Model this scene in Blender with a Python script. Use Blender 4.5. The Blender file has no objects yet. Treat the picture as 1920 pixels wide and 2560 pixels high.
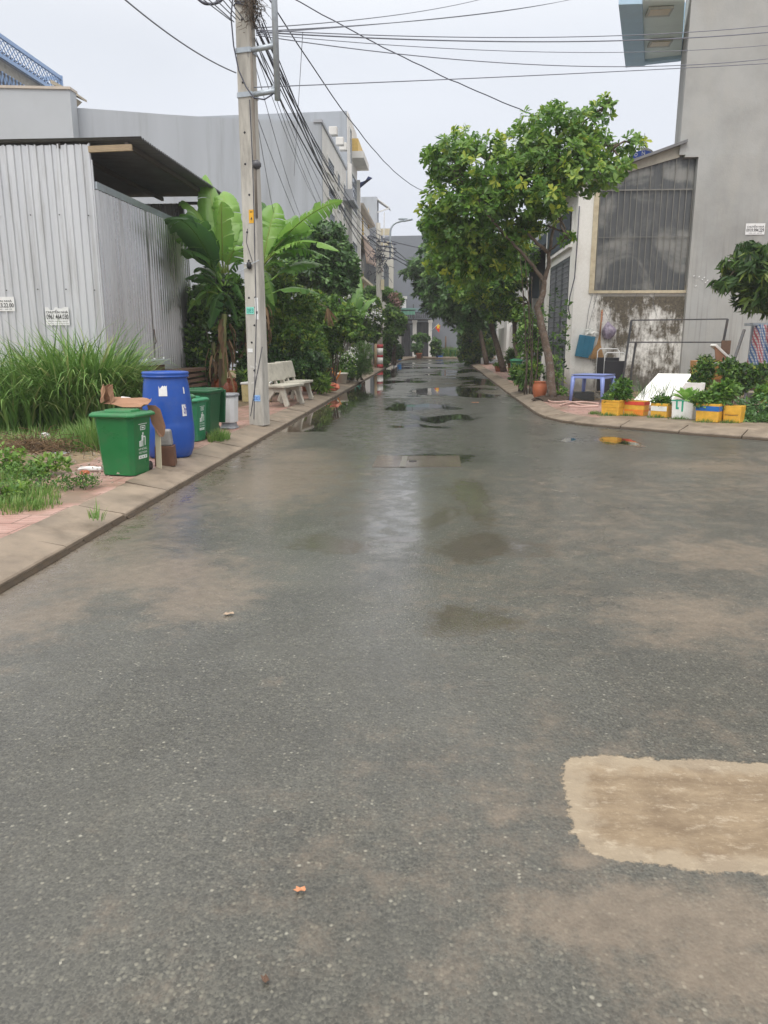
import bpy, math, random
import numpy as np
from mathutils import Vector, Matrix, noise
R = math.radians
PI = math.pi
rng = random.Random(7)
nrg = np.random.default_rng(11)
S = bpy.context.scene
COL = S.collection

# ------------------------------------------------------------------ camera
F_PX, CX, CY, CAM_H = 1900.0, 960.0, 1280.0, 1.5
PITCH = math.atan(432 / F_PX)
YAW = math.atan(129 / (F_PX / math.cos(PITCH)))
cam_d = bpy.data.cameras.new('camera')
cam_d.sensor_fit = 'VERTICAL'
cam_d.sensor_height = 32.0
cam_d.lens = F_PX / 2560 * 32.0
cam_d.clip_start = 0.05
cam_d.clip_end = 2000
cam = bpy.data.objects.new('camera', cam_d)
COL.objects.link(cam)
cam.location = (0, 0, CAM_H)
cam.rotation_euler = (R(90) - PITCH, 0, YAW)
S.camera = cam

# ------------------------------------------------------------------ sky + sun
SUN_EL, SUN_AZ = R(58), R(200)
w = bpy.data.worlds.new('World')
S.world = w
w.use_nodes = True
nt = w.node_tree
for n in list(nt.nodes):
    nt.nodes.remove(n)
def N(t, typ, **kw):
    n = t.nodes.new(typ)
    for k, v in kw.items():
        setattr(n, k, v)
    return n
out = N(nt, 'ShaderNodeOutputWorld')
bg = N(nt, 'ShaderNodeBackground')
bg.inputs['Strength'].default_value = 0.1
nt.links.new(bg.outputs[0], out.inputs[0])
sky = N(nt, 'ShaderNodeTexSky', sky_type='NISHITA', sun_disc=False, sun_elevation=SUN_EL, sun_rotation=SUN_AZ)
tc = N(nt, 'ShaderNodeTexCoord')
sep = N(nt, 'ShaderNodeSeparateXYZ')
nt.links.new(tc.outputs['Generated'], sep.inputs[0])
ramp = N(nt, 'ShaderNodeValToRGB')
ramp.color_ramp.interpolation = 'EASE'
e = ramp.color_ramp.elements
e[0].position = 0.0; e[0].color = (0.325, 0.333, 0.372, 1)
e[1].position = 1.0; e[1].color = (1.04, 1.0, 0.93, 1)
m1 = e.new(0.30); m1.color = (0.378, 0.392, 0.42, 1)
m2 = e.new(0.55); m2.color = (0.69, 0.685, 0.665, 1)
nt.links.new(sep.outputs['Z'], ramp.inputs['Fac'])
cn = N(nt, 'ShaderNodeTexNoise')
cn.inputs['Scale'].default_value = 2.2
cn.inputs['Detail'].default_value = 4
cmap = N(nt, 'ShaderNodeMapping')
cmap.inputs['Scale'].default_value = (1, 1, 2.5)
nt.links.new(tc.outputs['Generated'], cmap.inputs[0])
nt.links.new(cmap.outputs[0], cn.inputs['Vector'])
cr = N(nt, 'ShaderNodeMapRange')
cr.inputs['From Min'].default_value = 0.3; cr.inputs['From Max'].default_value = 0.7
cr.inputs['To Min'].default_value = 9.6; cr.inputs['To Max'].default_value = 10.5
nt.links.new(cn.outputs['Fac'], cr.inputs['Value'])
vm = N(nt, 'ShaderNodeVectorMath', operation='SCALE')
nt.links.new(ramp.outputs['Color'], vm.inputs[0])
nt.links.new(cr.outputs[0], vm.inputs['Scale'])
mx = N(nt, 'ShaderNodeMix', data_type='RGBA')
mx.inputs['Factor'].default_value = 0.94
nt.links.new(sky.outputs[0], mx.inputs['A'])
nt.links.new(vm.outputs[0], mx.inputs['B'])
nt.links.new(mx.outputs['Result'], bg.inputs['Color'])

sun_d = bpy.data.lights.new('sun', 'SUN')
sun_d.energy = 0.9
sun_d.angle = R(40)
sun_d.color = (1.0, 0.97, 0.92)
sun = bpy.data.objects.new('sun', sun_d)
COL.objects.link(sun)
sun.rotation_euler = (R(90) - SUN_EL, 0, PI - SUN_AZ + PI * 0)
sun.rotation_euler = (R(32), 0, R(-20))
S.view_settings.view_transform = 'Standard'
S.view_settings.look = 'None'
S.view_settings.gamma = 1.0
S.view_settings.exposure = 1.14
S.cycles.max_bounces = 6
S.cycles.transparent_max_bounces = 8
S.cycles.use_denoising = True

# ------------------------------------------------------------------ placing helpers (measured points of the place -> metres)
_cp, _sp, _ct, _st = math.cos(PITCH), math.sin(PITCH), math.cos(YAW), math.sin(YAW)
def ray(x, y):
    u, v = x - CX, y - CY
    fw = F_PX * _cp - v * _sp
    dn = F_PX * _sp + v * _cp
    return u * _ct - fw * _st, fw * _ct + u * _st, -dn
def G(x, y, z=0.0):
    a, b, c = ray(x, y); t = (z - CAM_H) / c
    return Vector((a * t, b * t, z))
def P(x, y, Y):
    a, b, c = ray(x, y); t = Y / b
    return Vector((a * t, Y, CAM_H + c * t))
def PX(x, y, X):
    a, b, c = ray(x, y); t = X / a
    return Vector((X, b * t, CAM_H + c * t))

# ------------------------------------------------------------------ materials
def newmat(name):
    m = bpy.data.materials.new(name)
    m.use_nodes = True
    t = m.node_tree
    b = t.nodes['Principled BSDF']
    return m, t, b
def lk(t, a, b):
    t.links.new(a, b)
def noise_node(t, coord, scale, detail=4, rough=0.55, stretch=None):
    n = N(t, 'ShaderNodeTexNoise')
    n.inputs['Scale'].default_value = scale
    n.inputs['Detail'].default_value = detail
    n.inputs['Roughness'].default_value = rough
    if stretch:
        mp = N(t, 'ShaderNodeMapping')
        mp.inputs['Scale'].default_value = stretch
        lk(t, coord, mp.inputs[0]); lk(t, mp.outputs[0], n.inputs['Vector'])
    else:
        lk(t, coord, n.inputs['Vector'])
    return n.outputs['Fac']
def rng_node(t, v, a, b, c=0.0, d=1.0, smooth=False):
    n = N(t, 'ShaderNodeMapRange')
    if smooth: n.interpolation_type = 'SMOOTHSTEP'
    for k, x in zip(('From Min', 'From Max', 'To Min', 'To Max'), (a, b, c, d)):
        n.inputs[k].default_value = x
    lk(t, v, n.inputs['Value'])
    return n.outputs[0]
def mix_node(t, f, a, b, mode='MIX'):
    n = N(t, 'ShaderNodeMix', data_type='RGBA', blend_type=mode)
    for k, x in (('Factor', f), ('A', a), ('B', b)):
        if isinstance(x, (int, float)): n.inputs[k].default_value = x
        elif isinstance(x, (tuple, list)): n.inputs[k].default_value = tuple(x)[:3] + (1,)
        else: lk(t, x, n.inputs[k])
    return n.outputs['Result']
def math_node(t, op, a, b=None, clamp=False):
    n = N(t, 'ShaderNodeMath', operation=op)
    n.use_clamp = clamp
    for i, x in enumerate((a, b)):
        if x is None: continue
        if isinstance(x, (int, float)): n.inputs[i].default_value = x
        else: lk(t, x, n.inputs[i])
    return n.outputs[0]
def bump_node(t, b, h, strength=0.3, dist=0.01):
    n = N(t, 'ShaderNodeBump')
    n.inputs['Strength'].default_value = strength
    n.inputs['Distance'].default_value = dist
    lk(t, h, n.inputs['Height']); lk(t, n.outputs[0], b.inputs['Normal'])
def attr_node(t, name):
    n = N(t, 'ShaderNodeAttribute'); n.attribute_name = name
    return n.outputs['Fac']
MATS = {}
def mat(name, col, rough=0.6, var=0.18, scale=6.0, bump=0.15, bscale=40.0, metal=0.0, dirt=None, dscale=3.0, damt=0.45, streak=None, bdist=0.004, spec=0.5):
    """painted / cast / worn solid with uneven tone, stains and fine relief"""
    if name in MATS: return MATS[name]
    m, t, b = newmat(name)
    co = N(t, 'ShaderNodeTexCoord').outputs['Object']
    c = tuple(col)
    f = noise_node(t, co, scale, 5, 0.6, streak)
    f = rng_node(t, f, 0.3, 0.7)
    base = mix_node(t, f, [x * (1 - var) for x in c], [min(1, x * (1 + var)) for x in c])
    if dirt:
        g = noise_node(t, co, dscale, 6, 0.65, streak)
        g = rng_node(t, g, 0.5, 0.72, 0, damt)
        base = mix_node(t, g, base, dirt)
    lk(t, base, b.inputs['Base Color'])
    lk(t, rng_node(t, f, 0, 1, max(0.03, rough - 0.08), min(1, rough + 0.08)), b.inputs['Roughness'])
    b.inputs['Metallic'].default_value = metal
    b.inputs['Specular IOR Level'].default_value = spec
    if bump > 0:
        bump_node(t, b, noise_node(t, co, bscale, 3), bump, bdist)
    MATS[name] = m
    return m
def leafmat(name, cols, rough=0.42, trans=0.35, detail=0.0):
    """leaves: the mesh carries an own tone (0..1) for every leaf"""
    if name in MATS: return MATS[name]
    m, t, b = newmat(name)
    a = attr_node(t, 'tint')
    rp = N(t, 'ShaderNodeValToRGB')
    el = rp.color_ramp.elements
    el[0].position = 0; el[0].color = tuple(cols[0]) + (1,)
    el[1].position = 1; el[1].color = tuple(cols[-1]) + (1,)
    for i, c in enumerate(cols[1:-1]):
        x = el.new((i + 1) / (len(cols) - 1)); x.color = tuple(c) + (1,)
    lk(t, a, rp.inputs['Fac'])
    col = rp.outputs['Color']
    if detail:
        co = N(t, 'ShaderNodeTexCoord').outputs['Object']
        col = mix_node(t, rng_node(t, noise_node(t, co, 9, 4), .35, .7, 0, detail), col, [x * 1.5 for x in cols[-1]])
    lk(t, col, b.inputs['Base Color'])
    b.inputs['Roughness'].default_value = rough
    tr = N(t, 'ShaderNodeBsdfTranslucent')
    lk(t, col, tr.inputs['Color'])
    ms = N(t, 'ShaderNodeMixShader')
    ms.inputs[0].default_value = trans
    lk(t, b.outputs[0], ms.inputs[1]); lk(t, tr.outputs[0], ms.inputs[2])
    lk(t, ms.outputs[0], t.nodes['Material Output'].inputs['Surface'])
    MATS[name] = m
    return m

# ------------------------------------------------------------------ mesh collecting
class MB:
    def __init__(s):
        s.v = []; s.f = []; s.t = []; s.sm = []; s.cut = []
    def add(s, vs, fs, tint=0.5, smooth=False):
        o = len(s.v)
        s.cut.append((o, len(s.f)))
        s.v += [tuple(x) for x in vs]
        s.t += [tint] * len(vs) if isinstance(tint, (int, float)) else list(tint)
        s.f += [tuple(o + i for i in f) for f in fs]
        s.sm += [smooth] * len(fs)
        return s
    def box(s, c, d, rz=0.0, top=1.0, rx=0.0, ry=0.0, tint=0.5):
        """c = centre, d = size, top = scale of the upper end"""
        hx, hy, hz = d[0] / 2, d[1] / 2, d[2] / 2
        tx, ty = (top, top) if isinstance(top, (int, float)) else top
        vs = []
        M = Matrix.Rotation(rz, 3, 'Z') @ Matrix.Rotation(ry, 3, 'Y') @ Matrix.Rotation(rx, 3, 'X')
        for z, kx, ky in ((-hz, 1, 1), (hz, tx, ty)):
            for x, y in ((-hx, -hy), (hx, -hy), (hx, hy), (-hx, hy)):
                vs.append(M @ Vector((x * kx, y * ky, z)) + Vector(c))
        return s.add(vs, [(3, 2, 1, 0), (4, 5, 6, 7), (0, 1, 5, 4), (1, 2, 6, 5), (2, 3, 7, 6), (3, 0, 4, 7)], tint)
    def b2(s, a, b, tint=0.5):
        return s.box([(a[i] + b[i]) / 2 for i in range(3)], [abs(b[i] - a[i]) for i in range(3)], tint=tint)
    def tube(s, pts, r, n=8, cap=True, tint=0.5):
        pts = [Vector(p) for p in pts]
        rs = r if isinstance(r, (list, tuple)) else [r] * len(pts)
        vs, fs = [], []
        prev = None
        for i, p in enumerate(pts):
            d = (pts[min(i + 1, len(pts) - 1)] - pts[max(i - 1, 0)])
            d = d.normalized() if d.length > 1e-9 else Vector((0, 0, 1))
            if prev is None:
                u = d.orthogonal().normalized()
            else:
                u = (prev - d * prev.dot(d))
                u = u.normalized() if u.length > 1e-6 else d.orthogonal().normalized()
            prev = u
            v = d.cross(u)
            for k in range(n):
                a = 2 * PI * k / n
                vs.append(p + (u * math.cos(a) + v * math.sin(a)) * rs[i])
        for i in range(len(pts) - 1):
            for k in range(n):
                a, b = i * n + k, i * n + (k + 1) % n
                fs.append((a, b, b + n, a + n))
        if cap:
            fs.append(tuple(range(n - 1, -1, -1)))
            fs.append(tuple((len(pts) - 1) * n + k for k in range(n)))
        return s.add(vs, fs, tint, smooth=n > 5)
    def bar(s, a, b, w=0.03, h=None, tint=0.5):
        a, b = Vector(a), Vector(b); h = h or w
        d = (b - a).normalized()
        u = d.cross(Vector((0, 0, 1)))
        u = Vector((1, 0, 0)) if u.length < 1e-3 else u.normalized()
        v = u.cross(d)
        vs = []
        for p in (a, b):
            for x, y in ((-1, -1), (1, -1), (1, 1), (-1, 1)):
                vs.append(p + u * x * w / 2 + v * y * h / 2)
        return s.add(vs, [(3, 2, 1, 0), (4, 5, 6, 7), (0, 1, 5, 4), (1, 2, 6, 5), (2, 3, 7, 6), (3, 0, 4, 7)], tint)
    def lathe(s, prof, n=24, c=(0, 0, 0), tint=0.5, sx=1, sy=1, wob=0.0):
        vs, fs = [], []
        for i, (r, z) in enumerate(prof):
            for k in range(n):
                a = 2 * PI * k / n
                rr = r * (1 + wob * math.sin(3 * a + i))
                vs.append((c[0] + rr * math.cos(a) * sx, c[1] + rr * math.sin(a) * sy, c[2] + z))
        for i in range(len(prof) - 1):
            for k in range(n):
                a, b = i * n + k, i * n + (k + 1) % n
                fs.append((a, b, b + n, a + n))
        if prof[0][0] > 1e-4: fs.append(tuple(range(n - 1, -1, -1)))
        if prof[-1][0] > 1e-4: fs.append(tuple((len(prof) - 1) * n + k for k in range(n)))
        return s.add(vs, fs, tint, smooth=True)
    def prism(s, poly, z0, z1, tint=0.5):
        n = len(poly)
        vs = [(x, y, z0) for x, y in poly] + [(x, y, z1) for x, y in poly]
        fs = [tuple(range(n - 1, -1, -1)), tuple(range(n, 2 * n))]
        fs += [(i, (i + 1) % n, n + (i + 1) % n, n + i) for i in range(n)]
        return s.add(vs, fs, tint)
    def prism_y(s, poly, y0, y1, tint=0.5):
        """poly in x,z pushed along y"""
        n = len(poly)
        vs = [(x, y0, z) for x, z in poly] + [(x, y1, z) for x, z in poly]
        fs = [tuple(range(n)), tuple(range(2 * n - 1, n - 1, -1))]
        fs += [(i, n + i, n + (i + 1) % n, (i + 1) % n) for i in range(n)]
        return s.add(vs, fs, tint)
    def prism_x(s, poly, x0, x1, tint=0.5):
        n = len(poly)
        vs = [(x0, y, z) for y, z in poly] + [(x1, y, z) for y, z in poly]
        fs = [tuple(range(n)), tuple(range(2 * n - 1, n - 1, -1))]
        fs += [(i, n + i, n + (i + 1) % n, (i + 1) % n) for i in range(n)]
        return s.add(vs, fs, tint)
    def sheet(s, a, b, z0, z1, pitch=0.125, depth=0.018, kind='rib', jag=0.0, zs=None):
        """corrugated wall from a to b (xy), ribs upright; zs = top height as function of 0..1"""
        a, b = Vector(a), Vector(b); L = (b - a).length; d = (b - a) / L; nrm = Vector((d.y, -d.x))
        xs = []
        x = 0.0
        while x < L:
            if kind == 'rib':
                xs += [(x, 0), (x + pitch * .62, 0), (x + pitch * .72, 1), (x + pitch * .88, 1), (x + pitch * .98, 0)]
            else:
                xs += [(x + pitch * q / 6, .5 - .5 * math.cos(2 * PI * q / 6)) for q in range(6)]
            x += pitch
        xs = [q for q in xs if q[0] <= L]
        rows = 6
        vs, fs = [], []
        for j in range(rows + 1):
            for (q, h) in xs:
                u = q / L
                zt = zs(u) if zs else z1
                z = z0 + (zt - z0) * j / rows
                if j == rows and jag: z += rng.uniform(-jag, 0)
                wv = 0.006 * noise.noise(Vector((q * 1.3, z * 1.1, z0)))
                p = a + d * q + nrm * (h * depth + wv)
                vs.append((p.x, p.y, z))
        n = len(xs)
        for j in range(rows):
            for i in range(n - 1):
                k = j * n + i
                fs.append((k, k + 1, k + n + 1, k + n))
        return s.add(vs, fs)
    def build(s, name, m, parent=None, loc=None, smooth=None, bevel=0.0, tint=False, solid=0.0, each=False):
        if each and len(s.cut) > 1:   # every piece a mesh of its own
            o = None
            for i, (v0, f0) in enumerate(s.cut):
                v1, f1 = s.cut[i + 1] if i + 1 < len(s.cut) else (len(s.v), len(s.f))
                q = MB(); q.v = s.v[v0:v1]; q.t = s.t[v0:v1]; q.f = [tuple(k - v0 for k in f) for f in s.f[f0:f1]]; q.sm = s.sm[f0:f1]; q.cut = [(0, 0)]
                o = q.build(name, m, parent, loc, smooth, bevel, tint, solid)
            return o
        me = bpy.data.meshes.new(name)
        me.from_pydata(s.v, [], s.f)
        sm = s.sm if smooth is None else [smooth] * len(s.f)
        me.polygons.foreach_set('use_smooth', sm)
        if tint:
            a = me.attributes.new('tint', 'FLOAT', 'POINT')
            a.data.foreach_set('value', s.t)
        me.update()
        o = bpy.data.objects.new(name, me)
        COL.objects.link(o)
        if isinstance(m, (list, tuple)):
            for x in m: me.materials.append(x)
        else: me.materials.append(m)
        if parent is not None: o.parent = parent
        if loc is not None: o.location = loc
        if solid:
            q = o.modifiers.new('solid', 'SOLIDIFY'); q.thickness = solid; q.offset = 0
        if bevel:
            q = o.modifiers.new('bevel', 'BEVEL'); q.width = bevel; q.segments = 2; q.limit_method = 'ANGLE'; q.angle_limit = R(40)
        return o
def tag(o, label=None, cat=None, group=None, kind=None):
    if label: o['label'] = label
    if cat: o['category'] = cat
    if group: o['group'] = group
    if kind: o['kind'] = kind
    return o
def thing(name, label, cat, loc=(0, 0, 0), rz=0.0, group=None):
    o = bpy.data.objects.new(name, None)
    o.empty_display_size = 0.2
    COL.objects.link(o)
    o.location = loc; o.rotation_euler = (0, 0, rz)
    return tag(o, label, cat, group)
def copy_tree(o, parent=None):
    c = o.copy(); COL.objects.link(c); c.parent = parent
    for ch in [x for x in S.objects if x.parent == o]:
        copy_tree(ch, c)
    return c
_glyph = {}
def text_into(mb, s, x, z, w, h, y=0.0, mirror=False, tint=0.5):
    """lettering filled into the box x..x+w, z..z+h of the local x-z plane, facing -y"""
    if s not in _glyph:
        cu = bpy.data.curves.new('lettering', 'FONT')
        cu.body = s
        cu.resolution_u = 3
        cu.offset = 0.012
        o = bpy.data.objects.new('lettering', cu)
        COL.objects.link(o)
        dg = bpy.context.evaluated_depsgraph_get()
        me = bpy.data.meshes.new_from_object(o.evaluated_get(dg))
        _glyph[s] = ([tuple(v.co) for v in me.vertices], [tuple(p.vertices) for p in me.polygons])
        bpy.data.objects.remove(o); bpy.data.curves.remove(cu); bpy.data.meshes.remove(me)
    vs, fs = _glyph[s]
    if not vs: return
    x0 = min(v[0] for v in vs); x1 = max(v[0] for v in vs); y0 = min(v[1] for v in vs); y1 = max(v[1] for v in vs)
    kx, kz = w / (x1 - x0), h / (y1 - y0)
    mb.add([(x + (v[0] - x0) * kx, y, z + (v[1] - y0) * kz) for v in vs], fs, tint)

# ------------------------------------------------------------------ leaves
LEAF = {  # template verts (length along x, width along y), faces
    'broad': ([(0, 0, 0), (.35, .13, .03), (.72, .21, .02), (1, 0, -.10), (.72, -.21, .02), (.35, -.13, .03), (.5, 0, -.02)],
              [(0, 6, 1), (1, 6, 2), (2, 6, 3), (0, 5, 6), (5, 4, 6), (4, 3, 6)]),
    'oval': ([(0, 0, 0), (.5, .24, .05), (1, 0, -.08), (.5, -.24, .05), (.5, 0, -.02)],
             [(0, 4, 1), (1, 4, 2), (0, 3, 4), (3, 2, 4)]),
    'narrow': ([(0, 0, 0), (.45, .11, .02), (1, 0, -.16), (.45, -.11, .02)], [(0, 3, 2, 1)]),
    'hair': ([(0, 0, 0), (.5, .010, .0), (1, 0, -.1), (.5, -.010, .0)], [(0, 3, 2, 1)]),
    'thread': ([(0, 0, 0), (.5, .035, .0), (1, 0, -.1), (.5, -.035, .0)], [(0, 3, 2, 1)]),
}
def leaves_mesh(name, kind, pos, dirs, nrm, size, tint, m, parent=None):
    tv, tf = LEAF[kind]
    tv = np.array(tv, float)
    pos = np.asarray(pos, float); d = np.asarray(dirs, float); n = np.asarray(nrm, float)
    d /= np.linalg.norm(d, axis=1, keepdims=True) + 1e-9
    n = n - d * (n * d).sum(1, keepdims=True)
    n /= np.linalg.norm(n, axis=1, keepdims=True) + 1e-9
    sdir = np.cross(n, d)
    sz = np.asarray(size, float)[:, None, None]
    V = pos[:, None, :] + sz * (tv[None, :, 0:1] * d[:, None, :] + tv[None, :, 1:2] * sdir[:, None, :] + tv[None, :, 2:3] * n[:, None, :])
    k = len(tv); cnt = len(pos)
    verts = V.reshape(-1, 3)
    me = bpy.data.meshes.new(name)
    loops = [len(f) for f in tf]
    base = np.concatenate([np.array(f) for f in tf])
    allv = (base[None, :] + (np.arange(cnt) * k)[:, None]).reshape(-1)
    ltot = np.tile(np.array(loops), cnt)
    lstart = np.concatenate([[0], np.cumsum(ltot)[:-1]])
    me.vertices.add(len(verts)); me.vertices.foreach_set('co', verts.reshape(-1))
    me.loops.add(len(allv)); me.loops.foreach_set('vertex_index', allv.astype(np.int32))
    me.polygons.add(len(ltot)); me.polygons.foreach_set('loop_start', lstart.astype(np.int32))
    try: me.polygons.foreach_set('loop_total', ltot.astype(np.int32))
    except Exception: pass
    a = me.attributes.new('tint', 'FLOAT', 'POINT')
    a.data.foreach_set('value', np.repeat(np.clip(tint, 0, 1), k))
    me.update(calc_edges=True)
    me.materials.append(m)
    o = bpy.data.objects.new(name, me)
    COL.objects.link(o)
    if parent is not None: o.parent = parent
    return o
def unit(v):
    return v / (np.linalg.norm(v, axis=-1, keepdims=True) + 1e-9)
def clump_points(clumps, n, shell=0.55):
    """points through ellipsoid clumps (cx,cy,cz,rx,ry,rz), denser near their skins; also the outward direction"""
    vol = np.array([c[3] * c[4] * c[5] for c in clumps]) ** 0.72
    idx = nrg.choice(len(clumps), n, p=vol / vol.sum())
    C = np.array(clumps)[idx]
    u = unit(nrg.normal(size=(n, 3)))
    r = nrg.random(n) ** (1 / 3)
    r = shell + (1 - shell) * r
    r = np.where(nrg.random(n) < .3, nrg.random(n) ** .5, r)
    r = r * (1 + .22 * np.sin(u[:, 0] * 5 + idx * 2.1) * np.cos(u[:, 2] * 4 + idx))
    return C[:, :3] + u * r[:, None] * C[:, 3:6], u, idx
def foliage(name, kind, clumps, n, k, size, m, parent=None, spread=0.6, tint=(0.35, 0.2), up=0.5, jitter=0.02, droop=0.0, shell=.55, org=None):
    """n twig ends, each with k leaves round it"""
    p, u, idx = clump_points(clumps, n, shell)
    ax = unit(u * (1 - up) + np.array([0, 0, 1.0]) * up + nrg.normal(size=(n, 3)) * .35)
    p = np.repeat(p, k, 0); axr = np.repeat(ax, k, 0)
    t1 = unit(np.cross(axr, nrg.normal(size=axr.shape)))
    el = nrg.normal(spread, .22, size=(n * k, 1))
    d = unit(t1 * np.cos(el) + axr * np.sin(el))
    d[:, 2] -= droop
    d = unit(d)
    pp = p + nrg.normal(size=p.shape) * jitter
    tn = nrg.normal(tint[0], tint[1], n)
    tn = np.repeat(tn, k) + nrg.normal(0, .07, n * k)
    sz = size * nrg.uniform(.6, 1.15, n * k)
    if org is not None: pp = pp - np.array(org)
    return leaves_mesh(name, kind, pp, d, axr + nrg.normal(size=axr.shape) * .25, sz, tn, m, parent)
def limbs(mb, path, r0, r1, n=8, wob=0.02):
    pts = [Vector(p) for p in path]
    out = []
    for i in range(len(pts) - 1):
        for q in range(4):
            u = q / 4
            a = pts[i].lerp(pts[i + 1], u)
            if 0 < i + q: a = a + Vector((rng.uniform(-wob, wob), rng.uniform(-wob, wob), 0))
            out.append(a)
    out.append(pts[-1])
    m = len(out) - 1
    mb.tube(out, [r0 + (r1 - r0) * (i / m) ** .8 for i in range(m + 1)], n)
    return out
# ------------------------------------------------------------------ shared materials
M_conc = mat('cast_concrete', (.30, .285, .25), .8, .16, 5, .35, 60, dirt=(.14, .125, .10), dscale=4, damt=.5)
M_kerb = mat('kerb_concrete', (.22, .175, .132), .62, .28, 3, .45, 90, dirt=(.10, .075, .052), dscale=2.6, damt=.8)
M_dirtline = mat('wet_silt', (.05, .034, .02), .85, .3, 9, .3, 60)
M_gwall = mat('grey_render', (.36, .375, .41), .85, .07, .6, .1, 30, dirt=(.28, .29, .31), dscale=.5, damt=.5, streak=(1, 1, .25))
M_gwall2 = mat('pale_grey_render', (.37, .395, .435), .85, .07, .6, .1, 30, dirt=(.27, .285, .305), dscale=.9, damt=.8, streak=(1.8, 1.8, .16))
M_white = mat('white_paint', (.72, .71, .69), .7, .06, 2, .12, 30, dirt=(.42, .40, .37), dscale=1.3, damt=.55, streak=(1, 1, .2))
M_cream = mat('cream_paint', (.62, .55, .40), .7, .1, 3, .1, 30, dirt=(.35, .3, .2), damt=.4)
M_gold = mat('ochre_paint', (.62, .42, .12), .6, .15, 8, .1)
M_glassd = mat('dark_glazing', (.05, .06, .07), .12, .2, 3, 0)
M_steel = mat('galvanised_steel', (.42, .47, .52), .45, .12, 9, .1, 80, metal=.35, dirt=(.25, .22, .2), damt=.3)
M_dsteel = mat('dark_painted_steel', (.06, .062, .068), .45, .25, 8, .1, 60, dirt=(.16, .09, .05), dscale=9, damt=.35)
M_rust = mat('rusty_steel', (.13, .075, .05), .75, .35, 10, .3, 60, dirt=(.05, .035, .03))
M_black = mat('black_rubber', (.018, .018, .022), .5, .2, 10, .1)
M_cable = mat('flare_tinted_cable', (.055, .058, .085), .55, .2, 10, 0)  # cables lightened and blued, lens flare put into their colour
M_foamw = mat('white_foam', (.78, .78, .76), .75, .06, 12, .25, 160, dirt=(.45, .4, .33), dscale=5, damt=.4)
M_yel = mat('yellow_foam_tape', (.72, .40, .045), .42, .15, 9, .2, 60, dirt=(.42, .22, .05), dscale=6, damt=.5)
M_terra = mat('glazed_terracotta', (.26, .075, .035), .28, .2, 7, .15, 40, dirt=(.12, .05, .03), damt=.5)
M_terra2 = mat('orange_terracotta', (.40, .12, .05), .6, .15, 7, .2, 60, dirt=(.2, .1, .06), damt=.4)
M_bark = mat('bark', (.115, .085, .062), .85, .4, 14, .9, 35, dirt=(.20, .18, .15), dscale=8, damt=.6, bdist=.012)
M_wood = mat('bare_timber', (.33, .25, .16), .8, .2, 10, .3, 60, streak=(1, 8, 8))
M_bluep = mat('blue_plastic', (.010, .072, .36), .36, .14, 3, .08, 30, dirt=(.07, .11, .28), dscale=5, damt=.4)
M_paper = mat('white_paper', (.75, .75, .75), .7, .06, 12, .15, 40, dirt=(.5, .48, .45), dscale=20, damt=.3)
M_ink = mat('black_ink', (.02, .02, .022), .6, .1, 10, 0)
M_soil = mat('potting_soil', (.06, .042, .03), .95, .3, 25, .8, 50, bdist=.02)
GREEN = [(.012, .036, .012), (.040, .105, .022), (.100, .22, .036), (.20, .34, .058), (.38, .45, .065)]
M_leaf = leafmat('glossy_leaves', GREEN, .38, .28)
M_leafd = leafmat('dark_leaves', [(.02, .052, .018), (.05, .12, .036), (.11, .23, .06), (.20, .34, .095)], .42, .22)
M_leafl = leafmat('light_leaves', [(.022, .065, .014), (.06, .15, .025), (.13, .26, .04), (.26, .40, .07)], .45, .32)
M_grass = leafmat('grass_blades', [(.03, .07, .018), (.065, .15, .03), (.12, .25, .05), (.20, .33, .08), (.34, .36, .15)], .5, .3)
M_ban = leafmat('banana_leaf', [(.045, .12, .04), (.10, .235, .06), (.19, .38, .075), (.31, .52, .10), (.36, .26, .10)], .33, .42)
M_dry = leafmat('dry_leaf', [(.07, .045, .025), (.18, .11, .055), (.34, .22, .12)], .8, .2)
M_flow = leafmat('pale_flowers', [(.7, .7, .68), (.8, .8, .78)], .6, .3)
M_pink = leafmat('pink_flowers', [(.16, .10, .07), (.34, .22, .18), (.5, .3, .28)], .6, .3)

# ------------------------------------------------------------------ ground sheet, road, kerbs, pavements
def flat(name, poly, z, m, nx=1):
    b = MB()
    b.add([(x, y, z) for x, y in poly], [tuple(range(len(poly)))])
    return tag(b.build(name, m), kind='structure')
def soil_mat():
    m, t, b = newmat('wet_earth')
    co = N(t, 'ShaderNodeTexCoord').outputs['Object']
    c = mix_node(t, rng_node(t, noise_node(t, co, 1.6, 6, .65), .35, .65), (.13, .095, .06), (.30, .22, .13))
    c = mix_node(t, rng_node(t, noise_node(t, co, 5, 6, .7), .52, .62, 0, .75), c, (.085, .10, .045))
    c = mix_node(t, rng_node(t, noise_node(t, co, 60, 3, .7), .62, .7, 0, .6), c, (.42, .38, .33))
    lk(t, c, b.inputs['Base Color']); b.inputs['Roughness'].default_value = .85
    bump_node(t, b, noise_node(t, co, 22, 6, .7), .9, .03)
    return m
M_earth = soil_mat()
b = MB()
b.add([(-600, -300, -.06), (600, -300, -.06), (600, 900, -.06), (-600, 900, -.06)], [(0, 1, 2, 3)])
tag(b.build('ground', M_earth), kind='structure')

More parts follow.
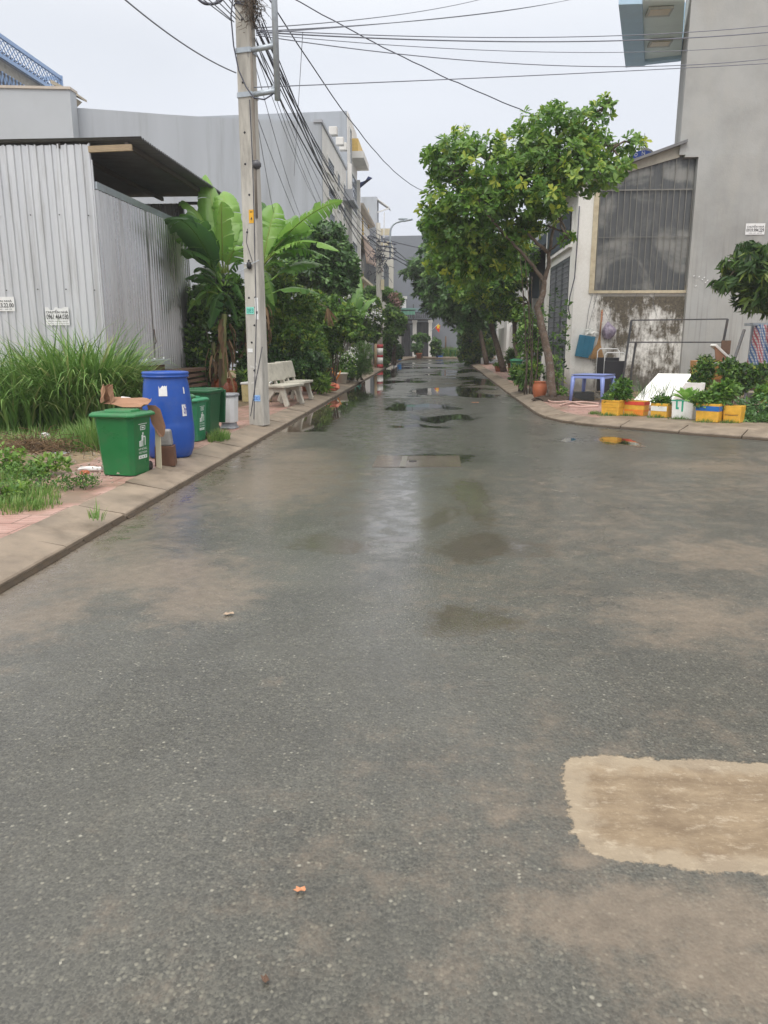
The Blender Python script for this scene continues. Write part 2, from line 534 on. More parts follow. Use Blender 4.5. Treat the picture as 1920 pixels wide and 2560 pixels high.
# --- road fields: every stain and pool is a patch of the road in metres
def fbm(x, y, s, o=4, seed=0.0):
    return noise.fractal(Vector((x * s, y * s, seed)), 1.0, 2.0, o, noise_basis='PERLIN_ORIGINAL')
def road_mat():
    m, t, b = newmat('wet_chip_asphalt')
    co = N(t, 'ShaderNodeTexCoord').outputs['Object']
    v = N(t, 'ShaderNodeTexVoronoi'); v.inputs['Scale'].default_value = 80
    wob = noise_node(t, co, 300, 2)
    lk(t, co, v.inputs['Vector'])
    sc = N(t, 'ShaderNodeSeparateColor'); lk(t, v.outputs['Color'], sc.inputs[0])
    rp = N(t, 'ShaderNodeValToRGB'); el = rp.color_ramp.elements
    el[0].position = 0; el[0].color = (.017, .0165, .0135, 1)
    el[1].position = 1; el[1].color = (.30, .29, .24, 1)
    for p_, c_ in ((.35, (.028, .0275, .022)), (.7, (.066, .064, .052)), (.94, (.118, .114, .09)), (.988, (.17, .16, .125))):
        q = el.new(p_); q.color = c_ + (1,)
    lk(t, sc.outputs[0], rp.inputs['Fac'])
    v2 = N(t, 'ShaderNodeTexVoronoi'); v2.inputs['Scale'].default_value = 210
    lk(t, co, v2.inputs['Vector'])
    s2 = N(t, 'ShaderNodeSeparateColor'); lk(t, v2.outputs['Color'], s2.inputs[0])
    fine = mix_node(t, rng_node(t, s2.outputs[1], 0, 1), (.020, .0195, .016), (.082, .080, .066))
    edge = rng_node(t, v.outputs['Distance'], .25, .62)
    stone = mix_node(t, edge, rp.outputs['Color'], fine)
    big = noise_node(t, co, .55, 5, .6)
    stone = mix_node(t, rng_node(t, big, .35, .68), stone, mix_node(t, .5, stone, (.065, .063, .052)))
    tone = rng_node(t, noise_node(t, co, 1.7, 6, .62), .3, .7, .82, 1.3)
    vs = N(t, 'ShaderNodeVectorMath', operation='SCALE'); lk(t, stone, vs.inputs[0]); lk(t, tone, vs.inputs['Scale'])
    stone = vs.outputs[0]
    n6 = noise_node(t, co, 5, 7, .68); n40 = noise_node(t, co, 45, 4, .7); n14 = noise_node(t, co, 14, 5, .65)
    nz = math_node(t, 'ADD', math_node(t, 'MULTIPLY', math_node(t, 'SUBTRACT', n6, .5), 3.6), math_node(t, 'MULTIPLY', math_node(t, 'SUBTRACT', n40, .5), 1.3))
    mudf = math_node(t, 'ADD', attr_node(t, 'mud'), nz)
    mudf = rng_node(t, mudf, -.6, 1.0, 0, .88, True)
    mudcol = mix_node(t, rng_node(t, n14, .3, .7), (.17, .130, .095), (.275, .212, .155))
    mudcol = mix_node(t, .42, mudcol, stone)
    col = mix_node(t, mudf, stone, mudcol)
    silt = math_node(t, 'ADD', attr_node(t, 'silt'), math_node(t, 'ADD', math_node(t, 'MULTIPLY', math_node(t, 'SUBTRACT', n6, .5), 1.0), math_node(t, 'MULTIPLY', math_node(t, 'SUBTRACT', n40, .5), .45)))
    silt = rng_node(t, silt, -.06, .06, 0, 1, True)
    ns = noise_node(t, co, 3.5, 6, .7, (1, 2.2, 1))
    siltcol = mix_node(t, rng_node(t, ns, .38, .62), (.155, .112, .072), (.25, .19, .125))
    siltcol = mix_node(t, rng_node(t, n40, .55, .7, 0, .5), siltcol, (.35, .285, .20))
    dv = N(t, 'ShaderNodeTexVoronoi'); dv.inputs['Scale'].default_value = 3.1; dv.inputs['Randomness'].default_value = 1; lk(t, co, dv.inputs['Vector'])
    dim = rng_node(t, math_node(t, 'ADD', dv.outputs['Distance'], math_node(t, 'MULTIPLY', n14, .16)), .19, .33, .8, 0, True)
    siltcol = mix_node(t, dim, siltcol, (.135, .09, .055))
    rim = rng_node(t, math_node(t, 'ADD', attr_node(t, 'silt'), math_node(t, 'MULTIPLY', math_node(t, 'SUBTRACT', n14, .5), 1.6)), .3, .95, .5, 0, True)
    siltcol = mix_node(t, rim, siltcol, (.34, .29, .22))
    ns2 = noise_node(t, co, 13, 6, .75, (.8, 1.5, 1))
    siltcol = mix_node(t, rng_node(t, ns2, .55, .66, 0, .6), siltcol, (.40, .34, .26))
    crust = rng_node(t, silt, .02, .98)
    col = mix_node(t, silt, col, siltcol)
    wetn = math_node(t, 'ADD', attr_node(t, 'wet'), math_node(t, 'ADD', math_node(t, 'MULTIPLY', math_node(t, 'SUBTRACT', n6, .5), .95), math_node(t, 'ADD', math_node(t, 'MULTIPLY', math_node(t, 'SUBTRACT', n14, .5), .5), math_node(t, 'MULTIPLY', math_node(t, 'SUBTRACT', n40, .5), .16))))
    wet = rng_node(t, wetn, -.10, .22, 0, 1, True)
    soft = rng_node(t, math_node(t, 'ADD', attr_node(t, 'soft'), math_node(t, 'ADD', math_node(t, 'MULTIPLY', math_node(t, 'SUBTRACT', n6, .5), 1.3), math_node(t, 'MULTIPLY', math_node(t, 'SUBTRACT', n14, .5), .8))), -.10, .36, 0, 1, True)
    damp = rng_node(t, wetn, -1.2, .05, 0, 1, True)
    col = mix_node(t, math_node(t, 'MULTIPLY', soft, .7), col, (.05, .038, .024))
    dk = N(t, 'ShaderNodeVectorMath', operation='SCALE'); lk(t, col, dk.inputs[0])
    lk(t, math_node(t, 'SUBTRACT', 1.0, math_node(t, 'ADD', math_node(t, 'MULTIPLY', math_node(t, 'MULTIPLY', wet, .42), math_node(t, 'SUBTRACT', 1.0, math_node(t, 'MULTIPLY', mudf, .85))), math_node(t, 'MULTIPLY', damp, .12))), dk.inputs['Scale'])
    lk(t, dk.outputs[0], b.inputs['Base Color'])
    r0 = rng_node(t, math_node(t, 'ADD', math_node(t, 'MULTIPLY', big, .6), math_node(t, 'MULTIPLY', n6, .4)), .35, .65, .42, .56)
    r0 = math_node(t, 'ADD', r0, math_node(t, 'MULTIPLY', silt, .25))
    r0 = math_node(t, 'SUBTRACT', r0, math_node(t, 'MULTIPLY', damp, .08))
    r1 = math_node(t, 'MULTIPLY', r0, math_node(t, 'SUBTRACT', 1.0, math_node(t, 'MULTIPLY', wet, .93)))
    lk(t, math_node(t, 'MAXIMUM', r1, .018), b.inputs['Roughness'])
    hgt = math_node(t, 'ADD', math_node(t, 'MULTIPLY', math_node(t, 'SUBTRACT', 1.0, v.outputs['Distance']), .7), math_node(t, 'MULTIPLY', n40, .5))
    hgt = math_node(t, 'MULTIPLY', hgt, math_node(t, 'SUBTRACT', 1.0, math_node(t, 'MULTIPLY', mudf, .6)))
    hgt = math_node(t, 'ADD', math_node(t, 'MULTIPLY', hgt, math_node(t, 'SUBTRACT', 1.0, math_node(t, 'MULTIPLY', silt, .85))), math_node(t, 'MULTIPLY', math_node(t, 'MULTIPLY', silt, math_node(t, 'ADD', ns, n14)), 2.2))
    rip = noise_node(t, co, 9, 2, .5, (.6, 1.6, 1))
    hgt = math_node(t, 'ADD', math_node(t, 'MULTIPLY', hgt, math_node(t, 'SUBTRACT', 1.0, wet)), math_node(t, 'MULTIPLY', math_node(t, 'MULTIPLY', wet, rip), .10))
    hgt = math_node(t, 'SUBTRACT', hgt, math_node(t, 'MULTIPLY', math_node(t, 'MULTIPLY', silt, dim), 1.5))
    bump_node(t, b, hgt, .6, .006)
    # thin film of rain water over everything, patchy
    covr = N(t, 'ShaderNodeMix'); covr.data_type = 'FLOAT'; lk(t, wet, covr.inputs[0]); covr.inputs[3].default_value = .015; lk(t, covr.outputs[0], b.inputs['Coat Roughness']); covr_ = [covr.inputs[2]]
    sh_ = math_node(t, 'MULTIPLY', attr_node(t, 'sheen'), rng_node(t, n6, .36, .55, .45, 1))
    shm = N(t, 'ShaderNodeMix'); shm.data_type = 'FLOAT'; lk(t, sh_, shm.inputs[0]); shm.inputs[3].default_value = .085; shr_in = shm.inputs[2]; shr = shm.outputs[0]
    film = rng_node(t, math_node(t, 'ADD', math_node(t, 'MULTIPLY', noise_node(t, co, .9, 5, .6, (1, .6, 1)), .7), math_node(t, 'MULTIPLY', n14, .3)), .36, .62, .45, 1)
    film = math_node(t, 'MULTIPLY', film, math_node(t, 'SUBTRACT', 1.0, math_node(t, 'MULTIPLY', silt, .9)))
    film = math_node(t, 'MULTIPLY', film, math_node(t, 'SUBTRACT', 1.0, math_node(t, 'MULTIPLY', mudf, .35)))
    film = math_node(t, 'MAXIMUM', math_node(t, 'MAXIMUM', film, sh_), soft)
    lk(t, film, b.inputs['Coat Weight'])
    b.inputs['Coat IOR'].default_value = 1.45
    lk(t, rng_node(t, math_node(t, 'ADD', math_node(t, 'MULTIPLY', n6, .5), math_node(t, 'MULTIPLY', big, .5)), .35, .65, .25, .40), shr_in)
    sh2 = N(t, 'ShaderNodeMix'); sh2.data_type = 'FLOAT'; lk(t, soft, sh2.inputs[0]); lk(t, shr, sh2.inputs[2]); sh2.inputs[3].default_value = .055
    lk(t, sh2.outputs[0], covr_[0])
    cb = N(t, 'ShaderNodeBump'); cb.inputs['Strength'].default_value = .22; cb.inputs['Distance'].default_value = .006
    lk(t, math_node(t, 'MULTIPLY', hgt, math_node(t, 'SUBTRACT', 1.0, math_node(t, 'MAXIMUM', wet, math_node(t, 'MULTIPLY', math_node(t, 'MAXIMUM', soft, sh_), .8)))), cb.inputs['Height']); lk(t, cb.outputs[0], b.inputs['Coat Normal'])
    b.inputs['IOR'].default_value = 1.42
    return m
M_road = road_mat()

def E_(cx, cy, rx, ry, z=0):
    """an oval patch given by the outline seen in the photo -> centre and radii on the road"""
    c = G(cx, cy); a = G(cx - rx, cy); b_ = G(cx + rx, cy); f = G(cx, cy - ry); n = G(cx, cy + ry)
    return (c.x, (f.y + n.y) / 2, abs(b_.x - a.x) / 2, abs(f.y - n.y) / 2)
k = 1.1573
pools = [E_(*[q * k for q in a]) for a in [(1012, 1076, 55, 30), (930, 1120, 42, 15), (1060, 1182, 120, 24), (715, 1176, 75, 20), (1015, 1338, 105, 38), (885, 1207, 30, 4),
         (925, 990, 115, 16), (1338, 955, 46, 10), (1232, 950, 26, 4), (1040, 1112, 52, 36), (860, 1160, 55, 10),
         (760, 850, 75, 30), (900, 880, 90, 7), (960, 905, 80, 8), (905, 925, 70, 5)]]
muds = [E_(*[q * k for q in a]) for a in [(330, 1240, 170, 40), (440, 1290, 90, 45), (60, 1340, 120, 60), (590, 1040, 130, 50), (640, 990, 100, 22), (590, 1470, 20, 13), (1500, 1340, 200, 60), (1550, 1200, 160, 40), (1090, 1765, 34, 28), (1400, 1990, 260, 75), (1620, 2020, 180, 90), (1560, 1010, 160, 16), (1600, 2090, 220, 70), (250, 1180, 160, 24), (1250, 1860, 70, 26)]]
silt_poly = [G(1412, 1888), G(1690, 1897), G(2300, 1925), G(2300, 2200), G(1920, 2184), G(1764, 2182), G(1634, 2166), G(1504, 2143), G(1447, 2104), G(1424, 2078), G(1432, 2030), G(1416, 1985), G(1406, 1940)]
silt_poly = [(p.x, p.y) for p in silt_poly]
def poly_sd(x, y, poly):
    d = 1e9; ins = False
    n = len(poly)
    for i in range(n):
        x1, y1 = poly[i]; x2, y2 = poly[(i + 1) % n]
        dx, dy = x2 - x1, y2 - y1
        u = max(0, min(1, ((x - x1) * dx + (y - y1) * dy) / (dx * dx + dy * dy + 1e-12)))
        d = min(d, math.hypot(x - x1 - u * dx, y - y1 - u * dy))
        if (y1 > y) != (y2 > y) and x < dx * (y - y1) / dy + x1: ins = not ins
    return d if ins else -d
KF = [(2.09, 60), (2.09, 33), (2.06, 21), (2.07, 15.9), (2.15, 14.9), (2.36, 14.2), (2.75, 13.65), (3.45, 13.1), (4.12, 12.45), (5.05, 11.83), (6.6, 10.9), (9.5, 9.4), (16, 6.4)]
def build_road():
    ys = [-4.0]
    while ys[-1] < 67:
        y = ys[-1]
        ys.append(y + (.25 if y < 1 else .045 if y < 5 else .07 if y < 10 else .1 if y < 18 else .16 if y < 30 else .35))
    xs = [-2.66]
    while xs[-1] < 17:
        x = xs[-1]
        xs.append(x + (.06 if x < 3.4 else .12 if x < 6 else .6))
    nx = len(xs)
    vs, mud, wet, silt, she, sof = [], [], [], [], [], []
    for y in ys:
        for x in xs:
            vs.append((x, y, 0))
            mu = -2.0
            for mi_, (cx, cy, rx, ry) in enumerate(muds):
                q = math.hypot((x - cx) / rx, (y - cy) / ry)
                if q < 2.5: mu = max(mu, (1 - q) * 1.1 + (.35 if mi_ in (0, 1, 3, 9, 10, 12) else 0))
            mu = max(mu, (.55 - (x + 2.63)) * 2.6 if y < 22 else -2)
            mu = max(mu, .5 * fbm(x, y, .3, 4, 3.1) * 2 - .55)
            we = so = -2.0
            wx_ = x + .22 * noise.noise(Vector((x * 1.7, y * .9, 4.4))) + .08 * noise.noise(Vector((x * 5, y * 3, 1.4)))
            wy_ = y + (.05 + y * .055) * noise.noise(Vector((x * 2.2, y * .8, 7.7)))
            for pi_, (cx, cy, rx, ry) in enumerate(pools):
                near_ = pi_ in (0, 1, 2, 3, 4, 5, 9, 10)
                q = math.hypot((wx_ - cx) / rx, (wy_ - cy) / ry)
                if q < 2.5 and near_: so = max(so, (1.15 - q) * .8)
                elif q < 2.5: we = max(we, (1 - q) * min(1, min(rx, ry) * 3 + .3))
            gw = .30 + .14 * noise.noise(Vector((y * .5, 1.7, 0))) + .05 * noise.noise(Vector((y * 2.3, 5.7, 0)))
            if y < 12.5: we = max(we, min(.0, (gw - (x + 2.63)) * 2.5))
            elif y < 45: we = max(we, (gw + .55 - (x + 2.63)) * 1.2)
            if y > 15.5:
                f = noise.fractal(Vector((x * .55, y * .42, 8.3)), 1.0, 2.0, 4, noise_basis='PERLIN_ORIGINAL')
                k_ = min(1, (y - 15.5) / 5)
                we = max(we, (f * 1.6 - .12) * k_ + (-.5) * (1 - k_))
            sw = .75 + .09 * y; xc = -.12 - .045 * y + .25 * noise.noise(Vector((y * .5, 3.3, 1)))
            she.append(math.exp(-((x - xc) / sw) ** 2) * max(0, min(1, (y - 2.6) / 3.2)) if y < 20 else .12)
            sof.append(so); mud.append(mu); wet.append(we); silt.append(max(-1, min(1, poly_sd(x, y, silt_poly) / .12)) if (x > -.2 and 1 < y < 4) else -1)
    fs = []
    for j in range(len(ys) - 1):
        for i in range(nx - 1):
            q = j * nx + i
            fs.append((q, q + 1, q + nx + 1, q + nx))
    me = bpy.data.meshes.new('road'); me.from_pydata(vs, [], fs)
    for nme, val in (('mud', mud), ('wet', wet), ('silt', silt), ('sheen', she), ('soft', sof)):
        a = me.attributes.new(nme, 'FLOAT', 'POINT'); a.data.foreach_set('value', val)
    me.materials.append(M_road)
    o = bpy.data.objects.new('road', me); COL.objects.link(o); tag(o, kind='structure')
    # road behind the viewer and on to the side
    c = MB()
    c.b2((-16, -30, -.03), (-2.66, -6, -.004)); c.b2((-2.66, -30, -.03), (30, -4, -.004)); c.b2((17, -4, -.03), (60, 12, -.004))
    tag(c.build('road', M_road), kind='structure')
build_road()

# --- sloping cast kerbs in separate lengths
def kerb_run(foot, side, width, name, seed, step=1.02, m=None):
    """foot = polyline at the road edge; side=+1: pavement to the left of travel"""
    r = random.Random(seed)
    pts = [Vector(p) for p in foot]
    seg = []
    for a, c in zip(pts[:-1], pts[1:]): seg.append((a, c, (c - a).length))
    tot = sum(s_[2] for s_ in seg)
    def at(d):
        for a, c, L in seg:
            if d <= L or (a, c, L) == seg[-1]:
                return a.lerp(c, min(1.0, d / L)), (c - a).normalized()
            d -= L
    def nrm(d):
        p1, t1 = at(max(0, d - .25)); p2, t2 = at(min(tot, d + .25))
        t_ = (t1 + t2).normalized()
        return Vector((-t_.y, t_.x)) * side
    kb = MB(); lip = MB()
    d = 0.0
    while d < tot - .05:
        L = step * r.uniform(.96, 1.04) if tot - d > step * 1.5 else tot - d
        j = r.uniform(-.009, .009); jo = r.uniform(-.012, .012)
        n_ = 4
        rows = []
        for q in range(n_ + 1):
            dd = d + .009 + (L - .018) * q / n_
            p, _ = at(dd); nn = nrm(dd)
            row = []
            for off, z in ((0, -.05), (0, .042), (.012, .052), (width * .5, .085 + j * .5), (width - .02, .122 + j), (width, .12 + j), (width, -.05)):
                z2 = z + (.003 * noise.noise(Vector((p.x * 3, p.y * 3, off * 5))) if z > 0 else 0)
                o2 = p + nn * (off + (jo if off > 0 else jo * .6))
                row.append((o2.x, o2.y, z2))
            rows.append(row)
        k_ = len(rows[0])
        vs = [v for row in rows for v in row]
        fs = []
        for q in range(n_):
            for i in range(k_ - 1):
                a = q * k_ + i
                fs.append((a, a + 1, a + k_ + 1, a + k_) if side > 0 else (a + k_, a + k_ + 1, a + 1, a))
        fs.append(tuple(range(k_ - 1, -1, -1)) if side > 0 else tuple(range(k_)))
        fs.append(tuple(n_ * k_ + i for i in range(k_)) if side > 0 else tuple(n_ * k_ + i for i in range(k_ - 1, -1, -1)))
        kb.add(vs, fs)
        # silt caught along the foot
        for q in range(n_):
            a, c = rows[q][0], rows[q + 1][0]
            nn = nrm(d + L * q / n_)
            hh = .028 + .014 * noise.noise(Vector((a[1] * 3, 2, 2)))
            lip.add([(a[0] - nn.x * .03, a[1] - nn.y * .03, .003), (c[0] - nn.x * .03, c[1] - nn.y * .03, .003), (c[0] - nn.x * .004, c[1] - nn.y * .004, hh), (a[0] - nn.x * .004, a[1] - nn.y * .004, hh)], [(0, 1, 2, 3) if side < 0 else (3, 2, 1, 0)])
        d += L
    o = kb.build(name, M_kerb); tag(o, kind='structure')
    l = lip.build('silt_line', M_dirtline, o)
    return o
kerb_run([(-2.63, -6), (-2.63, 3), (-2.62, 12), (-2.62, 47)], 1, .42, 'kerb', 3)
kerb_run([(x, y) for x, y in KF if y < 48][::1] and ([(2.09, 47)] + KF[1:]), 1, .40, 'kerb', 4, 1.0)

def tile_mat():
    m, t, b = newmat('worn_red_tiles')
    co = N(t, 'ShaderNodeTexCoord').outputs['Object']
    br = N(t, 'ShaderNodeTexBrick'); br.offset = 0.5
    br.inputs['Scale'].default_value = 1; br.inputs['Brick Width'].default_value = .3; br.inputs['Row Height'].default_value = .3; br.inputs['Mortar Size'].default_value = .006
    mp = N(t, 'ShaderNodeMapping'); mp.inputs['Rotation'].default_value = (0, 0, R(2)); lk(t, co, mp.inputs[0]); lk(t, mp.outputs[0], br.inputs['Vector'])
    wv = N(t, 'ShaderNodeTexWave'); wv.wave_type = 'RINGS'; wv.inputs['Scale'].default_value = 5.2; wv.inputs['Distortion'].default_value = 2.5; wv.inputs['Detail'].default_value = 1
    lk(t, co, wv.inputs['Vector'])
    base = mix_node(t, rng_node(t, noise_node(t, co, 3, 5), .35, .65), (.33, .17, .14), (.45, .29, .25))
    sp = rng_node(t, noise_node(t, co, 130, 2, .7), .56, .66, 0, .45)
    base = mix_node(t, sp, base, (.62, .50, .45))
    gro = rng_node(t, wv.outputs['Fac'], .0, .10, 1, 0)
    base = mix_node(t, math_node(t, 'MULTIPLY', gro, .7), base, (.16, .085, .065))
    base = mix_node(t, math_node(t, 'MULTIPLY', br.outputs['Fac'], .85), base, (.10, .07, .05))
    d = rng_node(t, noise_node(t, co, 1.3, 7, .7), .47, .62, 0, .85)
    base = mix_node(t, d, base, (.17, .125, .085))
    lk(t, base, b.inputs['Base Color']); b.inputs['Roughness'].default_value = .5
    h = math_node(t, 'SUBTRACT', 1.0, math_node(t, 'ADD', gro, br.outputs['Fac']))
    bump_node(t, b, h, .5, .006)
    return m
M_tile = tile_mat()
# left: tiled walk, then the earth lot
tag(MB().b2((-4.15, -6, -.05), (-3.035, 16.0, .108)).build('pavement', M_tile), kind='structure')
tag(MB().b2((-4.9, 16.0, -.05), (-3.035, 47.0, .106)).build('pavement', M_tile), kind='structure')
def lot():
    vs, fs = [], []
    nx, ny = 60, 110
    for j in range(ny + 1):
        for i in range(nx + 1):
            x = -4.02 - (i / nx) ** 1.3 * 22; y = -6 + 40 * j / ny
            e_ = min(1, (-4.02 - x) / 1.2)
            z = .118 + e_ * (.05 + .06 * fbm(x, y, .9, 4, 2.2)) + .012 * fbm(x, y, 5, 3, 1) + (-.02 if x > -4.1 else 0)
            vs.append((x + .12 * fbm(x, y, 1.2, 3, 9) * (1 if i < 4 else 0), y, z))
    for j in range(ny):
        for i in range(nx):
            a = j * (nx + 1) + i
            fs.append((a + 1, a, a + nx + 1, a + nx + 2))
    b = MB(); b.add(vs, fs, smooth=True)
    tag(b.build('vacant_ground', M_earth), kind='structure')
lot()
# right: pavement behind the kerb
def rpave():
    outer = [(2.485, 47), (2.485, 33), (2.455, 21), (2.465, 15.95), (2.53, 15.05), (2.70, 14.42), (3.02, 13.95), (3.70, 13.42), (4.36, 12.78), (5.26, 12.18), (6.8, 11.25), (9.7, 9.76), (16.2, 6.76)]
    poly = outer + [(40, 0), (40, 47)]
    b = MB(); n = len(poly)
    b.add([(x, y, .104) for x, y in poly], [tuple(range(n))])
    tag(b.build('pavement', M_tile), kind='structure')
rpave()
# concrete apron where the lane ends
b = MB(); b.prism([(-4.8, 47.1), (-2.66, 47.1), (-2.2, 56), (-1.2, 60.6), (3.2, 60.9), (9, 61), (9, 68), (-4.8, 68)], -.05, .10)
tag(b.build('apron', M_kerb), kind='structure')
# ================================================================== LEFT SIDE
# ------------------------------------------------------------------ wheelie bins
M_bgreen = mat('green_bin_plastic', (.012, .155, .045), .33, .12, 3, .06, 50, dirt=(.07, .12, .06), dscale=5, damt=.4)
M_bgreen2 = mat('faded_green_plastic', (.02, .19, .09), .4, .15, 4, .08, 50, dirt=(.12, .25, .17), dscale=7, damt=.5)
M_bgreen3 = mat('dark_green_plastic', (.008, .085, .030), .38, .15, 4, .08, 50)
M_decal = mat('white_decal', (.72, .76, .74), .5, .05, 20, 0, dirt=(.3, .5, .38), dscale=30, damt=.4)
def octo(w_, d_, c, z):
    a, q = w_ / 2, d_ / 2
    return [(-a + c, -q, z), (a - c, -q, z), (a, -q + c, z), (a, q - c, z), (a - c, q, z), (-a + c, q, z), (-a, q - c, z), (-a, -q + c, z)]
def loft(mb, rings, close=(True, True), tint=.5):
    n = len(rings[0]); vs = [v for r_ in rings for v in r_]; fs = []
    for j in range(len(rings) - 1):
        for i in range(n):
            a, c = j * n + i, j * n + (i + 1) % n
            fs.append((a, c, c + n, a + n))
    if close[0]: fs.append(tuple(range(n - 1, -1, -1)))
    if close[1]: fs.append(tuple((len(rings) - 1) * n + i for i in range(n)))
    mb.add(vs, fs, tint)
def wheelie(name, label, loc, rz, wd, dp, h, m, group, lid='closed', decal=True, ch=.05, writing=None):
    t = thing(name, label, 'bin', loc, rz, group)
    b = MB()
    if lid == 'open':
        r_ = [octo(wd * .78, dp * .74, ch * .8, 0), octo(wd * .96, dp * .95, ch, h * .93), octo(wd * 1.06, dp * 1.06, ch, h * .935), octo(wd * 1.08, dp * 1.08, ch, h * .985), octo(wd * 1.02, dp * 1.02, ch, h),
              octo(wd * .92, dp * .92, ch, h * .985), octo(wd * .90, dp * .88, ch, h * .93), octo(wd * .74, dp * .7, ch * .8, .03)]
        loft(b, r_, (True, True))
    else:
        loft(b, [octo(wd * .81, dp * .78, ch * .8, 0), octo(wd * .81, dp * .78, ch * .8, .02), octo(wd * .97, dp * .96, ch, h * .90), octo(wd * 1.03, dp * 1.02, ch, h * .905), octo(wd * 1.03, dp * 1.02, ch, h * .93)])
    b.build('body', m, t, bevel=.006)
    if lid == 'closed':
        l = MB()
        loft(l, [octo(wd * 1.13, dp * 1.13, ch * 1.1, h * .915), octo(wd * 1.15, dp * 1.15, ch * 1.1, h * .935), octo(wd * 1.13, dp * 1.13, ch * 1.1, h * .955), octo(wd * 1.02, dp * 1.02, ch, h * .985), octo(wd * .98, dp * .98, ch, h * .985)])
        loft(l, [octo(wd * .70, dp * .66, ch, h * .984), octo(wd * .64, dp * .60, ch, h * 1.02), octo(wd * .58, dp * .54, ch, h * 1.022)])
        l.build('lid', m, t, bevel=.006)
        hn = MB(); hn.tube([(-wd * .42, dp * .60, h * .93), (wd * .42, dp * .60, h * .93)], .013, 8)
        hn.build('handle', m, t)
    elif lid == 'open':
        hn = MB(); hn.tube([(-wd * .45, dp * .66, h * .99), (wd * .45, dp * .66, h * .99)], .016, 8); hn.box((-wd * .40, dp * .6, h * .97), (.04, .09, .06)); hn.box((wd * .40, dp * .6, h * .97), (.04, .09, .06))
        hn.build('handle', m, t)
        l = MB(); loft(l, [[(x, y, z) for x, y, z in octo(wd, .03, .01, h * .22)], [(x, y + .02, z) for x, y, z in octo(wd * 1.08, .04, .01, h * .97)]])
        o = l.build('lid', m, t, bevel=.004); o.location = (0, dp * .60, 0)
    for sx in (-1, 1):
        wb = MB(); wb.tube([(sx * wd * .34 - .02, dp * .40, .055), (sx * wd * .34 + .02, dp * .40, .055)], .055, 16)
        wb.build('wheel', M_black, t)
    if decal:
        # sticker on the road-facing side: square mark, figure dropping litter, two lines of words, foot strip
        s_ = MB(); x = wd / 2 * .985
        def rect(y0, z0, y1, z1, dx=0): s_.add([(x * (.80 + .17 * z0 / (h * .9)) + .006 + dx, y0, z0), (x * (.80 + .17 * z0 / (h * .9)) + .006 + dx, y1, z0), (x * (.80 + .17 * z1 / (h * .9)) + .006 + dx, y1, z1), (x * (.80 + .17 * z1 / (h * .9)) + .006 + dx, y0, z1)], [(0, 1, 2, 3)])
        y0, y1 = -dp * .16, dp * .20
        rect(y0, h * .79, y1, h * .80); rect(y0 + .03, h * .70, y0 + .04, h * .77); rect(y1 - .04, h * .70, y1 - .03, h * .77); rect(y0 + .03, h * .70, y1 - .03, h * .712); rect(y0 + .03, h * .758, y1 - .03, h * .77); rect(y0 + .055, h * .725, y1 - .055, h * .745)
        rect(.0, h * .625, .022, h * .66); rect(-.015, h * .53, .02, h * .62); rect(.02, h * .58, .055, h * .60); rect(.045, h * .45, .06, h * .59); rect(-.03, h * .44, -.012, h * .54); rect(.0, h * .44, .016, h * .54); rect(-.055, h * .44, -.035, h * .52); rect(-.06, h * .52, -.03, h * .53)
        rect(y0, h * .245, y1, h * .30)
        o = s_.build('sticker', M_decal, t)
        tm = MB()
        text_into(tm, 'HÃY BỎ RÁC', 0, 0, y1 - y0, h * .04); text_into(tm, 'VÀO THÙNG', 0, -h * .058, y1 - y0, h * .04)
        tm.v = [(x * (.80 + .17 * (h * .39 + z) / (h * .9)) + .006, y0 + xx, h * .385 + z) for xx, yy, z in tm.v]
        tm.build('lettering', M_decal, o)
        dk = MB()
        for q in range(3): dk.add([(x * .86 + .0085, y0 + .022 + q * .045, h * .262), (x * .86 + .0085, y0 + .036 + q * .045, h * .262), (x * .864 + .0085, y0 + .036 + q * .045, h * .283), (x * .864 + .0085, y0 + .022 + q * .045, h * .283)], [(0, 1, 2, 3)])
        dk.build('symbol', m, o)
    if writing:
        tm = MB(); text_into(tm, writing, -wd * .2, h * .74, wd * .55, h * .10, y=-dp * .5)
        tm.v = [(a, -dp / 2 * (.76 + .20 * c / (h * .9)) - .004, c) for a, _, c in tm.v]
        tm.build('lettering', M_ink, t)
    return t
GB = 'green wheelie bins along the kerb'
PZ = .112
wheelie('wheelie_bin', 'shiny green wheelie bin with torn cardboard on its lid, nearest to the viewer', (-3.25, 7.76, .118), R(-11), .47, .43, .66, M_bgreen, GB)
wheelie('wheelie_bin', 'green wheelie bin half hidden right behind the blue drum', (-3.38, 9.62, .116), R(-14), .44, .44, .70, mat('mid_green_plastic', (.012, .12, .04), .35, .15, 4, .08, 50, dirt=(.2, .3, .2), dscale=9, damt=.3), GB)
wheelie('wheelie_bin', 'paler green small wheelie bin with black handwriting 27/5', (-3.40, 10.45, .116), R(-12), .38, .38, .60, M_bgreen2, GB, writing='27/5')
wheelie('wheelie_bin', 'open dark green wheelie bin without its lid shut, beside the grey pedal bin', (-3.50, 11.20, .116), R(-8), .56, .46, .66, M_bgreen3, GB, lid='open', decal=False, ch=.03)
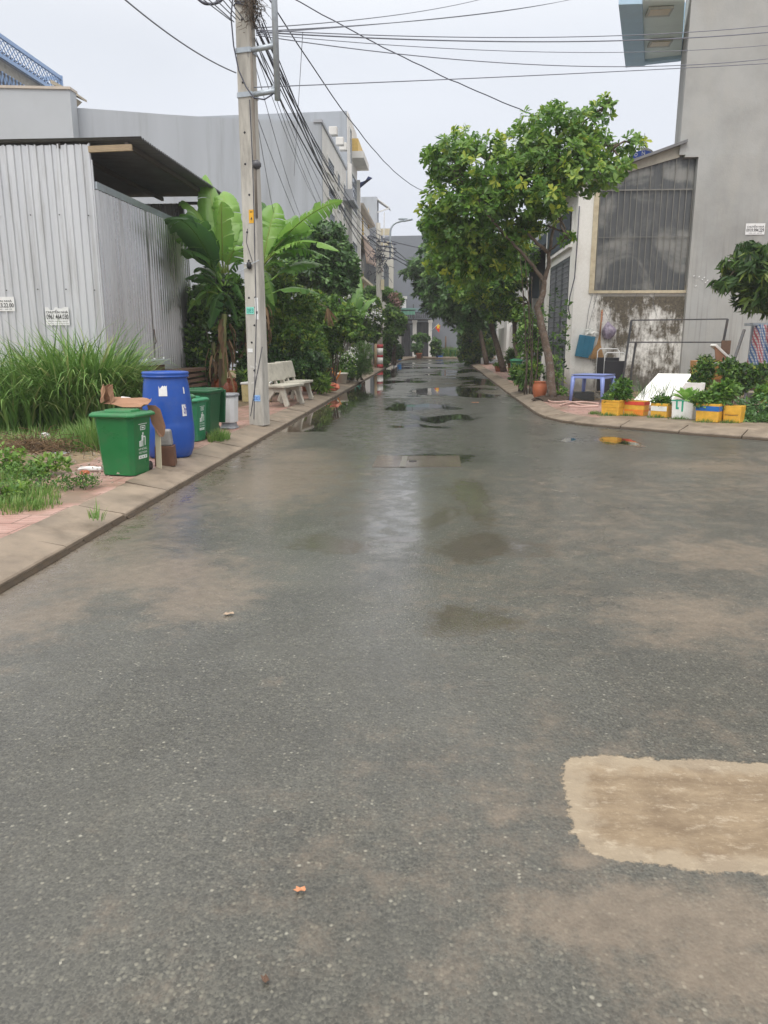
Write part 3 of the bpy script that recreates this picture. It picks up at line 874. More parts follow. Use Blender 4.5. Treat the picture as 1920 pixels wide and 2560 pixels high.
# torn cardboard on the lid
M_card = mat('brown_cardboard', (.30, .165, .10), .85, .12, 5, .15, 40, dirt=(.2, .11, .07), damt=.4)
t = thing('cardboard', 'torn brown cardboard sheet draped over the nearest green bin', 'cardboard', (-3.25, 7.76, .118), R(-6))
def crumple(mb, pts_grid, amp=.012, th=0):
    ny = len(pts_grid); nx = len(pts_grid[0]); vs = []
    for j in range(ny):
        for i in range(nx):
            p = Vector(pts_grid[j][i]); vs.append(p + Vector((rng.uniform(-amp, amp), rng.uniform(-amp, amp), rng.uniform(-amp, amp))))
    fs = [(j * nx + i, j * nx + i + 1, (j + 1) * nx + i + 1, (j + 1) * nx + i) for j in range(ny - 1) for i in range(nx - 1)]
    mb.add(vs, fs)
b = MB()
gx = [-.24, -.13, -.02, .09, .17, .215, .225]
rows = []
for j, y in enumerate((.08, .13, .19, .26)):
    row = []
    for i, x in enumerate(gx):
        z = .70 + .02 * j - (0 if x < .23 else (.03, .12, .26)[min(2, i - 4)] * (.6 + .25 * j))
        if i < 2: z += .015
        row.append((x, y, z))
    rows.append(row)
crumple(b, rows, .017)
b.build('sheet', M_card, t, solid=.005)
b = MB()
rows = [[(-.22 + .07 * math.cos(a) * (1 - .12 * j), .12 + .07 * math.sin(a), .72 + .055 * j + (.03 if i % 2 else 0)) for i, a in enumerate([x * PI / 4 - .6 for x in range(8)])] for j in range(4)]
crumple(b, rows, .012)
b.build('rolled_flap', M_card, t, solid=.004)
b = MB(); crumple(b, [[(.16, .26, .70), (.23, .28, .69), (.27, .30, .64)], [(.18, .29, .50), (.27, .33, .50), (.30, .34, .46)], [(.24, .30, .36), (.27, .33, .34), (.29, .34, .38)]], .008)
b.build('hanging_flap', M_card, t, solid=.005)
b = MB(); crumple(b, [[(-.13, .20, .735), (-.04, .24, .735), (.03, .25, .725)], [(-.12, .24, .78), (-.05, .27, .77), (.04, .28, .735)]], .006)
b.build('white_scrap', M_paper, t, solid=.002)
b = MB(); b.box((0, 0, .24), (.06, .012, .48), rx=R(-4)); 
tag(b.build('board_strip', M_cream, loc=(-3.00, 8.06, .115), bevel=.002), 'cream board strip standing between the nearest green bin and the drum', 'board')
t = thing('carton', 'soggy brown carton with a grey top squeezed against the blue drum', 'box', (-2.97, 8.36, .11), R(12))
MB().box((-.06, 0, .11), (.22, .2, .22), top=.93).build('box_body', mat('wet_cardboard', (.13, .06, .035), .6, .2, 8, .2), t, bevel=.004)
MB().box((-.07, .01, .31), (.19, .17, .18), top=.85).build('grey_bag', mat('grey_film', (.25, .24, .23), .4, .2, 12, .5, 20, bdist=.02), t, bevel=.02)
# blue drum
t = thing('plastic_drum', 'tall blue plastic drum with white sticker scraps behind the nearest green bin', 'drum', (-3.20, 8.98, .115))
b = MB(); b.lathe([(.235, 0), (.255, .02), (.285, .10), (.300, .22), (.302, .34), (.298, .40), (.296, .408), (.294, .44), (.283, .66), (.279, .70), (.277, .72), (.262, .86), (.248, .94), (.247, .965)], 40)
b.build('body', M_bluep, t)
b = MB(); b.lathe([(.255, .945), (.27, .95), (.272, .965), (.262, .97), (.268, .982), (.272, 1.0), (.262, 1.012), (.20, 1.012), (.19, .99), (0.0, .99)], 40)
b.build('lid', M_bluep, t)
for (a0, a1, z0, z1, jag_) in ((-1.55, -1.20, .74, .86, 1), (-.62, -.40, .50, .64, 0), (-.45, -.38, .76, .84, 0)):
    s_ = MB(); vs = []; n_ = 8
    for j in range(2):
        for i in range(n_ + 1):
            a = a0 + (a1 - a0) * i / n_; z = z0 if j == 0 else z1 - (.04 * abs(math.sin(i * 1.9)) if jag_ and i < 3 else .01 * (i % 2))
            rr = .2875 - .02 * (z - .6) / .3 + .004
            rr = np.interp(z, [.40, .44, .66, .72, .86, .94], [.298, .294, .283, .277, .262, .248]) + .003
            vs.append((rr * math.cos(a), rr * math.sin(a), z))
    s_.add(vs, [(i, i + 1, i + n_ + 2, i + n_ + 1) for i in range(n_)], smooth=True)
    st = s_.build('sticker', M_paper, t)
    if z0 == .50:
        tm = MB(); M_violet = mat('violet_print', (.10, .07, .35), .6, .2, 20, 0)
        for q in range(16):
            u = .08 + .84 * rng.random(); zz = .51 + .11 * rng.random(); a = a0 + (a1 - a0) * u; rr = float(np.interp(zz, [.44, .66], [.294, .283])) + .0055
            a2 = a + rng.uniform(.01, .03); hh = rng.uniform(.01, .04)
            tm.add([(rr * math.cos(a), rr * math.sin(a), zz), (rr * math.cos(a2), rr * math.sin(a2), zz), (rr * math.cos(a2), rr * math.sin(a2), min(.635, zz + hh)), (rr * math.cos(a), rr * math.sin(a), min(.635, zz + hh))], [(0, 1, 2, 3)])
        tm.build('print', M_violet, st)
# pedal bin
t = thing('pedal_bin', 'white pedal bin with grey rim and grey foot beside the concrete pole', 'bin', (-3.28, 12.0, .115), R(-5))
M_gp = mat('grey_plastic', (.22, .23, .25), .45, .1, 9, .05); M_wp = mat('offwhite_plastic', (.62, .63, .64), .4, .05, 5, .04, dirt=(.4, .38, .36), damt=.3)
b = MB(); loft(b, [octo(.24, .28, .05, .09), octo(.27, .31, .05, .50)]); b.build('body', M_wp, t, bevel=.01)
b = MB(); loft(b, [octo(.30, .34, .06, .50), octo(.31, .35, .06, .53), octo(.28, .32, .06, .55), octo(.24, .28, .05, .545)]); b.build('lid', M_gp, t, bevel=.008)
b = MB(); loft(b, [octo(.27, .31, .05, 0), octo(.22, .26, .05, .03), octo(.20, .24, .05, .09)]); b.box((0, -.17, .015), (.10, .06, .02)); b.build('foot', M_gp, t, bevel=.006)

# ------------------------------------------------------------------ near concrete pole
def sticker(parent, c, w_, h_, m, txt=None, inkm=None, yface=True, lines=None):
    """thin sheet glued to a pole face; local coordinates, facing -y"""
    b = MB(); b.box(c, (w_, .003, h_)); o = b.build('sticker', m, parent)
    if txt:
        tm = MB(); text_into(tm, txt, c[0] - w_ * .42, c[2] - h_ * .32, w_ * .84, h_ * .62, y=c[1] - .0035)
        tm.build('lettering', inkm, o)
    return o
POLE = G(648, 1066, .112)
t = thing('concrete_pole', 'tall grey concrete utility pole with holes and a lamp bracket, nearest the bins', 'utility pole', (-2.93, 12.62, .10), R(-14))
PH = 8.6
def pw(z): return .136 - .0036 * z, .122 - .003 * z   # half widths
b = MB()
prof = []
nz_ = 26
for j in range(nz_ + 1):
    z = PH * j / nz_; a, q = pw(z); c = .014
    ring = [(-a + c, -q, z), (a - c, -q, z), (a, -q + c, z), (a, q - c, z), (a - c, q, z), (-a + c, q, z), (-a, q - c, z), (-a, -q + c, z)]
    prof.append([(x + .004 * noise.noise(Vector((z * 2, x * 9, 1))), y + .004 * noise.noise(Vector((z * 2, y * 9, 5))), zz) for x, y, zz in ring])
loft(b, prof)
M_pole = mat('weathered_pole_concrete', (.46, .44, .40), .82, .16, 3, .45, 45, dirt=(.13, .12, .11), dscale=2.4, damt=.55, streak=(2.5, 2.5, .5), bdist=.006)
b.build('shaft', M_pole, t)
# black discs on the shaft stand in for shade in its bolt holes
hb = MB()
for z, dx in [(.42, -.03), (.9, .0), (1.35, -.03), (1.62, .03), (2.05, -.05), (2.62, -.03), (3.05, -.04), (3.6, .02), (4.05, -.03), (4.5, -.02), (5.2, -.02), (6.05, .0), (6.5, -.02)]:
    q = pw(z)[1]
    hb.tube([(dx, -q - .004, z), (dx, -q + .01, z)], .017, 10)
hb.tube([(.06, -pw(2.05)[1] - .005, 2.05), (.06, -pw(2.05)[1] + .01, 2.05)], .018, 8); hb.tube([(.06, -pw(1.9)[1] - .005, 1.9), (.06, -pw(1.9)[1] + .01, 1.9)], .018, 8)
hb.build('bolt_hole_shade', M_black, t)
M_teal = mat('teal_sticker', (.22, .62, .52), .6, .1, 20, 0); M_skyb = mat('light_blue_sticker', (.30, .50, .80), .6, .15, 20, 0); M_yplate = mat('amber_plate', (.72, .38, .02), .5, .1, 9, 0)
def pf(z): return -pw(z)[1] - .004
sticker(t, (-.035, pf(2.0), 1.85), .14, .11, M_teal, '083', mat('teal_ink', (.05, .3, .25), .6, .1, 9, 0))
sticker(t, (.03, pf(.45), .45), .12, .10, M_skyb, '0303', mat('blue_ink', (.03, .12, .5), .6, .1, 9, 0))
o = sticker(t, (.045, pf(3.25), 3.28), .085, .20, M_yplate)
tm = MB(); text_into(tm, '4', .03, 3.22, .03, .05, y=pf(3.25) - .0035); text_into(tm, 'II', .025, 3.335, .04, .02, y=pf(3.25) - .0035); tm.build('lettering', M_ink, o)
o = sticker(t, (.082, pf(1.95), 1.88), .055, .34, M_paper)
MB().b2((.068, pf(1.95) - .0045, 1.80), (.098, pf(1.95) - .0035, 1.84)).build('print', M_ink, o)
sticker(t, (-.06, pf(1.3), 1.22), .09, .06, M_paper)
# scraped adhesive marks
b = MB()
for z, x, w_, h_ in ((.95, -.02, .16, .035), (.82, .03, .12, .05), (.70, -.04, .10, .03), (1.0, .06, .05, .05), (1.1, .08, .012, .09), (.6, .05, .05, .02)):
    b.box((x * .7, pf(z) + .002, z), (w_ * .75, .002, h_), ry=R(rng.uniform(-14, 14)))
b.build('glue_residue', mat('glue_residue', (.52, .50, .47), .7, .15, 25, 0), t)
# bands, meter, alarm bell, nest
b = MB()
for z in (5.03, 5.64):
    a, q = pw(z); loft(b, [octo(2 * a + .03, 2 * q + .03, .02, z - .035), octo(2 * a + .03, 2 * q + .03, .02, z + .035)])
b.build('clamp', M_steel, t, each=True)
b = MB(); b.lathe([(0, -.07), (.04, -.058), (.068, -.025), (.072, .016), (.055, .05), (0, .06)], 18, c=(.155, -.09, 4.03)); b.tube([(.10, -.10, 4.08), (.19, -.10, 4.08)], .02, 8)
b.build('dome_fixture', mat('dark_grey_plastic', (.08, .08, .09), .35, .2, 9, .05), t)
b = MB(); b.lathe([(0, -.07), (.03, -.05), (.035, 0), (.03, .04), (0, .055)], 12, c=(-.01, pf(2.66) - .03, 2.55), sx=1.2); b.build('cable_clamp', M_black, t)
b = MB(); b.tube([(-.16, pf(2.7), 2.60), (-.01, pf(2.7) - .03, 2.55), (.16, pf(2.7) - .01, 2.62)], .006, 5); b.tube([(-.2, pf(2.7), 2.46), (-.02, pf(2.7) - .03, 2.52)], .006, 5); b.build('tie_wire', M_steel, t)
nest = MB()
r_ = random.Random(5)
for q in range(230):
    c = Vector((r_.gauss(.13, .05), r_.gauss(-.05, .07), r_.gauss(6.28, .13)))
    pts = [c]; d = Vector((r_.gauss(.2, 1), r_.gauss(0, 1), r_.gauss(-.9, .8))).normalized()
    for s_ in range(4):
        d = (d + Vector((r_.gauss(0, .5), r_.gauss(0, .5), r_.gauss(-.25, .5)))).normalized(); pts.append(pts[-1] + d * .06)
    nest.tube(pts, .0035, 3, cap=False)
tag(nest.build('straw_tangle', mat('straw', (.10, .075, .055), .9, .4, 20, 0), t), 'tangle of straw and old wire stuck behind the pole')
b = MB()
for q in range(9):
    z = 6.25 + .05 * q; a, c = pw(z)
    pts = [(math.cos(u) * (a + .03 + .02 * r_.random()), math.sin(u) * (c + .03 + .02 * r_.random()), z + .03 * math.sin(u * 2 + q)) for u in [x * PI / 6 for x in range(13)]]
    b.tube(pts, .008 if q % 2 else .012, 5)
b.box((0, -.16, 6.62), (.22, .10, .12)); b.box((.22, -.05, 6.9), (.12, .2, .3)); b.tube([(.1, -.1, 6.6), (.3, -.25, 6.62), (.42, -.3, 6.55)], .02, 6)
b.build('cable_wrap', M_cable, t)
# insulators at the top
b = MB()
for x, z in ((.25, 7.1), (.32, 6.95)): b.lathe([(.0, -.1), (.05, -.09), (.07, -.02), (.05, 0), (.07, .03), (.04, .08), (0, .1)], 12, c=(x, -.12, z))
b.build('insulator', mat('porcelain', (.55, .52, .47), .3, .1, 9, 0), t, each=True)
# cable running down the shaft
b = MB()
b.tube([(-.13, pf(6.3) - .01, 6.35), (-.16, pf(6.2) - .03, 6.1), (-.13, pf(6) - .04, 5.7), (-.05, pf(5.6) - .06, 5.35), (.08, pf(5.3) - .09, 5.10), (.22, pf(5.2) - .12, 4.93), (.38, pf(5.2) - .10, 4.90), (.48, -.12, 4.99)], .011, 6)
b.tube([(.085, pf(4.9), 4.95), (.10, pf(4) - .005, 4.1), (.095, pf(3.4) - .005, 3.3), (.08, pf(2.6), 2.62), (.075, pf(1.8) - .004, 1.8), (.02, pf(1), 1.0), (-.04, pf(.1), .1)], .0065, 5)
b.tube([(.16, pf(1.3), 1.28), (.02, pf(.7) - .006, .72), (-.10, pf(.3), .15)], .006, 5)
b.tube([(-.03, pf(3.1), 3.1), (-.06, pf(2.9), 2.9), (.04, pf(2.65) - .01, 2.6)], .005, 5)
b.build('drop_cable', M_cable, t)
b = MB(); a, q = pw(3)
b.add([(a + .003, .02, 2.95), (a + .02, -q - .0, 2.95), (pw(4.0)[0] + .03, -pw(4)[1], 4.9), (pw(4)[0] + .0, .02, 5.0)], [(0, 1, 2, 3)])
b.v = [(a_ - .0, b_, c_) for a_, b_, c_ in b.v]
M_cov = mat('brown_cover_strip', (.24, .21, .18), .8, .2, 4, .1)
cb = MB(); cb.tube([(pw(3.3)[0] + .005, -.10, 3.25), (pw(4)[0] + .008, -.09, 4.1), (pw(5)[0] + .006, -.08, 5.0), (pw(6)[0] + .006, -.07, 6.0)], .022, 8); cb.build('cable_cover', M_cov, t)
# lamp bracket
t = thing('lamp_bracket', 'galvanised pipe bracket clamped to the near concrete pole rising out of view', 'lamp bracket', (-2.93, 12.62, .10), R(-14))
b = MB()
for z in (5.03, 5.64): b.tube([(.07, -.06, z), (.545, -.12, z)], .038, 12)
b.build('arm', M_steel, t, each=True)
b = MB(); b.tube([(.555, -.12, 4.90), (.545, -.12, 6.6), (.50, -.12, 7.2), (.515, -.12, 7.6), (.62, -.12, 8.2), (1.0, -.12, 8.8), (1.7, -.12, 9.1)], .045, 14); b.build('pipe', M_steel, t)
b = MB()
for z in (5.03, 5.64): b.prism_y([(.45, z + .03), (.51, z + .03), (.51, z + .12)], -.125, -.115)
b.build('gusset', M_steel, t, each=True)
b = MB(); b.box((1.9, -.12, 9.14), (.7, .22, .08), top=.8); b.build('lamp_head', M_steel, t, bevel=.02)

# ------------------------------------------------------------------ concrete benches
M_bench = mat('terrazzo_concrete', (.47, .445, .38), .78, .10, 14, .3, 90, dirt=(.22, .20, .165), dscale=4, damt=.55)
def bench():
    t = thing('concrete_bench', 'x', 'bench', group='weathered concrete benches facing the lane')
    b = MB()  # seat slab: bench faces +x, length along y
    pts = []
    n_ = 12
    ring0, ring1 = [], []
    outl = [(-.16, -.50), (.25, -.52), (.28, -.45), (.28, .45), (.25, .52), (-.16, .50)]
    b.prism(outl, .40, .455); b.build('seat', M_bench, t, bevel=.012)
    b = MB()
    prof = [(-.20, .52), (-.165, .52), (-.25, .88), (-.285, .90), (-.30, .885)]
    vs = []
    b.add([(x, y, z) for y in (-.50, .50) for x, z in prof], [(4, 3, 2, 1, 0), (5, 6, 7, 8, 9)] + [(i, (i + 1) % 5, 5 + (i + 1) % 5, 5 + i) for i in range(5)])
    b.build('backrest', M_bench, t, bevel=.012)
    for y in (-.40, 0.0, .40):
        b = MB(); b.prism_y([(-.13, .40), (-.20, .40), (-.245, .60), (-.20, .60)], y - .035, y + .035); b.build('back_support', M_bench, t, bevel=.008)
    for y in (-.40, .40):
        b = MB()
        b.prism_y([(-.20, .40), (-.06, .40), (-.02, .30), (-.10, .20), (-.20, .06), (-.19, .0), (-.27, .0), (-.29, .05), (-.22, .22)], y - .045, y + .045)
        b.build('leg', M_bench, t, bevel=.015)
        b = MB()
        b.prism_y([(.06, .40), (.20, .40), (.24, .20), (.29, .05), (.28, .0), (.20, .0), (.18, .06), (.13, .24)], y - .045, y + .045)
        b.build('leg', M_bench, t, bevel=.015)
        b = MB(); b.prism_y([(-.06, .398), (.08, .398), (.13, .30), (-.02, .30)], y - .04, y + .04); b.build('leg_brace', M_bench, t, bevel=.008)
    return t
B0 = bench(); B0.location = (-3.24, 16.35, .11); B0.rotation_euler = (0, 0, R(-13)); B0['label'] = 'nearer weathered concrete bench beside the yellow foam box'
B1_ = copy_tree(B0); B1_.location = (-3.22, 17.62, .11); B1_.rotation_euler = (0, 0, R(-10)); B1_['label'] = 'farther weathered concrete bench beside the planters and orange bag'

# ------------------------------------------------------------------ pots and small things on the left walk
def pot(name, label, loc, r, h, m, kind='round', rim=True, cat='plant pot', group=None):
    t = thing(name, label, cat, loc, 0, group)
    b = MB()
    if kind == 'jar':
        pr = [(r * .62, 0), (r * .80, h * .15), (r * .98, h * .45), (r, h * .62), (r * .92, h * .82), (r * .80, h * .92), (r * .86, h * .96), (r * .9, h), (r * .80, h), (r * .72, h * .9), (0, h * .88)]
    else:
        pr = [(r * .70, 0), (r * .98, h * .86), (r * 1.08, h * .865), (r * 1.08, h), (r * .95, h), (r * .92, h * .88), (0, h * .88)]
    b.lathe(pr, 24); b.build('vessel', m, t)
    b = MB(); b.lathe([(r * .78, h * .9), (0, h * .93)], 18); b.build('soil', M_soil, t)
    return t
def plant(name, label, loc, kind, clumps, n, k_, size, m, cat='plant', stems=4, group=None, sm=None, **kw):
    t = thing(name, label, cat, loc, 0, group)
    foliage('foliage', kind, clumps, n, k_, size, m, t, **kw)
    if stems:
        b = MB()
        for q in range(stems):
            c = clumps[q % len(clumps)]
            e_ = (c[0] + rng.uniform(-.4, .4) * c[3], c[1] + rng.uniform(-.4, .4) * c[4], c[2] + .3 * c[5])
            a = rng.uniform(0, 6.28); s0 = Vector((.05 * math.cos(a), .05 * math.sin(a), 0))
            limbs(b, [s0, Vector(e_) * .5 + s0 * .5 + Vector((0, 0, .05)), e_], sm or .012, .004, 5, .012)
        b.build('stems', M_bark, t)
    return t
pj = G(560, 985, .13)
pot('glazed_jar', 'glossy red brown ceramic jar under the banana clump', (-4.75, 17.1, .14), .30, .50, M_terra, 'jar')
t = thing('taro_sprout', 'single young taro leaf on a stalk growing from the glazed jar', 'plant', (-4.75, 17.1, .58))
b = MB(); b.tube([(0, 0, -.05), (-.03, 0, .3), (-.05, -.02, .55)], .008, 6, tint=.6); b.build('stalk', M_ban, t, tint=True)
leaves_mesh('leaf', 'broad', [(-.05, -.02, .58), (-.05, -.02, .56)], [(.3, -.3, -.5), (-.4, .1, .8)], [(0, -1, .3), (0, -1, .3)], [.22, .25], [.55, .7], M_ban, t)
# yellow foam box
t = thing('foam_box', 'mouldy pale yellow foam box behind the concrete pole', 'box', (-4.05, 17.3, .11), R(4))
M_yf = mat('mouldy_yellow_foam', (.56, .47, .24), .8, .12, 6, .3, 60, dirt=(.25, .2, .1), dscale=5, damt=.6)
b = MB(); b.box((0, 0, .2), (.62, .42, .40), top=1.04); b.build('body', M_yf, t, bevel=.015)
b = MB(); b.box((0, 0, .42), (.67, .47, .05)); b.build('lid', M_foamw, t, bevel=.012)
# orange bag
t = thing('plastic_sack', 'crumpled salmon orange plastic sack lying on the kerb', 'bag', (-2.88, 20.75, .12), R(20))
def blob(rx, ry, rz_, amp=.15, n=18, m_=10, zc=0, seed=1):
    vs, fs = [], []
    for j in range(m_ + 1):
        ph = PI * j / m_ - PI / 2
        for i in range(n):
            a = 2 * PI * i / n; d = Vector((math.cos(ph) * math.cos(a), math.cos(ph) * math.sin(a), math.sin(ph)))
            s_ = 1 + amp * noise.noise(d * 2.6 + Vector((seed, 0, 0))) + amp * .6 * noise.noise(d * 7 + Vector((0, seed, 0)))
            vs.append((d.x * rx * s_, d.y * ry * s_, max(0.0, zc + d.z * rz_ * s_)))
    for j in range(m_):
        for i in range(n):
            a, c = j * n + i, j * n + (i + 1) % n
            fs.append((a, c, c + n, a + n))
    return vs, fs
M_orbag = mat('salmon_plastic_film', (.62, .17, .09), .38, .15, 9, .8, 16, bdist=.03)
b = MB(); v_, f_ = blob(.27, .2, .13, .35, 20, 12, .11, 3); b.add(v_, f_); b.build('sack_body', M_orbag, t)
b = MB(); v_, f_ = blob(.10, .09, .17, .45, 14, 9, .26, 5); b.add([(x - .12 + (z - .2) * -.3, y, z) for x, y, z in v_], f_); b.build('twisted_neck', M_orbag, t)
# watering can
t = thing('watering_can', 'upright orange plastic watering can beside the white pot', 'watering can', (-3.27, 24.2, .11))
M_or = mat('orange_plastic', (.62, .22, .02), .45, .15, 6, .05)
b = MB(); b.lathe([(.15, 0), (.16, .03), (.13, .30), (.11, .40), (.10, .41), (.09, .40)], 20); b.build('body', M_or, t)
b = MB(); b.tube([(.10, 0, .40), (.02, 0, .50), (-.08, 0, .50), (-.15, 0, .40), (-.15, 0, .18)], .014, 6); b.build('handle', M_or, t)
b = MB(); b.tube([(.12, 0, .08), (.25, .02, .30), (.30, .03, .42)], [.03, .02, .018], 8); b.build('spout', M_or, t)
pot('flower_pot', 'plain white round pot beside the orange watering can', (-2.98, 24.6, .11), .19, .34, mat('white_glaze', (.6, .57, .5), .4, .08, 6, .05))
t = thing('planter_trough', 'long teal painted trough of seedlings on the left kerb edge', 'planter', (-3.15, 27.6, .11))
M_tealp = mat('teal_paint', (.09, .36, .28), .55, .2, 6, .1, dirt=(.4, .4, .3), dscale=6, damt=.4)
b = MB(); loft(b, [octo(.34, 1.9, .02, 0), octo(.42, 2.0, .02, .30), octo(.36, 1.94, .02, .30), octo(.34, 1.9, .02, .24)]); b.build('trough', M_tealp, t)
foliage('seedlings', 'narrow', [(0, -.5, .42, .24, .5, .16), (0, .5, .38, .22, .5, .14)], 260, 4, .12, M_leafl, t, tint=(.6, .2))
t = thing('planter_trough', 'short teal painted trough beyond the long one, by the striped pole', 'planter', (-3.15, 30.4, .11))
b = MB(); loft(b, [octo(.34, .9, .02, 0), octo(.42, 1.0, .02, .34), octo(.36, .94, .02, .34), octo(.34, .9, .02, .28)]); b.build('trough', M_tealp, t)
foliage('seedlings', 'narrow', [(0, 0, .42, .2, .42, .14)], 120, 4, .12, M_leafl, t, tint=(.6, .2))
t = thing('planter_trough', 'low reddish brown trough behind the salmon sack', 'planter', (-3.42, 21.4, .11))
b = MB(); loft(b, [octo(.34, 1.3, .02, 0), octo(.42, 1.4, .02, .22), octo(.36, 1.34, .02, .22), octo(.34, 1.3, .02, .18)]); b.build('trough', M_terra2, t)
foliage('shoots', 'narrow', [(0, -.3, .5, .26, .35, .35), (-.05, .3, .6, .26, .35, .45)], 150, 5, .3, M_leafl, t, tint=(.55, .22), up=.6)

# ------------------------------------------------------------------ corrugated shed
M_zinc = mat('zinc_sheet', (.62, .63, .65), .36, .08, 1.3, .08, 30, metal=.45, dirt=(.33, .32, .30), dscale=2.2, damt=.6, streak=(3, 3, .25))
M_zinc2 = mat('zinc_sheet_side', (.50, .50, .50), .27, .12, 1.6, .08, 30, metal=.8, dirt=(.26, .24, .22), dscale=3, damt=.5, streak=(3, 3, .2))
M_roofd = mat('dark_roof_sheet', (.10, .105, .115), .55, .2, 3, .1)
SX, SY0, SY1 = -5.94, 13.7, 18.6
t = thing('shed', 'pale corrugated metal shed with a dark overhanging roof, left of the bins', 'shed', (0, 0, 0))
b = MB(); b.sheet((-13.5, SY0), (SX, SY0), .05, 4.765, .135, .026, jag=.03)
o = b.build('front_wall', M_zinc, t, solid=.002)
sc_ = MB()
for z in (3.6, 2.35, 1.2):
    for i in range(16): sc_.tube([(SX - .12 - i * .54 + .02 * (i % 3), SY0 - .026, z + .02 * math.sin(i)), (SX - .12 - i * .54 + .02 * (i % 3), SY0 - .034, z + .02 * math.sin(i))], .012, 6)
sc_.build('screws', M_dsteel, o)
b = MB(); b.sheet((SX, SY0 + .01), (SX, 15.98), .42, 4.03, .135, .055, 'wave')
b.build('side_panel', M_zinc2, t, solid=.002)
b = MB(); b.sheet((SX + .03, 16.04), (SX + .03, SY1), .12, 4.03, .135, .055, 'wave')
o = b.build('side_panel', M_zinc2, t, solid=.002)
b = MB(); b.tube([(SX + .06, 16.0, 1.7), (SX + .07, 16.0, 1.55), (SX + .09, 16.0, 1.45), (SX + .06, 16.0, 1.4)], .012, 6); b.build('latch', M_rust, t)
b = MB(); b.b2((SX - .02, SY0 + .03, 4.04), (SX + .05, SY1, 4.16)); b.build('wall_beam', M_steel, t)
b = MB(); b.sheet((-13.5, SY1), (SX - .01, SY1), .05, 4.6, .135, .022); b.build('back_wall', M_zinc2, t)
# roof: ribs run across, so the street eave is scalloped
def roof_sheet(x0, x1, y0, y1, z, pitch=.11, dep=.022):
    vs, fs = [], []; n_ = int((y1 - y0) / pitch * 6)
    for i in range(n_ + 1):
        y = y0 + (y1 - y0) * i / n_; h = dep * math.cos(2 * PI * y / pitch)
        for j in range(9):
            x = x0 + (x1 - x0) * j / 8
            vs.append((x, y, z + h + .02 * (x - x0) / (x1 - x0) + .01 * noise.noise(Vector((x, y, 0)))))
    for i in range(n_):
        for j in range(8):
            a = i * 9 + j; fs.append((a, a + 1, a + 10, a + 9))
    return vs, fs
b = MB(); v_, f_ = roof_sheet(-13.6, -5.02, SY0 - .07, 18.9, 4.80); b.add(v_, f_, smooth=True)
b.build('roof', M_roofd, t, solid=.004)
b = MB()
for x in (-5.30, -6.5, -8.4): b.b2((x - .03, SY0 - .02, 4.69), (x + .03, 18.8, 4.77))
b.build('purlin', mat('dark_purlin', (.05, .04, .035), .7, .3, 9, .2), t, each=True)
b = MB(); b.bar((SX - .02, SY0 - .03, 4.66), (-5.20, SY0 - .03, 4.68), .05, .10); b.build('timber_stub', M_wood, t)
b = MB(); b.b2((SX - .08, SY1 - .1, .1), (SX + .02, SY1, 4.62)); b.b2((-5.32, 18.52, .1), (-5.24, 18.6, 4.62)); b.b2((SX, 18.5, 4.12), (-5.25, 18.58, 4.22)); b.b2((SX, 18.5, 4.56), (-5.25, 18.58, 4.62)); b.build('post', M_dsteel, t, each=True)
b = MB(); b.b2((SX - .03, SY0 - .01, .1), (SX + .012, SY0 + .02, 4.5)); b.build('corner_flashing', M_zinc, t)
b = MB(); b.b2((-13.4, SY0 + .1, .12), (SX - .1, SY1 - .1, .14)); b.build('shed_floor', M_soil, t)
def poster(label, c, w_, h_, lines, group='house seller posters', rz=0.0, torn=False, name='poster'):
    t = thing(name, label, 'poster', c, rz, group)
    b = MB(); vs = []; nx, ny = 14, 6
    for j in range(ny + 1):
        for i in range(nx + 1):
            x = -w_ / 2 + w_ * i / nx; z = -h_ / 2 + h_ * j / ny
            if torn and j == ny: z -= h_ * (.16 if 3 <= i <= 5 else .07 if 8 <= i <= 10 else 0) * rng.uniform(.6, 1.2)
            vs.append((x, .003 * math.sin(x * 46), z))
    b.add(vs, [(j * (nx + 1) + i, j * (nx + 1) + i + 1, (j + 1) * (nx + 1) + i + 1, (j + 1) * (nx + 1) + i) for j in range(ny) for i in range(nx)])
    o = b.build('sheet', M_paper, t, solid=.001)
    tm = MB()
    for (s_, x, z, ww, hh) in lines: text_into(tm, s_, -w_ / 2 + x * w_, -h_ / 2 + z * h_, ww * w_, hh * h_, y=-.006)
    tm.build('lettering', M_ink, o)
    return t
a, c = P(112, 768, SY0 - .03), P(175, 813, SY0 - .03)
poster('white poster reading CHUYỂN NHÀ 0961.464.030 on the corrugated shed', ((a.x + c.x) / 2, SY0 - .030, (a.z + c.z) / 2), c.x - a.x, a.z - c.z,
       [('CHUYỂN NHÀ', .03, .66, .94, .20), ('0961.464.030', .04, .33, .93, .28), ('VĂN PHÒNG - KHO XƯỞNG - TRỌN GÓI', .08, .19, .84, .07), ('NHANH CHÓNG - UY TÍN - GIÁ RẺ - CHUYÊN NGHIỆP', .06, .07, .9, .045)], torn=True)
c = P(38, 778, SY0 - .03); a = P(-34, 742, SY0 - .03)
poster('white poster ending 09.23.22.00 at the far left of the corrugated shed', ((a.x + c.x) / 2, SY0 - .030, (a.z + c.z) / 2), c.x - a.x, a.z - c.z,
       [('CHUYỂN NHÀ', .04, .64, .88, .2), ('0909.23.22.00', .04, .26, .93, .3), ('TRỌN GÓI - GIÁ RẺ', .1, .1, .8, .08)], rz=0)
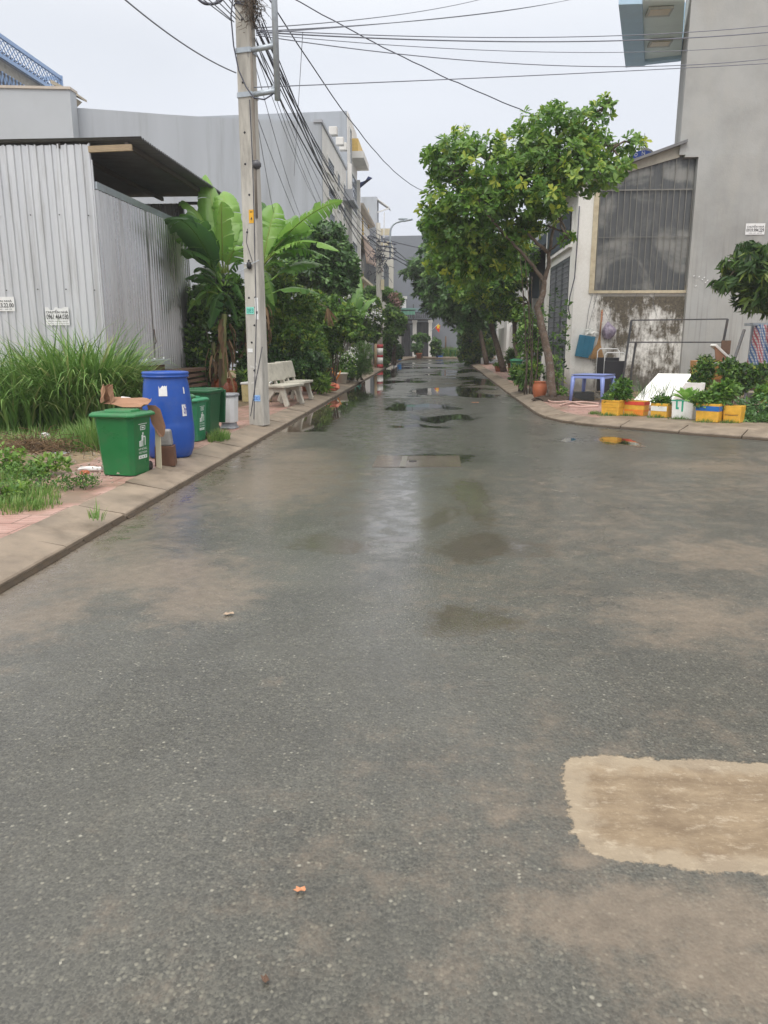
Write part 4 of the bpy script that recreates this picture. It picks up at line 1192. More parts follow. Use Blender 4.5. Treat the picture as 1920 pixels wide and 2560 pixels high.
# metal ledge and planks at the side wall
t = thing('sheet_metal_tray', 'galvanised tray on bolts standing against the shed side behind the grass', 'tray', (-5.55, 14.6, .15))
MB().b2((-.25, -.5, .86), (.2, .75, .96)).build('tray', M_steel, t, bevel=.008)
b = MB()
for y in (-.35, .1, .6): b.tube([(.12, y, .955), (.12, y, 1.0)], .018, 8)
b.build('bolt', mat('white_bolt', (.7, .7, .7), .4, .05, 9, 0), t, each=True)
MB().b2((-.22, -.4, 0), (.1, .7, .86)).build('stand', M_rust, t)
t = thing('timber_pile', 'dark rusty boards stacked beside the tray and behind the blue drum', 'boards', (-5.3, 16.2, .14))
b = MB()
for q in range(7): b.box((rng.uniform(-.03, .03), rng.uniform(-.1, .1), .06 + q * .11), (.40, 1.5, .06), rz=R(rng.uniform(-4, 4)))
b.build('boards', M_rust, t)
b.build('boards_top', M_rust, t).scale = (1, .6, .2)

# ------------------------------------------------------------------ grass and weeds of the lot
def blades(name, m, cells, n, hmin, hmax, wid, bend, org=(0, 0, 0), base_tint=.48, segs=5, label=None, parent=None):
    """cells = list of (x, y, radius x, radius y, weight, height factor)"""
    b = MB(); wts = [c[4] for c in cells]
    for q in range(n):
        c = rng.choices(cells, wts)[0]
        a = rng.uniform(0, 6.28); rr = rng.random() ** .6
        x = c[0] + math.cos(a) * rr * c[2]; y = c[1] + math.sin(a) * rr * c[3]
        h = rng.uniform(hmin, hmax) * c[5] * (1.05 - .35 * rr)
        az = math.atan2(y - c[1], x - c[0]) + rng.gauss(0, .9); bd = bend * rng.uniform(.3, 1.5)
        d = Vector((math.cos(az), math.sin(az), 0)); sd = Vector((-d.y, d.x, 0))
        sd = (sd + Vector((rng.gauss(0, .4), rng.gauss(0, .4), 0))).normalized()
        w0 = wid * rng.uniform(.6, 1.3); tn = base_tint + rng.gauss(0, .16) + (.3 if rng.random() < .06 else 0)
        vs, el = [], rng.uniform(1.15, 1.5)
        p = Vector((x, y, .10)); L = h / segs * 1.15; tt = []
        for s_ in range(segs + 1):
            u = s_ / segs; ww = w0 * (1 - u ** 1.8) * (.6 + .8 * math.sin(min(1, u * 1.6) * PI * .6))
            vs += [p - sd * ww / 2, p + sd * ww / 2]; tt += [tn + .15 * u] * 2
            p = p + (d * math.cos(el) + Vector((0, 0, 1)) * math.sin(el)) * L
            el -= bd * (u + .25) * .75
        b.add(vs, [(2 * i, 2 * i + 1, 2 * i + 3, 2 * i + 2) for i in range(segs)], tt, smooth=True)
    o = b.build(name, m, parent, tint=True)
    return o
tall = []
for (px, py, rr, hf, wt) in [(20, 1085, .7, 1.0, 1), (90, 1075, .6, 1.15, 1.2), (150, 1085, .5, 1.2, 1.2), (205, 1080, .45, 1.3, 1.5), (245, 1070, .35, 1.15, 1.0), (-60, 1080, .8, 1.0, 1), (120, 1040, .8, 1.0, 1.2), (215, 1035, .5, 1.1, 1.1), (40, 1045, .8, .95, 1)]:
    g_ = G(px, py, .12)
    tall.append((g_.x, g_.y + .5, rr, rr, wt, hf))
o = blades('tall_grass', M_grass, tall, 6200, .85, 1.5, .034, .62, segs=6)
tag(o, 'tall arching green grass in front of the corrugated shed', 'grass', kind='stuff')
low = []
for q in range(46):
    g_ = G(rng.uniform(-120, 330), rng.uniform(1088, 1130), .12)
    low.append((g_.x, g_.y, rng.uniform(.15, .4), rng.uniform(.15, .4), 1, rng.uniform(.6, 1.2)))
for (px, py, rr, hf) in [(230, 1125, .26, 1.9), (250, 1110, .25, 2.0), (205, 1120, .2, 1.5)]:
    g_ = G(px, py, .12); low += [(g_.x, g_.y, rr, rr, 5, hf)] * 1
o = blades('low_grass', M_grass, low, 3000, .12, .28, .011, .55, base_tint=.5, segs=4)
tag(o, 'short fine grass between the tall grass and the bins', 'grass', kind='stuff')
near = []
for (px, py, rr, hf) in [(20, 1265, .28, .8), (70, 1245, .26, .9), (110, 1225, .2, .7), (-20, 1240, .3, 1), (45, 1225, .25, .8), (5, 1200, .3, 1), (90, 1260, .2, .6), (245, 1292, .05, 1.1), (235, 1286, .05, .9)]:
    g_ = G(px, py, .13); near.append((g_.x, g_.y, rr, rr, rr * rr * 10, hf))
o = blades('low_grass', M_grass, near, 2600, .06, .17, .008, .6, base_tint=.58, segs=3)
tag(o, 'pale mossy grass spreading over the tiles at the left edge', 'grass', kind='stuff')
g_ = G(548, 1098, .12)
o = blades('grass_tuft', M_grass, [(g_.x, g_.y, .14, .3, 1, 1)], 420, .08, .2, .009, .6, base_tint=.5, segs=3)
tag(o, 'grass tuft on the kerb in front of the open dark green bin', 'grass', kind='stuff')
# weeds: small leafy plants
for i, (px, py, rx, h_, lb, sz, ti) in enumerate([(10, 1175, .35, .30, 'bright leafy weed at the left edge of the lot', .09, .7), (128, 1180, .26, .22, 'bright broadleaf weed between grass and red tiles', .075, .75), (95, 1215, .45, .10, 'low dull green creeping weed patch on the tiles', .035, .4), (200, 1212, .26, .10, 'small creeping weed patch left of the nearest bin', .035, .4),
        (60, 1190, .30, .12, 'sparse low weed on bare earth', .05, .55), (-10, 1245, .4, .2, 'leafy weed patch at the far left beside the kerb tiles', .06, .65)]):
    g_ = G(px, py, .14)
    plant('weed', lb, (g_.x, g_.y, .14), 'oval', [(0, 0, h_ * .35, rx * .75, rx * .6, h_ * .45)], int(80 if h_ > .15 else 150), 4, sz, M_leafl, stems=5, sm=.005, tint=(ti, .18), up=.7, group='weeds of the vacant lot')
# dead uprooted grass and litter
g_ = G(75, 1132, .13)
b = MB(); r_ = random.Random(8)
for q in range(520):
    c = Vector((g_.x + r_.gauss(0, .35), g_.y + r_.gauss(0, .22), .14 + abs(r_.gauss(0, .07))))
    d = Vector((r_.gauss(0, 1), r_.gauss(0, .6), r_.gauss(0, .35))).normalized() * r_.uniform(.1, .3)
    b.tube([c, c + d * .5 + Vector((0, 0, .03)), c + d], .004, 3, cap=False, tint=r_.random() * .8)
tag(b.build('dead_roots', M_dry, tint=True), 'heap of brown uprooted dead grass on the vacant lot', 'debris', kind='stuff')
M_lit = mat('dirty_plastic_scrap', (.5, .52, .55), .5, .25, 20, .3)
def scrap(label, px, py, sx, sy, m, rz=0, name='plastic_scrap', h=.02):
    g_ = G(px, py, .13)
    b = MB(); v_, f_ = blob(sx, sy, h, .5, 12, 5, h * .6, px); b.add(v_, f_)
    o = b.build(name, m, loc=(g_.x, g_.y, .125)); o.rotation_euler.z = rz
    tag(o, label, 'litter', 'litter on the vacant lot')
scrap('white crumpled cup on the heap of dead grass', 112, 1098, .07, .06, M_paper, h=.06, name='paper_cup')
scrap('pale blue plastic strip lying left of the nearest bin', 190, 1114, .16, .05, mat('blue_scrap', (.35, .45, .6), .5, .2, 12, .2), .4)
scrap('white plastic tray scrap right beside the nearest bin', 232, 1174, .17, .035, M_paper, .1, h=.025)
scrap('grey plastic scrap among the debris', 150, 1135, .12, .04, M_lit, .3)
scrap('small white scrap below the tall grass', 88, 1106, .06, .03, M_paper, .9)
scrap('pinkish brick fragment at the tile edge', 213, 1185, .05, .03, M_terra2, .9, name='brick_fragment', h=.03)
b = MB(); r_ = random.Random(3)
for q in range(700):
    g_ = G(r_.uniform(-150, 300), r_.uniform(1095, 1215), .12); s_ = r_.uniform(.006, .022)
    b.box((g_.x, g_.y, .15 + r_.uniform(-.02, .02)), (s_, s_ * r_.uniform(.5, 1.5), s_ * .6), rz=r_.uniform(0, 3), tint=r_.random())
tag(b.build('rubble', mat('rubble', (.36, .31, .25), .85, .4, 30, .2)), 'scattered small stones and rubble on bare earth', 'rubble', kind='stuff')

# ------------------------------------------------------------------ bananas
M_stem = leafmat('banana_stem', [(.06, .045, .025), (.13, .12, .045), (.22, .24, .08), (.30, .29, .12)], .5, .05)
def banana_leaf(mb, base, tip, lift, wid, tint, tears=6, fold=.35, petiole=.14, roll=0.0, seed=0, tdrop=.25):
    r = random.Random(seed)
    a, c = Vector(base), Vector(tip)
    mid = (a + c) / 2 + Vector((0, 0, lift))
    ns = 34
    def pt(u): return a * (1 - u) ** 2 + mid * 2 * u * (1 - u) + c * u * u
    pts = [pt(i / ns) for i in range(ns + 1)]
    L = sum((pts[i + 1] - pts[i]).length for i in range(ns))
    # midrib
    mb.tube([p - Vector((0, 0, .008)) for p in pts], [.022 * (1 - .85 * i / ns) for i in range(ns + 1)], 6, tint=min(.85, tint + .22))
    for sgn in (-1, 1):
        cuts = sorted(r.sample(range(6, ns - 2), min(tears, ns - 9))) if tears else []
        seg = []; cur = []
        drop = r.uniform(0, .12)
        for i in range(ns + 1):
            u = i / ns
            d = (pts[min(i + 1, ns)] - pts[max(i - 1, 0)]).normalized()
            sd = d.cross(Vector((0, 0, 1)))
            sd = Vector((1, 0, 0)) if sd.length < .05 else sd.normalized()
            sd = Matrix.Rotation(roll, 3, d) @ sd
            up = sd.cross(d).normalized()
            t_ = max(0, (u - petiole) / (1 - petiole))
            wv = wid * (math.sin(PI * min(1, t_) ** .62) ** .65 if 0 < t_ < 1 else 0) * .5 * (1 + .04 * math.sin(i * 2.3 + seed))
            ang = fold + drop
            p0 = pts[i]
            row = []
            for q in range(4):
                s_ = q / 3
                an = ang - s_ * (.9 + drop)   # rises from the midrib then droops
                row.append(p0 + sd * sgn * wv * s_ * math.cos(an * .6) + up * (wv * (math.sin(fold) * s_ * .9 - (tdrop + drop) * s_ * s_)) + d * wv * .25 * s_)
            cur.append(row)
            if i in cuts:
                seg.append(cur); cur = [[x.copy() for x in row]]
                drop = r.uniform(0, .55)
                for q in range(4): cur[0][q] -= up * (wv * drop * .5 * (q / 3) ** 2)
                for q in range(1, 4): seg[-1][-1][q] -= d * wv * .10 * q / 3
        seg.append(cur)
        for sg in seg:
            if len(sg) < 2: continue
            dt = r.gauss(0, .03)
            vs = [x for row in sg for x in row]
            tt = [tint + dt + (.05 if sgn > 0 else 0) - .05 * q for row in sg for q in range(4)]
            fs = []
            for i in range(len(sg) - 1):
                for q in range(3):
                    k_ = i * 4 + q; fs.append((k_, k_ + 1, k_ + 5, k_ + 4))
            mb.add(vs, fs, tt, smooth=True)
def Z4(x, y): return 420 + .3134 * x, 400 + .3134 * y
def banana(label, base, stems, leafs, Y, seed):
    t = thing('banana_plant', label, 'banana plant', base, 0, 'banana plants by the shed')
    bs = Vector(base); r = random.Random(seed)
    for (dx, dy, hx, hy, hz, r0) in stems:
        b = MB(); limbs(b, [(dx, dy, 0), (dx * .9 + hx * .1, dy, hz * .5), (hx, hy, hz)], r0, r0 * .55, 10, .015)
        b.t = [.45 + .8 * noise.noise(Vector((v[0] * 9, v[1] * 9, v[2] * 2.5))) for v in b.v]
        b.build('pseudostem', M_stem, t, tint=True)
        dry = MB()
        for q in range(20):
            a = r.uniform(0, 6.28); z0 = r.uniform(.35, .98) * hz; u = z0 / hz; cx = dx + (hx - dx) * u; cy = dy + (hy - dy) * u
            p = Vector((cx + math.cos(a) * r0 * .8, cy + math.sin(a) * r0 * .8, z0)); n_ = 7; ln = r.uniform(.3, .8); w_ = r.uniform(.02, .06)
            sd = Vector((-math.sin(a), math.cos(a), 0)); vs = []; o_ = 0.02
            for s_ in range(n_ + 1):
                uu = s_ / n_
                pp = p + Vector((math.cos(a), math.sin(a), 0)) * (.04 + .12 * math.sin(uu * 2.2)) - Vector((0, 0, ln * uu))
                if pp.z < .02: pp.z = .02
                ww = w_ * (1 - uu * .6) * (1 + .3 * math.sin(s_ * 2 + q))
                vs += [pp - sd * ww, pp + sd * ww]
            dry.add(vs, [(2 * i, 2 * i + 1, 2 * i + 3, 2 * i + 2) for i in range(n_)], r.random() * .9, smooth=True)
        dry.build('dry_sheaths', M_dry, t, tint=True)
    for i, (bx, by, tx, ty, dY, lift, wid, tint, tears, roll) in enumerate(leafs):
        b = MB()
        p0 = P(*Z4(bx, by), Y) - bs; p1 = P(*Z4(tx, ty), Y + dY) - bs
        banana_leaf(b, p0, p1, lift, wid * 1.48, tint, tears, roll=roll, seed=seed * 50 + i)
        b.build('leaf', M_ban, t, tint=True)
    return t
YA = 16.9
A0 = P(*Z4(430, 1700), YA)
banana('broad leaved banana plant beside the shed corner post', (A0.x, YA, .14), [(0, 0, P(*Z4(440, 1000), YA).x - A0.x, 0, 1.9, .11), (-.12, .15, -.2, .1, 1.3, .075)],
       [(430, 900, 130, 330, .5, .55, .62, .62, 6, .3), (440, 850, 300, 115, 1.2, .3, .45, .60, 4, .2), (440, 900, 425, 330, -.5, .25, .46, .66, 5, .75), (480, 900, 440, 250, .9, .7, .48, .66, 5, -.3),
        (420, 900, 100, 430, -.8, .55, .50, .34, 5, .2), (420, 960, 125, 720, -.9, .35, .55, .38, 5, -.2), (420, 1000, -20, 470, -1.9, .9, .55, .12, 5, .1), (410, 1020, 130, 950, -.5, .3, .45, .30, 4, .2),
        (420, 1080, 150, 1220, -.3, .45, .40, .58, 3, .4), (460, 950, 600, 820, .3, .25, .5, .40, 4, -.3), (470, 1000, 610, 1130, .2, .35, .4, .35, 5, .2), (450, 900, 560, 480, .8, .4, .42, .55, 4, .1),
        (430, 880, 240, 500, .9, .3, .5, .50, 4, .3), (440, 1050, 330, 1350, -.3, .35, .4, .15, 6, 0), (450, 1060, 560, 1330, .1, .3, .4, .2, 5, 0), (430, 940, 180, 620, .4, .3, .45, .4, 4, 0), (450, 900, 530, 430, .6, .3, .46, .6, 5, .2), (430, 950, 60, 640, -.3, .5, .46, .5, 6, .2), (440, 1000, 210, 900, .2, .4, .42, .5, 6, 0), (450, 1000, 550, 980, .2, .4, .40, .5, 6, 0), (430, 1050, 210, 1130, -.2, .45, .42, .5, 6, .1), (460, 900, 600, 700, -.3, .4, .46, .6, 6, .1), (440, 1000, 300, 1180, .1, .35, .4, .42, 5, 0)], YA, 1)
YB = 18.6
B0_ = P(*Z4(700, 1650), YB)
banana('banana plant with long arching leaves behind the concrete pole', (B0_.x, YB, .14), [(0, 0, P(*Z4(745, 900), YB).x - B0_.x, 0, 2.3, .12), (-.3, .1, -.2, .05, 1.6, .09)],
       [(750, 850, 870, 340, .4, .25, .52, .62, 6, .7), (740, 820, 770, 345, 1.0, .2, .7, .28, 9, .8), (760, 830, 1395, 325, .2, .55, .55, .62, 9, -.35), (770, 800, 1020, 440, 1.0, .3, .5, .45, 8, -.2),
        (760, 820, 1030, 530, .5, .3, .55, .50, 8, -.3), (740, 850, 1370, 730, -.4, .75, .52, .68, 8, .05), (760, 860, 1300, 800, .3, .65, .48, .50, 11, .05), (820, 960, 1240, 840, .6, .4, .42, .52, 10, .2),
        (800, 1080, 1215, 1075, .3, .35, .38, .40, 6, .1), (740, 860, 600, 560, .3, .35, .6, .55, 3, .2), (750, 900, 850, 1170, 0, .5, .4, .55, 5, .2), (730, 900, 620, 700, 1.0, .3, .55, .30, 6, .3), (760, 840, 950, 620, 1.3, .4, .5, .3, 7, .2),
        (740, 950, 830, 1250, .5, .3, .4, .35, 6, 0), (760, 840, 1180, 560, .8, .35, .48, .58, 9, -.2), (760, 830, 930, 470, .9, .3, .46, .6, 8, -.1), (760, 870, 1120, 720, .4, .5, .46, .6, 9, 0), (750, 900, 1000, 900, .2, .5, .42, .5, 9, 0)], YB, 2)
# a third, small and dark, near the house with the awning
YC = 27.0
C0 = P(880, 880, YC)
t = thing('banana_plant', 'smaller banana plant among white flowers farther down the left walk', 'banana plant', (C0.x, YC, .12), 0, 'banana plants by the shed')
b = MB(); limbs(b, [(0, 0, 0), (.02, 0, .9), (0, 0, 1.7)], .09, .05, 8); b.build('pseudostem', M_stem, t, tint=True)
for i, (tx, ty, dY, lift, wid, ti) in enumerate([(838, 700, 0, .3, .5, .45), (905, 735, .3, .5, .5, .5), (925, 790, -.2, .6, .5, .6), (940, 745, .8, .5, .5, .5), (860, 760, -.4, .3, .45, .35), (900, 690, 1, .2, .5, .45)]):
    b = MB(); banana_leaf(b, (0, 0, 1.6), P(tx, ty, YC + dY) - Vector((C0.x, YC, .12)), lift, wid, ti, 7, seed=700 + i); b.build('leaf', M_ban, t, tint=True)

# ------------------------------------------------------------------ shrubs and trees on the left walk
def bush(name, label, cat, Y, spots, n, k_, size, m, group, kind='oval', z0=.12, stems=8, **kw):
    """spots = (px, py, half width px, half height px, half depth m) outline of each leafy mass seen at distance Y"""
    cl = []
    base = None
    for (px, py, hw, hh, dp, *dy) in spots:
        yy = Y + (dy[0] if dy else 0)
        c = P(px, py, yy); e1 = P(px + hw, py, yy); e2 = P(px, py - hh, yy)
        cl.append([c.x, yy, c.z, abs(e1.x - c.x), dp, abs(e2.z - c.z)])
    bx = sum(c[0] for c in cl) / len(cl)
    base = (bx, Y, z0)
    cl = [(c[0] - bx, c[1] - Y, c[2] - z0, c[3], c[4], c[5]) for c in cl]
    t = thing(name, label, cat, base, 0, group)
    foliage('foliage', kind, cl, n, k_, size, m, t, **kw)
    b = MB()
    for q in range(stems):
        c = cl[q % len(cl)]
        a = rng.uniform(0, 6.28)
        limbs(b, [(.12 * math.cos(a), .12 * math.sin(a), 0), (c[0] * .4, c[1] * .4, c[2] * .5), (c[0] + rng.uniform(-.4, .4) * c[3], c[1], c[2] + .3 * c[5])], .03, .008, 6, .03)
    b.build('stems', M_bark, t)
    return t
GL = 'shrubs along the left walk'
bush('shrub', 'dense fresh green climbing shrub just right of the concrete pole', 'shrub', 20.0, [(700, 700, 38, 45, .5), (715, 770, 60, 60, .6), (735, 840, 70, 60, .7), (715, 905, 62, 50, .6), (765, 760, 30, 30, .4), (690, 800, 40, 60, .6), (775, 880, 45, 45, .5)], 5200, 6, .105, M_leaf, GL, tint=(.60, .19), shell=.7, stems=14)
bush('shrub', 'leafy green shrub between the benches and the white fence', 'shrub', 22.5, [(800, 770, 45, 40, .6), (835, 805, 48, 40, .6), (800, 835, 45, 45, .6), (860, 790, 36, 30, .5), (790, 890, 35, 40, .5), (880, 830, 26, 25, .5), (828, 860, 30, 30, .4)], 3600, 5, .12, M_leaf, GL, tint=(.55, .2), shell=.7, stems=12)
t = bush('broadleaf_tree', 'round dark broadleaf tree rising behind the banana leaves', 'tree', 25.5, [(812, 590, 52, 34, 1.0), (770, 620, 55, 40, 1.0), (840, 640, 46, 45, 1.0), (800, 680, 80, 45, 1.2), (850, 705, 40, 30, .9), (745, 670, 40, 40, 1), (865, 675, 28, 40, .6)], 3000, 7, .21, M_leafd, 'trees of the lane', kind='broad', stems=10, tint=(.5, .24), spread=.25)
b = MB(); limbs(b, [(.1, 0, 0), (.0, 0, 1.6), (.05, 0, 3.3)], .11, .05, 9, .03); b.build('trunk', M_bark, t)
b = MB(); r_ = random.Random(2); c = P(828, 785, 21.6) - Vector((0, 0, 0))
t = thing('dead_fan_leaf', 'withered brown leaf hanging over the green shrubs', 'leaf', (c.x, 21.6, c.z), 0)
for q in range(14):
    a = r_.uniform(-.9, .9); d = Vector((math.sin(a) * .5 + .2, r_.uniform(-.2, .2), -math.cos(a))); vs = []
    for s_ in range(5):
        u = s_ / 4; p = Vector((-.1, 0, .15)) + d * .5 * u; w_ = .03 * (1 - u * .8); vs += [p - Vector((w_, 0, 0)), p + Vector((w_, 0, 0))]
    b.add(vs, [(2 * i, 2 * i + 1, 2 * i + 3, 2 * i + 2) for i in range(4)], .3 + .6 * r_.random())
b.build('blade', M_dry, t, tint=True)
b = MB(); b.tube([(-.1, .03, .18), (-.35, .1, .28), (-.6, .1, .1), (-.7, .1, -.8), (-.7, .1, -1.8), (-.7, .1, .12 - c.z)], .012, 5); b.build('stalk', M_bark, t)
bush('fern_bush', 'feathery bright green asparagus bush near the kerb', 'shrub', 26.5, [(885, 905, 22, 25, .5), (905, 885, 25, 30, .5), (915, 918, 16, 20, .4), (890, 930, 20, 14, .4)], 1500, 8, .13, M_leafl, GL, kind='thread', tint=(.42, .14), up=.65, stems=6)
t = bush('flowering_shrub', 'white flowering shrub beside the white round pot', 'shrub', 25.3, [(868, 905, 17, 20, .4), (860, 930, 18, 14, .35), (875, 930, 14, 12, .3)], 420, 5, .11, M_leaf, GL, tint=(.5, .2), stems=5)
foliage('flowers', 'oval', [(.05, -.1, .8, .35, .35, .4)], 70, 4, .07, M_flow, t, tint=(.6, .2))
t = thing('agave', 'spiky grey green agave among the pots', 'plant', (-3.75, 25.4, .12))
pos, dr = [], []
for q in range(46):
    a = q * 2.4; e_ = .35 + .95 * (q / 46); pos.append((0, 0, .25)); dr.append((math.cos(a) * math.cos(e_), math.sin(a) * math.cos(e_), math.sin(e_)))
leaves_mesh('leaves', 'narrow', pos, dr, [(0, 0, 1)] * 46, [.85] * 46, [.4 + .3 * rng.random() for _ in range(46)], M_leafd, t)
b = MB(); b.lathe([(.16, 0), (.2, .28), (0, .26)], 14); b.build('pot', M_terra2, t)
bush('shrub', 'yellowish palm like shoots beside the farther bench', 'shrub', 19.8, [(805, 960, 14, 16, .35), (795, 945, 16, 14, .3), (760, 925, 20, 12, .4)], 170, 6, .26, M_leafl, GL, kind='narrow', tint=(.75, .2), up=.6, stems=3)
bush('shrub', 'dark low undergrowth behind the concrete benches', 'shrub', 19.6, [(700, 935, 45, 35, .4), (760, 910, 55, 32, .4), (690, 900, 30, 40, .4)], 1500, 5, .11, M_leafd, GL, tint=(.35, .2), stems=6)
bush('shrub', 'leafy undergrowth between the shed and the glazed jar', 'shrub', 18.2, [(500, 900, 26, 60, .5), (515, 950, 22, 30, .4), (492, 830, 14, 50, .5), (505, 760, 22, 50, .5), (560, 860, 30, 60, .3, .9), (615, 830, 22, 90, .4, .9), (620, 930, 20, 50, .4, .5), (545, 770, 26, 50, .4, .8), (580, 730, 26, 40, .4, .9), (530, 700, 22, 40, .4, .9), (600, 800, 20, 50, .4, .8), (560, 840, 26, 40, .4, .6)], 3400, 5, .16, M_leaf, GL, tint=(.42, .2), stems=8)
bush('shrub', 'drooping leafy plant right beside the foot of the near pole', 'shrub', 17.6, [(600, 975, 14, 18, .25), (612, 955, 12, 22, .25)], 130, 6, .22, M_leaf, GL, kind='narrow', tint=(.5, .2), stems=3)
t = bush('flowering_shrub', 'tall frangipani shrub with white flowers before the striped pole', 'shrub', 34.0, [(905, 790, 26, 24, .7), (925, 765, 24, 22, .7), (885, 760, 22, 25, .7), (935, 800, 24, 18, .6), (900, 830, 26, 22, .6), (930, 835, 20, 20, .6), (862, 800, 22, 26, .6), (880, 730, 22, 20, .6)], 1800, 6, .17, M_leaf, GL, tint=(.48, .22), stems=10)
foliage('flowers', 'oval', [(0, -.6, 2.6, .9, .5, .5), (-.6, -.5, 3.4, .5, .5, .4), (.6, -.6, 2.3, .4, .4, .3)], 150, 4, .11, M_flow, t, tint=(.6, .2))
bush('shrub', 'bright green shrub hiding the gate side of the left houses', 'shrub', 41.5, [(978, 790, 18, 24, .9), (990, 815, 20, 26, .9), (975, 840, 16, 26, .9), (1000, 800, 14, 14, .7)], 1200, 6, .22, M_leafl, GL, tint=(.5, .2), stems=6)
bush('shrub', 'dark green shrub low on the kerb beyond the striped pole', 'shrub', 43.5, [(985, 878, 18, 20, .8), (968, 885, 16, 20, .8), (998, 880, 8, 14, .6)], 900, 6, .18, M_leafd, GL, tint=(.4, .2), stems=6)
bush('shrub', 'grey green tuft at the foot of the striped pole', 'shrub', 40.5, [(962, 905, 10, 13, .5), (955, 885, 8, 12, .4)], 300, 6, .14, M_leafl, GL, tint=(.4, .2), stems=3)
bush('vine', 'leafy vine with pinkish bracts tumbling over the green awning', 'vine', 47.0, [(955, 735, 28, 16, 1.2), (985, 750, 20, 16, 1.0), (930, 730, 20, 10, 1.0)], 1200, 5, .22, M_leafl, None, tint=(.5, .2), stems=3)
t = bush('vine', 'dried pinkish flower vine hanging at the awning end', 'vine', 46.0, [(992, 765, 10, 18, .6), (985, 745, 12, 12, .6), (995, 785, 6, 16, .4)], 170, 5, .16, M_pink, None, tint=(.5, .3), stems=3)
# ================================================================== RIGHT SIDE
# ------------------------------------------------------------------ main tree and the others of the right walk
def tree(label, base, trunk, branches, clumps, n, k_, size, m, kind='broad', r0=.12, trunk_mat=None, name='street_tree', group='trees of the lane', **kw):
    t = thing(name, label, 'tree', base, 0, group)
    bs = Vector(base)
    b = MB(); limbs(b, [Vector(p) - bs for p in trunk], r0, r0 * .5, 10, .012); b.build('trunk', trunk_mat or M_bark, t)
    b = MB()
    for path, ra, rb in branches: limbs(b, [Vector(p) - bs for p in path], ra, rb, 7, .02)
    cl = [(c[0] - bs.x, c[1] - bs.y, c[2] - bs.z, c[3], c[4], c[5]) for c in clumps]
    tips = [Vector(p[-1]) - bs for p, _, _ in branches] or [Vector(trunk[-1]) - bs]
    for c in cl:
        q = min(tips, key=lambda v: (v - Vector(c[:3])).length)
        limbs(b, [q, (q + Vector(c[:3])) / 2 + Vector((0, 0, .1)), Vector(c[:3])], .03, .012, 5, .05)
        for _ in range(3):
            e_ = Vector(c[:3]) + Vector((rng.uniform(-1, 1) * c[3], rng.uniform(-1, 1) * c[4], rng.uniform(-.6, 1) * c[5])) * .8
            limbs(b, [Vector(c[:3]), e_], .012, .005, 4, .02)
    b.build('limbs', M_bark, t)
    foliage('crown', kind, cl, n, k_, size, m, t, **kw)
    return t
def pc(px, py, hw, hh, dp, Y):
    c = P(px, py, Y); e1 = P(px + hw, py, Y); e2 = P(px, py - hh, Y)
    return (c.x, Y, c.z, abs(e1.x - c.x), dp, abs(e2.z - c.z))
YT = 18.0
tb = G(1380, 1001, .115)
def tp(px, py, dY=0): return P(px, py, YT + dY)
M_leafm = leafmat('rosette_leaves', [(.014, .045, .012), (.05, .125, .022), (.11, .24, .038), (.21, .36, .06), (.50, .55, .07)], .36, .42)
